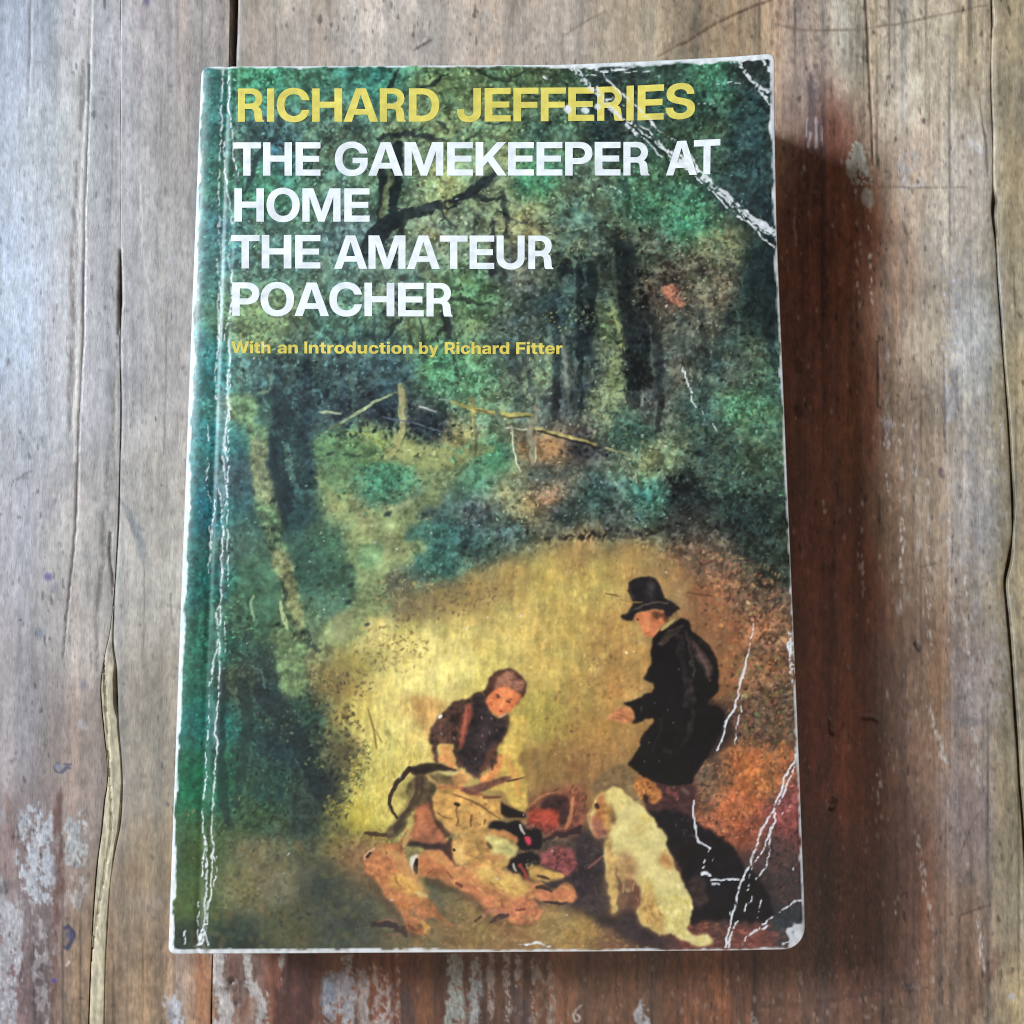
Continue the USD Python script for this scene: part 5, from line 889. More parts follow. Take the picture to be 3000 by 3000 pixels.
# columns of small flakes where the finish has lifted, below the book
for x0, x1, y0, y1, n, c in [(1000, 1036, 2800, 3080, 150, (150, 150, 154)), (1057, 1076, 2860, 3080, 60, (152, 144, 140)), (1104, 1142, 2850, 3080, 110, (158, 146, 142)), (1160, 1173, 2795, 3000, 34, (150, 138, 130)), (1312, 1358, 2795, 3080, 230, (146, 148, 140)),
                             (1374, 1410, 2815, 3080, 170, (148, 148, 146)), (1430, 1448, 2790, 2960, 80, (142, 124, 114)), (1477, 1494, 2790, 3080, 80, (158, 146, 138)), (1509, 1523, 2790, 2890, 40, (160, 150, 142)), (623, 664, 2790, 3080, 150, (172, 166, 164)), (716, 736, 2795, 2900, 60, (176, 168, 162)),
                             (735, 792, 2900, 3080, 130, (168, 162, 160)), (946, 986, 2850, 3080, 100, (140, 142, 150)), (824, 836, 2790, 2910, 36, (170, 160, 154)), (1556, 1580, 2800, 3080, 60, (148, 136, 126)), (1604, 1622, 2830, 3080, 40, (148, 134, 124)), (1873, 1895, 2930, 3080, 36, (168, 168, 170)), (60, 150, 2370, 2650, 200, (182, 184, 190)), (196, 255, 2400, 2540, 90, (176, 178, 180)),
                             (0, 50, 2640, 3060, 160, (178, 178, 184)), (2760, 2830, 780, 1100, 70, (180, 180, 186)), (2640, 2700, 440, 560, 60, (182, 180, 182)), (2495, 2556, 420, 540, 70, (160, 158, 148))]:
    for k in range(n):
        x, y = R5.uniform(x0, x1), R5.uniform(y0, y1)
        T.dab(x, y, R5.uniform(3, 8.5), R5.uniform(2.6, 5), R5.normal(1.57, .35), np.array(c) / 255 * R5.uniform(.84, 1.16), R5.uniform(.35, .95), .35)
# darker marks
for pts, w, c, a, dp in [
    ([(173, 2310), (168, 2420), (176, 2560), (168, 2640), (158, 2760), (155, 2900), (150, 3060)], [8, 26, 34, 28, 16, 16, 16], (98, 62, 54), .75, 0), ([(20, 2330), (25, 2420), (60, 2480)], [8, 20, 24], (108, 80, 70), .5, 0),
    ([(585, 2795), (592, 2900), (600, 3060)], [40, 46, 46], (144, 92, 60), .5, 0), ([(690, 2790), (690, 2860)], [34, 34], (108, 72, 64), .7, 0), ([(730, 2940), (715, 3060)], [50, 46], (134, 84, 60), .5, 0),
    ([(880, 2795), (870, 2900), (850, 3060)], [90, 96, 110], (66, 38, 34), .8, 0), ([(935, 2795), (935, 3060)], [20, 24], (84, 56, 46), .5, 0), ([(1250, 2795), (1255, 3060)], [60, 64], (112, 70, 42), .6, 0), ([(1290, 2795), (1290, 3060)], [26, 26], (74, 40, 32), .7, 0), ([(1045, 2795), (1046, 3060)], [12, 14], (64, 40, 34), .7, 0), ([(1150, 2795), (1150, 3060)], [14, 14], (70, 40, 32), .6, 0), ([(1590, 2795), (1592, 3060)], [14, 14], (76, 50, 38), .6, 0), ([(1740, 2795), (1744, 3060)], [12, 12], (80, 52, 38), .5, 0), ([(1180, 2890), (1196, 2960), (1190, 3060)], [26, 44, 50], (56, 44, 44), .7, 0),
    ([(1098, 2800), (1120, 2800)], [20, 20], (98, 58, 44), .6, 0), ([(1414, 2795), (1416, 2900), (1410, 3060)], [20, 22, 20], (50, 32, 30), .8, 0), ([(1365, 2800), (1366, 3060)], [14, 12], (64, 42, 36), .7, 0), ([(1460, 2795), (1462, 3060)], [18, 16], (60, 38, 34), .6, 0),
    ([(1510, 2910), (1530, 2960), (1524, 3060)], [26, 44, 40], (62, 58, 66), .65, 0), ([(1537, 2795), (1536, 3060)], [8, 8], (64, 44, 34), .7, 0), ([(1660, 2800), (1655, 3060)], [18, 14], (88, 58, 40), .5, 0), ([(2030, 2810), (2036, 3060)], [16, 14], (84, 56, 40), .4, 0), ([(1800, 2800), (1806, 3060)], [10, 10], (84, 58, 42), .4, 0),
    ([(700, 2880), (688, 2910), (690, 2930)], [24, 34, 30], (70, 60, 66), .85, .0003), ([(680, 2868), (676, 2900)], [16, 20], (36, 26, 30), .85, .0005), ([(2385, 205), (2390, 300), (2392, 400), (2390, 480), (2385, 540)], [34, 44, 56, 58, 40], (82, 74, 80), .62, 0), ([(2388, 440), (2386, 520), (2390, 600)], [50, 52, 36], (52, 40, 40), .6, .0002),
    ([(2340, 290), (2338, 330)], [8, 14], (70, 56, 44), .7, 0), ([(2000, 130), (2120, 57), (2280, -10)], [7, 9, 8], (84, 60, 44), .6, .0001), ([(1930, 165), (2010, 120)], [5, 6], (96, 70, 54), .5, .0001), ([(1660, 100), (1720, 60), (1760, 40)], [3, 4, 3], (104, 84, 68), .6, 0), ([(1210, 148), (1262, 118)], [4, 9], (88, 74, 66), .7, 0),
    ([(2270, 68), (2360, 88), (2520, 84), (2670, 62), (2890, 14)], [8, 9, 7, 8, 6], (108, 92, 78), .5, 0), ([(2207, 2948), (2414, 2932), (2595, 2906), (2725, 2894)], [6, 8, 10, 8], (66, 48, 42), .6, .0001), ([(2640, 2888), (2680, 2880)], [14, 16], (58, 50, 60), .7, 0), ([(2815, 2680), (2900, 2650)], [7, 7], (78, 60, 56), .6, 0), ([(2810, 2510), (2850, 2410), (2876, 2376)], [5, 6, 5], (92, 76, 68), .6, 0),
    ([(2530, 2105), (2570, 2108)], [12, 12], (66, 36, 28), .6, .0002), ([(2432, 2110), (2438, 2140)], [6, 10], (50, 26, 20), .8, .0003), ([(2442, 2335), (2438, 2366)], [9, 14], (40, 22, 18), .85, .0004), ([(2472, 2765), (2478, 2800)], [16, 26], (62, 40, 30), .6, 0), ([(2690, 1885), (2698, 1905)], [18, 16], (38, 30, 26), .9, .0005), ([(2758, 1380), (2762, 1392)], [22, 20], (92, 80, 82), .7, .0001),
    ([(2340, 1055), (2344, 1080)], [24, 26], (56, 34, 26), .6, 0), ([(2338, 1195), (2342, 1215)], [24, 20], (48, 26, 20), .7, 0), ([(2415, 1670), (2440, 1655), (2425, 1685)], [16, 20, 14], (62, 34, 28), .6, 0), ([(2640, 2075), (2650, 2110)], [5, 5], (80, 60, 46), .6, 0), ([(2908, 2250), (2914, 2256)], [18, 16], (92, 72, 66), .7, 0), ([(2833, 1322), (2836, 1326)], [16, 16], (92, 96, 118), .7, 0),
    ([(2740, 1650), (2690, 1665)], [6, 6], (104, 84, 76), .5, 0), ([(2795, 1090), (2798, 1220)], [12, 14], (108, 102, 108), .6, 0), ([(2670, 1170), (2730, 1155)], [6, 5], (112, 94, 84), .5, 0), ([(2780, 2060), (2800, 2110), (2880, 2120)], [26, 30, 20], (108, 102, 104), .5, 0), ([(2970, 2690), (2985, 2700)], [18, 16], (80, 66, 62), .6, 0), ([(2840, 2560), (2850, 2580)], [14, 14], (96, 92, 92), .6, 0),
    ([(2648, 645), (2660, 680), (2668, 700)], [4, 10, 4], (66, 54, 44), .7, .0001), ([(2860, 250), (2864, 262)], [12, 12], (84, 64, 44), .7, 0), ([(2580, 545), (2700, 550), (2830, 548)], [4, 6, 4], (112, 98, 88), .5, 0), ([(2930, 2790), (2880, 2880), (2860, 2960)], [30, 40, 30], (84, 54, 48), .5, 0),
    # cracks on the left board, with soft groove shading painted in
    ([(268, -150), (264, 120), (258, 360), (250, 560), (246, 740), (243, 1000), (236, 1120), (230, 1260), (225, 1400), (220, 1550), (206, 1700), (196, 1800), (186, 1930)], [3, 4, 4, 5, 5, 5, 5, 5, 5, 5, 4, 3, 2], (30, 24, 24), .95, .0003),
    ([(247, 180), (240, 260), (236, 380)], [12, 22, 10], (112, 108, 104), .8, .0001), ([(228, 480), (222, 640), (218, 760), (215, 960), (212, 1100), (206, 1260)], [10, 14, 20, 20, 18, 10], (116, 106, 100), .85, .0001), ([(92, -100), (88, 80), (86, 200), (80, 340)], [5, 8, 6, 3], (94, 90, 90), .6, .0001),
    ([(352, 730), (352, 800), (350, 900), (346, 980)], [3, 8, 9, 4], (58, 48, 44), .85, .0004), ([(322, 1300), (316, 1440), (307, 1560), (298, 1680), (287, 1820), (282, 1960)], [8, 16, 18, 16, 12, 8], (112, 104, 98), .6, .0001), ([(338, 1050), (336, 1200), (332, 1400)], [6, 10, 12], (108, 98, 92), .6, .0001),
    ([(324, 1560), (322, 1640), (330, 1690), (334, 1720)], [5, 4, 4, 3], (48, 40, 38), .85, .0004), ([(318, 1600), (326, 1680), (330, 1740)], [3, 3, 3], (60, 50, 46), .7, .0003), ([(423, 1650), (422, 1820), (420, 1900)], [3, 4, 3], (84, 76, 72), .7, 0), ([(487, 990), (484, 1200), (480, 1330)], [4, 4, 3], (92, 84, 80), .6, 0), ([(413, 1130), (415, 1240)], [3, 3], (92, 84, 80), .6, 0),
    ([(500, 1740), (503, 1830)], [5, 4], (92, 82, 76), .6, 0), ([(330, 300), (328, 520), (322, 640)], [4, 5, 4], (112, 104, 98), .6, 0), ([(342, 400), (340, 560)], [4, 4], (112, 104, 98), .6, 0), ([(474, 260), (470, 400)], [4, 5], (108, 100, 94), .6, 0), ([(592, -50), (590, 120), (588, 190)], [4, 6, 4], (112, 102, 94), .6, 0), ([(554, 100), (552, 500)], [4, 3], (118, 108, 100), .5, 0),
    ([(489, 900), (487, 1000)], [4, 4], (90, 82, 78), .5, 0), ([(112, 400), (108, 560), (104, 660)], [3, 4, 3], (118, 112, 110), .5, 0), ([(75, 1640), (73, 1760), (70, 1800)], [4, 6, 3], (108, 98, 94), .5, 0), ([(70, -50), (74, 130)], [3, 3], (110, 106, 104), .5, 0),
    ([(2534, -150), (2540, 60), (2546, 200), (2553, 330), (2560, 480)], [6, 8, 7, 6, 4], (62, 48, 42), .8, .0004), ([(2572, 1000), (2574, 1110), (2573, 1190)], [3, 8, 4], (54, 38, 30), .75, .0003), ([(2577, 1450), (2578, 1530)], [4, 6], (60, 40, 32), .7, .0002), ([(2690, 90), (2694, 210)], [3, 4], (100, 86, 74), .5, 0), ([(2870, 290), (2880, 360), (2890, 430), (2894, 520)], [3, 6, 7, 4], (84, 72, 64), .65, .0001),
    ([(2764, 1030), (2768, 1180), (2770, 1320)], [5, 8, 4], (92, 88, 92), .6, .0001), ([(2803, 1070), (2806, 1200)], [4, 8], (92, 84, 88), .6, 0), ([(2790, 1600), (2784, 1900)], [4, 4], (88, 78, 76), .5, 0), ([(2970, 780), (2974, 900)], [4, 5], (84, 66, 48), .6, 0), ([(2982, 920), (2990, 935)], [14, 12], (88, 64, 46), .7, 0), ([(72, 0), (60, 10)], [4, 4], (90, 90, 96), .4, 0)]:
    wide = np.max(w) > 9
    Wm = T.stroke_mask(pts, w, 9 if wide else 3, 3.2 if wide else 1.0)
    Wm = (Wm[0], Wm[1] * np.clip(.72 + (.42 * gm_[Wm[0]] if wide else .12 * gm_[Wm[0]] + .18), .12, 1)); T.put(Wm, c, a, .14)
    if dp:
        depth[Wm[0]] += dp * Wm[1]
# pale lines and edges
for pts, w, c, a in [([(406, 450), (412, 560), (416, 660), (424, 760), (431, 845)], [3, 5, 6, 5, 3], (186, 178, 172), .8), ([(252, 300), (246, 420), (240, 600), (237, 760)], [10, 14, 15, 12], (204, 199, 194), .85), ([(262, -50), (264, 100), (262, 180)], [9, 12, 10], (204, 200, 198), .8),
                     ([(236, 900), (230, 1060), (222, 1200), (218, 1350)], [12, 16, 15, 8], (200, 193, 184), .8), ([(20, 610), (30, 580), (48, 540)], [5, 6, 4], (178, 180, 184), .6), ([(108, 1250), (150, 1200), (190, 1130), (204, 1105)], [3, 4, 4, 3], (176, 170, 170), .6), ([(345, 1080), (342, 1200), (340, 1400)], [8, 10, 8], (172, 162, 152), .6),
                     ([(2448, -10), (2490, 15), (2520, 35)], [4, 5, 3], (180, 160, 138), .6), ([(1685, 2992), (1680, 2975), (1690, 2958), (1702, 2945)], [5, 5, 4, 3], (196, 190, 184), .9), ([(1684, 2990), (1694, 2992), (1698, 2980), (1690, 2972)], [5, 5, 5, 4], (196, 190, 184), .9),
                     ([(1400, 100), (1430, 35)], [10, 14], (172, 164, 156), .5), ([(1405, 50), (1428, 38)], [5, 7], (190, 184, 178), .6), ([(2366, 345), (2364, 400)], [5, 6], (176, 176, 182), .7), ([(2391, 345), (2392, 430)], [8, 9], (166, 164, 172), .8), ([(2376, 390), (2370, 430)], [7, 6], (190, 192, 198), .7), ([(2406, 370), (2408, 410)], [4, 5], (180, 180, 186), .6),
                     ([(60, 2440), (66, 2432)], [3, 4], (216, 206, 190), .9), ([(192, 2830), (202, 2816)], [4, 5], (216, 206, 190), .9), ([(318, 105), (328, 106)], [5, 5], (206, 212, 214), .7), ([(20, 2040), (22, 2050)], [10, 8], (176, 170, 164), .6), ([(235, 2120), (250, 2130)], [24, 20], (170, 168, 174), .5)]:
    T.line(pts, c, w, a, 4, 1.3, .06)
# ink blots and bruises
for x, y, rx, ry, c, a, sf in [(142, 1690, 22, 17, (74, 64, 128), .75, .8), (158, 1722, 18, 24, (102, 94, 132), .5, .9), (118, 1850, 26, 18, (98, 108, 128), .5, .9), (112, 1858, 12, 12, (110, 124, 142), .6, .6), (430, 4, 14, 24, (66, 54, 96), .7, .9), (418, 60, 18, 60, (112, 100, 116), .4, 1), (404, 200, 40, 70, (122, 114, 118), .35, 1),
                               (250, 1630, 26, 22, (112, 108, 116), .4, 1), (148, 1480, 24, 26, (112, 108, 122), .4, 1), (162, 1465, 10, 12, (92, 88, 104), .5, .8), (245, 2006, 16, 24, (92, 90, 110), .55, .9), (16, 2600, 22, 34, (66, 70, 74), .6, .8), (8, 2396, 22, 26, (150, 158, 168), .5, .9), (300, 272, 16, 12, (108, 104, 106), .5, .8), (296, 340, 18, 16, (118, 114, 116), .4, .9),
                               (500, 252, 12, 12, (96, 90, 88), .5, .8), (425, 420, 10, 20, (98, 92, 96), .55, .9), (500, 560, 40, 22, (120, 118, 112), .35, 1), (10, 55, 20, 26, (112, 112, 118), .5, .9), (140, 2310, 40, 30, (128, 106, 108), .5, 1), (265, 2210, 36, 30, (112, 110, 104), .4, 1), (400, 2300, 18, 34, (118, 110, 104), .35, 1), (478, 2120, 26, 30, (118, 114, 110), .4, 1),
                               (390, 2560, 50, 60, (132, 96, 64), .4, 1), (440, 2650, 70, 50, (158, 140, 130), .5, .9), (238, 2925, 14, 6, (70, 56, 50), .7, .8), (520, 1560, 20, 40, (118, 106, 106), .4, 1), (505, 1500, 14, 16, (120, 106, 106), .4, 1), (470, 2300, 12, 20, (120, 108, 100), .3, 1), (400, 1350, 40, 60, (152, 142, 134), .3, 1),
                               (486, 2356, 14, 11, (138, 128, 124), .6, .4), (492, 2357, 6, 9, (84, 72, 66), .6, .6), (60, 1816, 8, 4, (58, 46, 44), .8, .6), (72, 1398, 16, 9, (92, 84, 84), .5, .8), (474, 1422, 5, 4, (58, 48, 44), .9, .6), (445, 1492, 6, 12, (96, 90, 86), .5, .8), (300, 290, 5, 5, (60, 56, 56), .6, .7), (700, 330, 5, 5, (80, 80, 80), .0, .8), (460, 1000, 10, 14, (100, 96, 96), .0, 1),
                               (1210, 200, 10, 10, (80, 70, 60), .0, .7), (2965, 2920, 16, 14, (180, 178, 186), .7, .6), (2540, 2980, 12, 10, (158, 150, 144), .5, .8), (2880, 2200, 30, 40, (128, 120, 118), .4, .9), (2936, 920, 4, 30, (70, 60, 70), .4, .9), (2920, 590, 6, 40, (88, 80, 90), .5, .8)]:
    q = T.rng.uniform(0, 3)
    T.dab(x, y, rx, ry, 0, np.array(c) / 255, a, sf)
T.line([(168, 2232), (158, 2244), (160, 2258), (172, 2262), (182, 2256), (190, 2248), (202, 2250)], (64, 66, 92), [7, 7, 6, 6, 9, 10, 5], .8, 4, 2.5); T.dab(171, 2246, 13, 12, 0, np.array((132, 136, 152)) / 255, .8, .4); T.line([(186, 2238), (202, 2240), (208, 2238)], (64, 62, 88), [5, 8, 5], .8)
T.line([(188, 2720), (202, 2716), (214, 2738), (206, 2756), (196, 2776), (190, 2774)], (58, 58, 88), [8, 12, 16, 14, 12, 8], .9, 4, 2.5); T.dab(202, 2738, 12, 14, 0, np.array((72, 74, 108)) / 255, .8, .5); T.dab(157, 2873, 9, 8, 0, np.array((78, 62, 160)) / 255, .9, .5)
T.line([(355, 1462), (380, 1510), (400, 1560), (424, 1640)], (118, 122, 126), [10, 18, 26, 14], .65, 8, 3, .06); T.line([(376, 1520), (394, 1570)], (100, 104, 110), [8, 16], .5, 6, 3); T.dab(415, 1550, 14, 10, .5, np.array((100, 102, 112)) / 255, .6, .8)
T.line([(368, 555), (372, 560)], (100, 100, 100), [4, 4], .5); T.line([(52, 1404), (66, 1396), (96, 1380)], (84, 76, 78), [9, 6, 4], .6, 3, 2)
fine = T.noise(2.4, 5, seed=74)
T.C *= (1 + .045 * np.tanh(fine * 1.5) * amp)[..., None]
pores = np.clip((T.noise(2.4, 9, seed=75) - 1.9) * 2, 0, 1) * np.clip(.5 + .5 * T.noise(60, 200, seed=76), 0, 1)
T.C *= (1 - .42 * pores)[..., None]
pale = np.clip((T.noise(2.6, 7, seed=77) - 2.0) * 2, 0, 1) * np.clip(.4 + .6 * T.noise(50, 160, seed=78), 0, 1)
T.C = T.C + pale[..., None] * .35 * (np.array([.74, .71, .68]) - T.C)
T.C = np.clip(T.C, .02, .9)
# board edges, measured along the seams: (x, y)
SEAM_A = [(352, -150), (352, 400), (350, 1000), (352, 1180), (348, 1440), (340, 1640), (332, 1760), (326, 1880), (320, 2010)]            # split on the left: left lip
SPLIT_L = [(-150, 353), (400, 353), (700, 352), (1000, 350), (1180, 352.5), (1440, 347.5), (1640, 339.5), (1760, 331.5), (1850, 321), (1930, 304), (2010, 294), (2080, 297), (2150, 304), (2240, 313), (2300, 312), (2350, 304), (2440, 295), (2540, 282), (2670, 272), (2830, 264), (3000, 258), (3150, 254)]
SPLIT_R = [(-150, 353.02), (400, 353.02), (700, 352.1), (780, 355), (900, 354.5), (1000, 352.5), (1180, 355.5), (1440, 351), (1640, 343), (1760, 335), (1880, 332), (1960, 343), (2080, 346), (2140, 348), (2230, 357), (2310, 360), (2410, 353), (2480, 340), (2530, 332), (2620, 321), (2780, 311), (3000, 305), (3150, 302)]
GAP_L = [(-150, 677), (0, 675), (190, 672), (600, 664), (1500, 650), (2790, 622), (3150, 614)]
GAP_R = [(-150, 699), (0, 696), (190, 692), (600, 676), (1000, 664), (1500, 654), (2300, 634), (2790, 623.5), (3150, 615.5)]
SEAM_L = [(-150, 2902), (0, 2904), (100, 2906), (260, 2904), (420, 2910), (540, 2910), (620, 2906), (720, 2918), (840, 2924), (1000, 2936), (1160, 2948), (1320, 2958), (1450, 2964), (1560, 2966), (1640, 2952), (1700, 2942), (1760, 2946), (1850, 2954), (1960, 2964), (2100, 2972), (2200, 2980), (2300, 2986), (2400, 2994), (2600, 3006), (3000, 3026), (3150, 3034)]
SEAM_R = [(-150, 2906), (0, 2908.5), (70, 2912), (100, 2908), (260, 2906.5), (420, 2912), (540, 2913), (580, 2922), (620, 2919), (680, 2922), (720, 2922), (840, 2929), (1000, 2941), (1160, 2954), (1320, 2966), (1450, 2974), (1500, 2974), (1560, 2970), (1640, 2968), (1700, 2954), (1760, 2956), (1850, 2966), (1960, 2974), (2100, 2984), (2200, 2990), (2300, 2996), (2400, 3003), (2600, 3014), (3000, 3032), (3150, 3040)]

# ------------------------------------------------------------------ materials
LOOKS = "/World/Looks/"
UsdGeom.Scope.Define(stage, "/World/Looks")
printed = usdkit.material(stage, LOOKS + "printed_cover", {
    "a": ("attribute", {"attribute": "paint"}), "g": ("geometry", {}),
    "n": ("noise_texture", {"scale": 900.0, "detail": 2.0}), "n2": ("noise_texture", {"scale": 60.0, "detail": 2.0}),
    "m": ("math", {"math_type": "multiply_add", "value2": 4.0}), "b": ("bump", {"strength": 0.04, "distance": 0.0003}),
    "r": ("map_range", {"from_min": 0.3, "from_max": 0.7, "to_min": 0.36, "to_max": 0.5}),
    "p": ("principled_bsdf", {"specular_ior_level": 0.34})},
    [("g.position", "n.vector"), ("g.position", "n2.vector"), ("a.color", "p.base_color"), ("n2.fac", "m.value1"), ("n.fac", "m.value3"), ("m.value", "b.height"), ("b.normal", "p.normal"),
     ("n2.fac", "r.value"), ("r.result", "p.roughness")], "p.BSDF")
wood = usdkit.material(stage, LOOKS + "worn_varnished_wood", {
    "a": ("attribute", {"attribute": "paint"}), "g": ("geometry", {}),
    "mp": ("mapping", {"scale": (700.0, 130.0, 300.0)}), "n": ("noise_texture", {"scale": 1.0, "detail": 4.0, "roughness": .6}),
    "mp2": ("mapping", {"scale": (2400.0, 700.0, 300.0)}), "n2": ("noise_texture", {"scale": 1.0, "detail": 3.0}),
    "h": ("math", {"math_type": "multiply_add", "value2": 0.5}),
    "v": ("map_range", {"from_min": .3, "from_max": .7, "to_min": .93, "to_max": 1.06}), "c": ("mix", {"mix_type": "multiply", "fac": 1.0}),
    "r": ("map_range", {"from_min": .3, "from_max": .7, "to_min": .40, "to_max": .58}),
    "mp3": ("mapping", {"scale": (3200.0, 420.0, 300.0)}), "n3": ("noise_texture", {"scale": 1.0, "detail": 2.0}),
    "f": ("rgb_ramp", {"ramp": [(.30, (.70, .68, .66)), (.40, (.95, .95, .95)), (.5, (1, 1, 1)), (.62, (1.04, 1.04, 1.04)), (.72, (1.2, 1.2, 1.2))]}), "c2": ("mix", {"mix_type": "multiply", "fac": 1.0}),
    "b": ("bump", {"strength": .13, "distance": .0005}), "p": ("principled_bsdf", {"specular_ior_level": .6})},
    [("g.position", "mp.vector"), ("mp.vector", "n.vector"), ("g.position", "mp2.vector"), ("mp2.vector", "n2.vector"), ("n2.fac", "h.value1"), ("n.fac", "h.value3"),
     ("n.fac", "v.value"), ("a.color", "c.color1"), ("v.result", "c.color2"), ("g.position", "mp3.vector"), ("mp3.vector", "n3.vector"), ("n3.fac", "f.fac"), ("c.color", "c2.color1"), ("f.color", "c2.color2"), ("c2.color", "p.base_color"), ("n2.fac", "r.value"), ("r.result", "p.roughness"), ("h.value", "b.height"), ("b.normal", "p.normal")], "p.BSDF")
paper = usdkit.material(stage, LOOKS + "page_paper", {
    "g": ("geometry", {}), "mp": ("mapping", {"scale": (30.0, 30.0, 5200.0)}), "n": ("noise_texture", {"scale": 1.0, "detail": 3.0}),
    "r": ("rgb_ramp", {"ramp": [(0.3, (.42, .36, .27)), (0.7, (.68, .62, .5))]}), "p": ("principled_bsdf", {"roughness": .9, "specular_ior_level": .2})},
    [("g.position", "mp.vector"), ("mp.vector", "n.vector"), ("n.fac", "r.fac"), ("r.color", "p.base_color")], "p.BSDF")
board = usdkit.material(stage, LOOKS + "cover_board", {
    "g": ("geometry", {}), "n": ("noise_texture", {"scale": 160.0, "detail": 5.0}), "r": ("rgb_ramp", {"ramp": [(0.35, (.012, .06, .035)), (0.6, (.03, .13, .07)), (.72, (.07, .18, .1))]}),
    "p": ("principled_bsdf", {"roughness": .4})}, [("g.position", "n.vector"), ("n.fac", "r.fac"), ("r.color", "p.base_color")], "p.BSDF")


def add(path, verts, faces, mat, paint=None, smooth=False, label=None):
    m = usdkit.mesh(stage, path, (verts, faces), mat, smooth=smooth)
    if paint is not None:
        UsdGeom.PrimvarsAPI(m).CreatePrimvar("paint", Sdf.ValueTypeNames.Color3fArray, "vertex").Set(Vt.Vec3fArray.FromNumpy(np.asarray(paint, np.float32)))
    if label:
        m.GetPrim().SetCustomDataByKey("label", label)
    return m


def thing(name, label, category):
    p = UsdGeom.Xform.Define(stage, "/World/" + name).GetPrim()
    p.SetCustomDataByKey("label", label); p.SetCustomDataByKey("category", category)
    return p


def grid_faces(r, c):
    i = np.arange(r * c).reshape(r, c)
    return np.stack([i[:-1, :-1].ravel(), i[1:, :-1].ravel(), i[1:, 1:].ravel(), i[:-1, 1:].ravel()], 1)


# ------------------------------------------------------------------ the table
thing("plank_table", "old worn varnished brown plank tabletop under the paperback book", "table")
ROWS = np.concatenate([np.linspace(-1500, -60, 30), np.arange(-50, 3051, 3.9), np.linspace(3060, 4600, 30)])


def plank(name, left, right, tcols, label=None, drop=0.0, tint=(1, 1, 1), lipd=0.0003):
    """One board between two measured edges: surface with cracks and grain relief, rounded lips, sides going down."""
    curve = lambda t: smooth_line([(p[1], p[0]) for p in t], 8)[:, ::-1]
    fl = (lambda y: np.full_like(y, float(left))) if np.ndim(left) == 0 else (lambda y: np.interp(y, *curve(left).T))
    fr = (lambda y: np.full_like(y, float(right))) if np.ndim(right) == 0 else (lambda y: np.interp(y, *curve(right).T))
    Y = np.repeat(ROWS[:, None], len(tcols), 1)
    l, r = fl(ROWS)[:, None], fr(ROWS)[:, None]
    if np.ndim(left):
        l = l + 0.9 * np.sin(ROWS * .021 + 1)[:, None] * (np.abs(ROWS[:, None] - 1500) < 1600)
    X = l + (r - l) * tcols
    lip = np.minimum(np.where(np.ndim(left) > 0, X - l, 1e3), np.where(np.ndim(right) > 0, r - X, 1e3))
    Z = -T.at(X, Y, depth) - drop - lipd * np.exp(-np.clip(lip, 0, None) / 5.0) * (np.clip((Y - 650) / 200, 0, 1) if lipd < .0002 else 1)
    V = on_plane(X, Y, 0.0); V[..., 2] = Z
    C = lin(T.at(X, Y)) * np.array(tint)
    n, k = Y.shape
    F = grid_faces(n, k)
    # sides and underside
    rim = np.concatenate([np.arange(k), np.arange(2 * k - 1, n * k, k), np.arange(n * k - 2, (n - 1) * k - 1, -1), np.arange((n - 2) * k, 0, -k)])
    V, C = V.reshape(-1, 3), C.reshape(-1, 3)
    low_v = V[rim].copy(); low_v[:, 2] = -0.022
    a = np.arange(len(rim)); b = (a + 1) % len(rim)
    side = np.stack([rim[a], rim[b], len(V) + b, len(V) + a], 1)
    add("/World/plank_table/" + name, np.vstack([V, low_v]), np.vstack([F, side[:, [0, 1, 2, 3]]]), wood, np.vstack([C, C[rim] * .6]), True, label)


def cols(lo, hi, a, b, step=3.9):
    """Column fractions of a board reaching from lo to hi, fine between a and b."""
    x = np.concatenate([np.linspace(lo, a, 16)[:-1] if lo < a else [], np.arange(a, b, step), np.linspace(b, hi, 16)[1:] if hi > b else [hi]])
    return (x - lo) / (hi - lo)


plank("plank", -1300, SPLIT_L, cols(-1300, 320, -40, 320), "left board, greyed by painted window glare, with blue ink blots and white flaking", lipd=.0001)
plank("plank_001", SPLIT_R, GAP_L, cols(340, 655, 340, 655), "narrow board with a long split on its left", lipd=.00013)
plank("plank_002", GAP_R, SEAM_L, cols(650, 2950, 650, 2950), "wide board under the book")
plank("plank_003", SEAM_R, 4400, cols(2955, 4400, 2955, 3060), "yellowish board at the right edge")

# the strip of bare pale wood left standing in the split
sy = np.arange(1775, 3160, 5.0)
bl = lambda t: smooth_line([(p[1], p[0]) for p in t], 8)[:, ::-1]
sl = np.interp(sy, *bl(SPLIT_L).T) + np.interp(sy, [1775, 1900, 2100, 3150], [.5, .7, 1.1, .9])
sr = np.interp(sy, *bl(SPLIT_R).T) - np.interp(sy, [1775, 1850, 1940, 1990, 2070, 2110, 2250, 2330, 2480, 2560, 3150], [1.2, 2.5, 6, 14, 13, 3, 4, 6, 5, 1.8, 1.0])
sr = np.maximum(sr, sl + 1.5)
k = 12
X = sl[:, None] + (sr - sl)[:, None] * np.linspace(0, 1, k); Y = np.repeat(sy[:, None], k, 1)
V = on_plane(X, Y, 0.0); V[..., 2] = -np.interp(sy, [1775, 1900, 2050], [.00003, .00008, .0002])[:, None] - .0001 * np.abs(np.linspace(-1, 1, k)) ** 4 + .00001 * T.at(X, Y, g1)
V[:, :, 2] -= np.where(np.abs(X - np.interp(Y, [1900, 2300, 2360, 2440, 3200], [300, 322, 326, 325, 200])) < 2.4, .0004, 0)
bare = np.interp(Y, [1775, 1880, 2050, 3150], [.1, .4, 1, 1])[..., None]
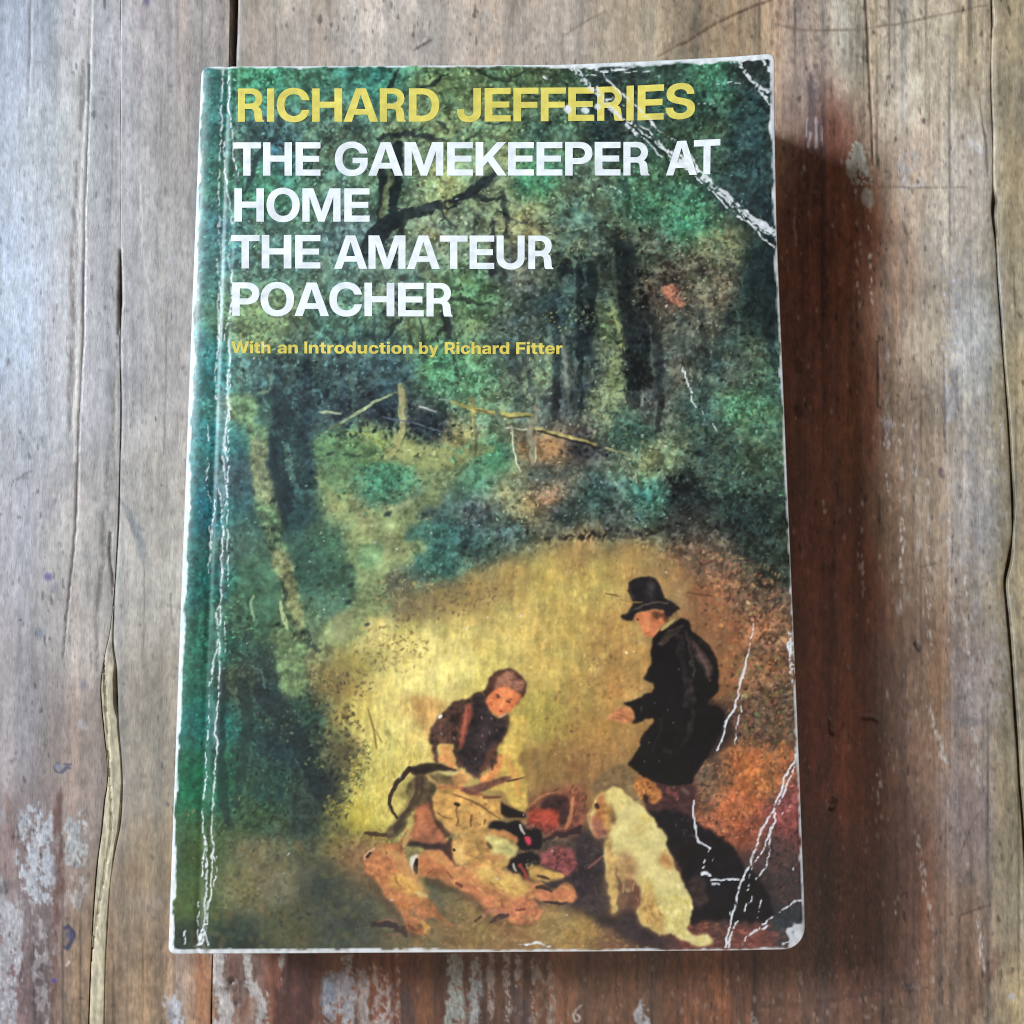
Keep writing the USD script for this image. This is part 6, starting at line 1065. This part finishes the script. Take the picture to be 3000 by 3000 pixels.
C = T.at(X, Y) * 1.05 * (1 - bare) + bare * np.array([192, 180, 152]) / 255
C = lin(C * (1 + .05 * T.at(X, Y, g1) + .04 * T.at(X, Y, g4) + .05 * T.at(X, Y, fine))[..., None])
top = V.reshape(-1, 3); n = len(sy)
rim = np.concatenate([np.arange(k), np.arange(2 * k - 1, n * k, k), np.arange(n * k - 2, (n - 1) * k - 1, -1), np.arange((n - 2) * k, 0, -k)])
lv = top[rim].copy(); lv[:, 2] = -.02
a = np.arange(len(rim)); b = (a + 1) % len(rim)
add("/World/plank_table/splinter", np.vstack([top, lv]), np.vstack([grid_faces(n, k), np.stack([rim[a], rim[b], len(top) + b, len(top) + a], 1)]), wood, np.vstack([C.reshape(-1, 3), C.reshape(-1, 3)[rim] * .6]), True, "pale bare strip of wood standing in the split")

# ------------------------------------------------------------------ the book
thing("paperback_book", "worn paperback with a woodland painting, yellow and white lettering, white creases", "book")
CW, CH, CX, CY = 0.130, 0.1933, 0.0, 0.0


def fold(px, py, p, q):
    """Distance beyond the fold line p -> q (metres, positive on its right-hand side seen from above)."""
    a, b = on_plane(*p, THICK)[:2], on_plane(*q, THICK)[:2]
    d = (b - a) / np.linalg.norm(b - a)
    return (px - a[0]) * -d[1] * -1 * -1 + (py - a[1]) * d[0]


def cover_z(x, y):
    """Height of the front cover above THICK: hinge, dog-eared corners, soft edges, a little sag."""
    z = np.zeros_like(x)
    d = np.clip(fold(x, y, (1640, 195), (2285, 700)), 0, None)
    z += np.where(d > 0, .085 * d + 1.3 * d ** 2, 0)
    d = np.clip(fold(x, y, (2120, 178), (2275, 300)), 0, None); z += .05 * d
    d = np.clip(fold(x, y, (2350, 2220), (2135, 2790)), 0, None); z -= .045 * d
    d = np.clip(fold(x, y, (2370, 2630), (2290, 2790)), 0, None); z -= .12 * d
    ex = np.minimum(x + CW / 2, 99); hx = x + CW / 2 - np.interp(y, [-CH / 2, CH / 2], [.0061, .0061])
    z -= .00028 * np.exp(-(hx / .0007) ** 2) + .00012 * np.exp(-((hx - .0022) / .0006) ** 2)
    z -= .0007 * np.clip(1 - ex / .0035, 0, 1) ** 2.2
    for e in (CW / 2 - x, CH / 2 - y, y + CH / 2):
        z -= .00022 * np.clip(1 - np.clip(e, 0, 1) / .0011, 0, 1) ** 2
    return z - .0002 * np.sin((x + .02) * 38) * np.cos(y * 21)


nu, nv = 640, 950
u = np.concatenate([[0, .0012, .003, .006], np.linspace(.009, .991, nu), [.994, .997, .9988, 1]])
v = np.concatenate([[0, .0008, .002, .004], np.linspace(.006, .994, nv), [.996, .998, .9992, 1]])
U, Vv = np.meshgrid(u, v)
x, y = (U - .5) * CW, (Vv - .5) * CH
for sx, sy_, r in ((1, -1, .0046), (1, 1, .0016), (-1, 1, .0019), (-1, -1, .0013)):        # rounded corners
    cx, cy = sx * (CW / 2 - r), sy_ * (CH / 2 - r)
    dx, dy = (x - cx) * sx, (y - cy) * sy_
    inc = (dx > 0) & (dy > 0)
    mx, h = np.maximum(dx, dy), np.hypot(dx, dy)
    s = np.where(inc & (h > 0), mx / np.maximum(h, 1e-12), 1)
    x, y = np.where(inc, cx + sx * dx * s, x), np.where(inc, cy + sy_ * dy * s, y)


def to_photo(p):
    q = (np.asarray(p) - CAM_POS) @ _R
    return 1500 + 3000 * q[..., 0] / -q[..., 2], 1500 - 3000 * q[..., 1] / -q[..., 2]


px, py = to_photo(np.stack([x, y, np.full_like(x, THICK)], -1))
z = THICK + cover_z(x, y)
wv = P.at(px, py, wear_glints)
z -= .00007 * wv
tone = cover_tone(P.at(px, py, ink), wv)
V = np.stack([x, y, z], -1).reshape(-1, 3); C = tone.reshape(-1, 3)
r_, c_ = x.shape
rim = np.concatenate([np.arange(c_), np.arange(2 * c_ - 1, r_ * c_, c_), np.arange(r_ * c_ - 2, (r_ - 1) * c_ - 1, -1), np.arange((r_ - 2) * c_, 0, -c_)])
lv = V[rim].copy(); lv[:, 2] -= .00032
a = np.arange(len(rim)); b = (a + 1) % len(rim)
F = grid_faces(r_, c_)[:, [0, 3, 2, 1]]
# inside of the cover, coarser
sr_, sc_ = np.unique(np.r_[0:r_:12, r_ - 1]), np.unique(np.r_[0:c_:12, c_ - 1])
inner = np.stack([x, y, z - .00032], -1)[np.ix_(sr_, sc_)].reshape(-1, 3)
n0 = len(V)
FV = np.vstack([V, lv, inner])
FF = np.vstack([F, np.stack([rim[a], n0 + a, n0 + b, rim[b]], 1), n0 + len(rim) + grid_faces(len(sr_), len(sc_))])
FC = np.vstack([C, np.tile(lin(PAPER), (len(rim), 1)), np.tile(lin(PAPER) * .9, (len(inner), 1))])
BOOK = "/World/paperback_book/"
add(BOOK + "front_cover", FV, FF, printed, FC, True, "front cover with a painting of two men, dogs and game in a wood")

# lettering printed on the cover
GLYPHS = json.loads(r'''{"C":[998,[[[[41,462],[43,568],[57,656],[83,737],[120,809],[167,872],[230,929],[310,976],[375,1000],[483,1018],[574,1016],[650,1002],[739,969],[813,919],[868,864],[912,800],[949,705],[959,646],[745,646],[715,726],[695,754],[653,791],[580,823],[498,829],[424,813],[372,785],[325,740],[287,676],[265,607],[255,530],[257,445],[271,369],[297,304],[331,254],[367,221],[414,193],[498,173],[542,173],[595,183],[641,203],[695,248],[729,304],[745,356],[959,356],[947,289],[927,234],[896,175],[859,126],[813,83],[766,49],[703,18],[650,0],[548,-16],[418,-8],[303,29],[218,83],[151,149],[92,244],[57,346]]]]],"H":[988,[[[[73,1000],[287,1000],[288,602],[698,601],[701,1000],[916,1000],[916,0],[701,0],[698,418],[288,418],[287,0],[73,0]]]]],"A":[990,[[[[8,-2],[356,1000],[635,1000],[982,-2],[747,-2],[675,212],[309,212],[236,-2]],[[365,384],[623,383],[496,798],[491,796]]]]],"D":[967,[[[[73,1000],[469,1000],[572,986],[652,961],[723,923],[772,886],[833,819],[876,747],[912,642],[925,538],[921,417],[900,314],[859,220],[809,151],[735,84],[642,35],[528,6],[468,0],[73,0]],[[287,182],[447,179],[552,201],[616,238],[652,276],[679,324],[703,401],[711,468],[711,534],[701,609],[681,672],[658,716],[614,764],[566,793],[471,819],[287,819]]]]],"J":[776,[[[[37,371],[240,371],[240,281],[246,249],[258,219],[286,187],[314,171],[351,163],[410,169],[445,187],[479,231],[491,281],[491,1000],[705,1000],[703,248],[694,195],[672,138],[648,100],[609,59],[564,28],[521,8],[454,-10],[401,-16],[285,-10],[230,4],[181,26],[114,77],[63,155],[39,250]]]]],"E":[839,[[[[73,1000],[796,1000],[796,817],[287,814],[289,594],[758,593],[758,415],[288,414],[287,184],[796,183],[796,0],[73,0]]]]],"F":[804,[[[[73,1000],[774,1000],[774,817],[287,816],[288,578],[741,578],[741,401],[288,400],[287,0],[73,0]]]]],"S":[902,[[[[47,328],[253,328],[259,279],[285,227],[335,185],[391,165],[433,159],[513,163],[556,175],[604,203],[636,247],[642,294],[628,333],[600,361],[521,397],[326,440],[244,468],[169,509],[120,554],[88,603],[71,658],[67,737],[73,778],[104,859],[167,931],[248,980],[358,1012],[483,1018],[601,998],[686,961],[731,927],[764,892],[811,807],[825,754],[831,694],[631,694],[623,737],[609,767],[575,805],[523,833],[471,843],[391,837],[337,815],[301,783],[281,734],[281,709],[293,677],[341,637],[413,611],[599,570],[676,544],[764,495],[815,442],[839,397],[851,354],[851,238],[837,187],[817,145],[788,104],[749,67],[666,20],[540,-12],[389,-14],[265,12],[173,59],[104,128],[79,171],[61,218],[49,277]]]]],"T":[876,[[[[29,1000],[847,1000],[847,817],[546,815],[546,0],[332,0],[332,815],[29,817]]]]],"G":[1012,[[[[41,462],[43,568],[55,646],[81,731],[110,792],[151,853],[208,912],[283,963],[361,996],[458,1016],[546,1018],[633,1006],[717,978],[800,931],[864,872],[910,809],[941,739],[955,664],[739,664],[729,702],[709,740],[675,777],[647,797],[609,815],[562,827],[482,827],[420,811],[360,775],[315,726],[279,656],[259,573],[255,468],[267,385],[283,336],[317,274],[358,229],[412,195],[470,177],[565,175],[611,185],[653,203],[697,235],[724,268],[752,342],[752,373],[540,373],[540,534],[963,534],[961,350],[947,279],[917,204],[884,151],[823,86],[754,39],[676,6],[552,-16],[442,-12],[344,12],[242,65],[163,136],[108,214],[61,332]]]]],"M":[1234,[[[[73,1000],[385,1000],[544,550],[618,306],[688,540],[847,1000],[1161,1000],[1161,0],[951,0],[954,746],[862,448],[703,0],[528,2],[363,466],[285,729],[278,733],[283,0],[73,0]]]]],"K":[949,[[[[73,1000],[287,1000],[290,544],[676,1000],[931,1000],[561,568],[941,0],[695,0],[418,421],[287,271],[287,0],[73,0]]]]],"P":[870,[[[[73,1000],[505,1000],[611,982],[695,945],[764,888],[804,831],[831,754],[839,643],[825,564],[782,475],[723,415],[652,373],[568,348],[503,340],[287,339],[287,0],[73,0]],[[287,522],[495,521],[548,537],[583,559],[615,599],[631,655],[625,717],[599,765],[557,799],[507,817],[288,821]]]]],"O":[1028,[[[[41,462],[43,568],[61,672],[92,758],[134,829],[189,894],[259,949],[344,990],[417,1010],[481,1018],[611,1010],[703,982],[780,941],[864,866],[908,807],[947,731],[976,627],[986,540],[980,399],[963,316],[917,210],[864,136],[786,65],[703,20],[611,-8],[479,-16],[397,-4],[310,26],[220,81],[143,159],[92,244],[57,346]],[[255,468],[265,393],[285,330],[313,278],[366,221],[422,189],[476,175],[534,173],[605,189],[653,215],[695,252],[725,294],[756,369],[770,445],[772,532],[764,599],[740,676],[695,750],[661,781],[623,805],[534,829],[476,827],[422,813],[374,787],[335,752],[287,676],[261,587]]]]],"U":[969,[[[[71,1002],[279,1002],[279,349],[285,312],[311,254],[363,203],[427,175],[504,169],[568,183],[622,215],[662,261],[684,313],[690,349],[690,1002],[898,1002],[894,285],[876,216],[849,159],[815,114],[756,61],[692,24],[617,-2],[521,-16],[407,-12],[324,6],[261,31],[195,75],[134,139],[90,222],[71,320]]]]],"I":[348,[[[[276,0],[276,1000],[72,1000],[72,0]]]]],"R":[860,[[[[77,0],[77,1000],[477,1000],[533,994],[588,977],[638,948],[682,910],[718,863],[745,810],[761,752],[767,692],[761,633],[745,575],[718,522],[682,475],[652,448],[702,410],[739,350],[755,250],[765,120],[776,61],[812,25],[812,0],[582,0],[555,50],[542,150],[532,290],[517,344],[477,378],[426,385],[277,383],[277,0]],[[485,556],[531,588],[561,636],[572,692],[569,721],[548,775],[509,815],[459,837],[278,839],[277,547],[431,545]]]]],"_W":[1418,[[[[16,998],[269,1002],[373,546],[425,278],[473,517],[591,1000],[825,1002],[939,538],[993,278],[1043,544],[1147,1000],[1401,1002],[1134,0],[872,0],[745,499],[708,669],[676,511],[546,2],[283,0]]]]],"_i":[367,[[[[61,906],[63,947],[81,986],[116,1018],[165,1033],[212,1031],[255,1014],[289,980],[305,935],[301,886],[283,853],[246,821],[200,807],[153,809],[110,827],[77,861]]],[[[71,729],[297,729],[297,0],[71,0]]]]],"_t":[527,[[[[12,729],[123,730],[124,916],[350,916],[350,730],[491,729],[491,556],[350,554],[350,219],[360,190],[389,173],[487,175],[501,4],[332,-4],[275,4],[206,29],[157,75],[132,130],[124,177],[124,554],[12,556]]]]],"_h":[843,[[[[71,1000],[295,1000],[296,612],[332,660],[389,709],[432,729],[495,741],[564,739],[625,723],[682,690],[723,644],[758,570],[772,489],[772,0],[546,0],[542,459],[528,496],[500,528],[470,544],[439,550],[397,548],[357,534],[325,506],[305,468],[297,426],[297,0],[71,0]]]]],"_a":[790,[[[[41,181],[43,246],[55,291],[83,338],[116,369],[169,399],[232,418],[456,450],[483,464],[495,487],[493,519],[481,543],[445,569],[408,578],[360,576],[316,559],[287,533],[273,497],[65,511],[75,558],[92,599],[126,646],[161,678],[212,707],[285,731],[362,741],[454,739],[515,729],[576,709],[631,678],[678,631],[705,580],[719,515],[719,2],[503,2],[500,102],[442,33],[371,-2],[314,-12],[259,-12],[191,0],[132,26],[81,71],[53,122]],[[255,205],[264,180],[282,160],[324,142],[385,142],[439,161],[475,193],[489,218],[497,250],[497,329],[348,299],[294,279],[266,252]]]]],"_n":[843,[[[[71,727],[291,727],[293,606],[332,660],[371,697],[426,727],[475,739],[546,741],[625,723],[674,695],[711,660],[752,587],[770,511],[772,0],[546,0],[542,460],[528,496],[500,528],[470,544],[439,550],[397,548],[357,534],[325,506],[305,468],[297,426],[297,0],[71,0]]]]],"_r":[552,[[[[71,729],[289,729],[292,602],[326,670],[371,711],[438,733],[534,729],[534,538],[423,544],[379,532],[333,498],[303,440],[297,406],[297,0],[71,0]]]]],"_o":[831,[[[[43,330],[45,418],[59,489],[75,534],[114,603],[161,654],[206,688],[267,717],[346,737],[446,741],[497,735],[564,717],[637,680],[697,627],[735,576],[762,519],[784,434],[788,330],[782,279],[762,206],[725,134],[672,73],[631,41],[564,8],[485,-12],[383,-16],[322,-8],[248,16],[173,61],[114,122],[75,191],[51,267]],[[273,327],[281,281],[301,231],[319,205],[349,179],[391,163],[426,161],[456,167],[488,183],[520,215],[538,247],[558,327],[552,436],[540,474],[514,518],[482,546],[424,564],[375,558],[335,536],[303,498],[285,458],[273,398]]]]],"_d":[855,[[[[43,328],[45,426],[61,511],[96,595],[153,668],[204,705],[265,731],[320,741],[389,739],[436,727],[487,699],[527,662],[556,620],[558,1000],[784,1000],[784,0],[560,0],[557,111],[505,41],[460,10],[418,-6],[322,-14],[236,6],[157,55],[98,128],[61,216]],[[273,329],[293,249],[311,217],[341,187],[402,165],[444,167],[488,185],[532,231],[550,269],[562,321],[560,420],[530,500],[494,538],[444,560],[387,560],[347,544],[311,510],[287,464],[273,400]]]]],"_u":[843,[[[[71,729],[297,729],[301,269],[315,233],[343,201],[389,181],[433,179],[474,189],[500,205],[528,239],[542,277],[546,729],[772,729],[772,2],[552,2],[549,124],[509,67],[472,31],[417,2],[367,-10],[297,-12],[242,-2],[191,20],[136,65],[96,128],[73,218]]]]],"_c":[796,[[[[43,330],[43,395],[53,466],[71,525],[98,580],[130,623],[175,666],[226,699],[289,725],[358,739],[442,741],[503,733],[582,707],[631,680],[690,627],[717,587],[745,525],[754,460],[542,444],[528,494],[496,536],[450,560],[405,564],[363,554],[339,540],[313,514],[293,480],[273,398],[279,289],[307,219],[327,195],[363,171],[426,161],[482,179],[520,217],[542,283],[756,267],[739,181],[690,98],[625,41],[534,0],[442,-16],[358,-14],[265,8],[191,47],[130,102],[92,155],[59,236]]]]],"_b":[853,[[[[71,1000],[297,1000],[298,622],[338,674],[385,711],[444,735],[532,741],[595,729],[656,701],[723,644],[758,593],[792,515],[807,436],[811,356],[802,253],[782,183],[745,110],[703,61],[650,22],[613,4],[550,-12],[452,-10],[403,6],[365,28],[330,61],[298,109],[295,0],[71,0]],[[289,349],[305,265],[327,223],[354,193],[385,175],[423,165],[465,167],[500,179],[552,231],[572,279],[580,319],[578,422],[550,500],[516,538],[466,560],[423,562],[369,544],[331,510],[307,468],[293,418]]]]],"_y":[809,[[[[10,729],[248,729],[360,377],[402,222],[564,727],[800,729],[479,-120],[452,-171],[415,-218],[363,-255],[318,-273],[257,-283],[83,-273],[104,-102],[215,-106],[240,-98],[271,-61],[285,1]]]]],"_I":[330,[[[[270,0],[270,1000],[60,1000],[60,0]]]]],"_R":[906,[[[[73,1000],[515,1000],[570,994],[615,984],[686,957],[735,925],[780,882],[809,839],[841,760],[851,695],[845,591],[827,532],[794,473],[743,420],[682,378],[878,-2],[631,-2],[457,337],[309,340],[306,-2],[73,-2]],[[306,528],[491,527],[541,540],[573,561],[603,599],[617,651],[613,707],[591,754],[551,787],[501,805],[308,809]]]]],"_F":[809,[[[[73,1000],[772,1000],[772,806],[307,804],[307,569],[735,568],[735,379],[308,379],[306,0],[73,0]]]]],"_ ":[300,[]],"_e":[804,[[[[43,330],[45,417],[57,481],[81,546],[116,605],[163,656],[208,690],[269,719],[328,735],[434,741],[483,735],[552,715],[609,686],[674,631],[705,589],[737,528],[756,462],[764,399],[764,308],[264,307],[269,259],[297,201],[331,171],[385,151],[436,149],[482,159],[522,183],[552,228],[756,214],[731,143],[674,73],[587,18],[495,-10],[381,-16],[320,-8],[246,16],[177,57],[126,106],[83,173],[57,242]],[[265,447],[547,444],[550,449],[530,509],[494,549],[450,570],[392,574],[335,558],[297,526],[279,497]]]]]}''')
YEL, WHI = np.array([226, 212, 104]) / 255, np.array([240, 245, 247]) / 255


def lettering(name, words, color, label, small=False, cap=98.0):
    """words: (text, left x, baseline left y, right x, baseline right y) as measured."""
    VV, FFs, n = [], [], 0
    for text, xa, ya, xb, yb in words:
        keys = [("_" + ch if small else ch) for ch in text]
        gl = [GLYPHS[k] for k in keys]
        first = min(p[0] for pl in gl[0][1] for p in pl[0]); last = gl[-1][0] - max(p[0] for pl in gl[-1][1] for p in pl[0])
        k = cap / 1000
        nat = sum(g[0] for g in gl) - first - last
        want = (xb - xa) / k
        tight = -14.0 if small else -42.0
        n1 = max(1, len(gl) - 1)
        sq = np.clip((want - tight * n1) / nat, .95, 1.2)
        track = (want - nat * sq) / n1
        pen = -first * sq
        for g in gl:
            for rings in g[1]:
                poly = shapely.Polygon(np.array(rings[0], float), [np.array(h, float) for h in rings[1:]]).buffer(0)
                for part in getattr(poly, "geoms", [poly]):
                    tv, tf = trimesh.creation.triangulate_polygon(part, engine="earcut")
                    tv, tf = trimesh.remesh.subdivide_to_size(np.column_stack([tv, np.zeros(len(tv))]), tf, 11.0 / k / 1.0 * .9 if not small else 200.0, max_iter=12)[:2]
                    X = xa + (pen + tv[:, 0] * sq) * k
                    Y = ya + (yb - ya) * (X - xa) / (xb - xa) - tv[:, 1] * k
                    VV.append(np.column_stack([X, Y])); FFs.append(np.asarray(tf) + n); n += len(tv)
            pen += g[0] * sq + track
    Q, F = np.vstack(VV), np.vstack(FFs)
    W = on_plane(Q[:, 0], Q[:, 1], THICK)
    W[:, 2] = THICK + cover_z(W[:, 0], W[:, 1]) + .00005
    w = P.at(Q[:, 0], Q[:, 1], wear_glints)
    col = color * (1 + .025 * P.at(Q[:, 0], Q[:, 1], P.tex))[:, None]
    nrm = np.cross(W[F[:, 1]] - W[F[:, 0]], W[F[:, 2]] - W[F[:, 0]])[:, 2]
    F = np.where((nrm < 0)[:, None], F[:, [0, 2, 1]], F)
    add(BOOK + name, W, F, printed, cover_tone(col, w), True, label)


lettering("author_lettering", [("RICHARD", 697, 357, 1287, 357), ("JEFFERIES", 1339, 357, 2033, 353)], YEL, "yellow capitals reading RICHARD JEFFERIES")
lettering("title_lettering", [("THE", 682, 515, 939, 515), ("GAMEKEEPER", 981, 515, 1903, 514), ("AT", 1951, 514, 2108, 511)], WHI, "white capitals reading THE GAMEKEEPER AT")
lettering("title_lettering_001", [("HOME", 687, 650, 1083, 650)], WHI, "white capitals reading HOME")
lettering("title_lettering_002", [("THE", 677, 787, 939, 787), ("AMATEUR", 979, 788, 1621, 788)], WHI, "white capitals reading THE AMATEUR")
lettering("title_lettering_003", [("POACHER", 681, 926, 1326, 927)], WHI, "white capitals reading POACHER")
lettering("introduction_lettering", [("With", 678, 1035, 793, 1036), ("an", 814, 1036, 873, 1036), ("Introduction", 892, 1036, 1209, 1037), ("by", 1228, 1037, 1285, 1037), ("Richard", 1303, 1037, 1492, 1037), ("Fitter", 1512, 1037, 1648, 1037)],
          YEL * np.array([.98, .96, .9]), "small yellow line reading With an Introduction by Richard Fitter", True, 35.0)

# pages: many thin uneven gatherings
rngp = np.random.default_rng(8)


def slab(x0, x1, y0, y1, z0, z1, r=.003):
    g = shapely.box(x0 + r, y0 + r, x1 - r, y1 - r).buffer(r, quad_segs=4)
    m = trimesh.creation.extrude_polygon(g, z1 - z0, engine="earcut"); m.apply_translation([0, 0, z0])
    return m


zs = np.linspace(.0007, THICK - .0013, 45)
parts = []
for k in range(44):
    i = rngp.uniform(0, .00022, 3) + .0008
    parts.append(slab(-CW / 2 + .0009, CW / 2 - i[0], -CH / 2 + i[1], CH / 2 - i[2], zs[k], zs[k + 1] - .00006))
pg = trimesh.util.concatenate(parts)
add(BOOK + "page_block", pg.vertices, pg.faces, paper)
bc = slab(-CW / 2 + .0006, CW / 2, -CH / 2, CH / 2, .00005, .0004)
add(BOOK + "back_cover", bc.vertices, bc.faces, board)
# spine: a thin strip bent round the left side
th = np.linspace(-1, 1, 15)
sx = -CW / 2 + .0004 - .00035 * (1 - th ** 2); sz = .0005 + (THICK - .0022) * (th + 1) / 2
prof = np.vstack([np.column_stack([sx, sz]), np.column_stack([sx + .0003, sz])[::-1]])
sp = trimesh.creation.extrude_polygon(shapely.Polygon(prof).buffer(0), CH - .0008, engine="earcut")
q = sp.vertices.copy()
add(BOOK + "spine", np.column_stack([q[:, 0], q[:, 2] - CH / 2 + .0004, q[:, 1]]), sp.faces[:, ::-1], board, None, 40)
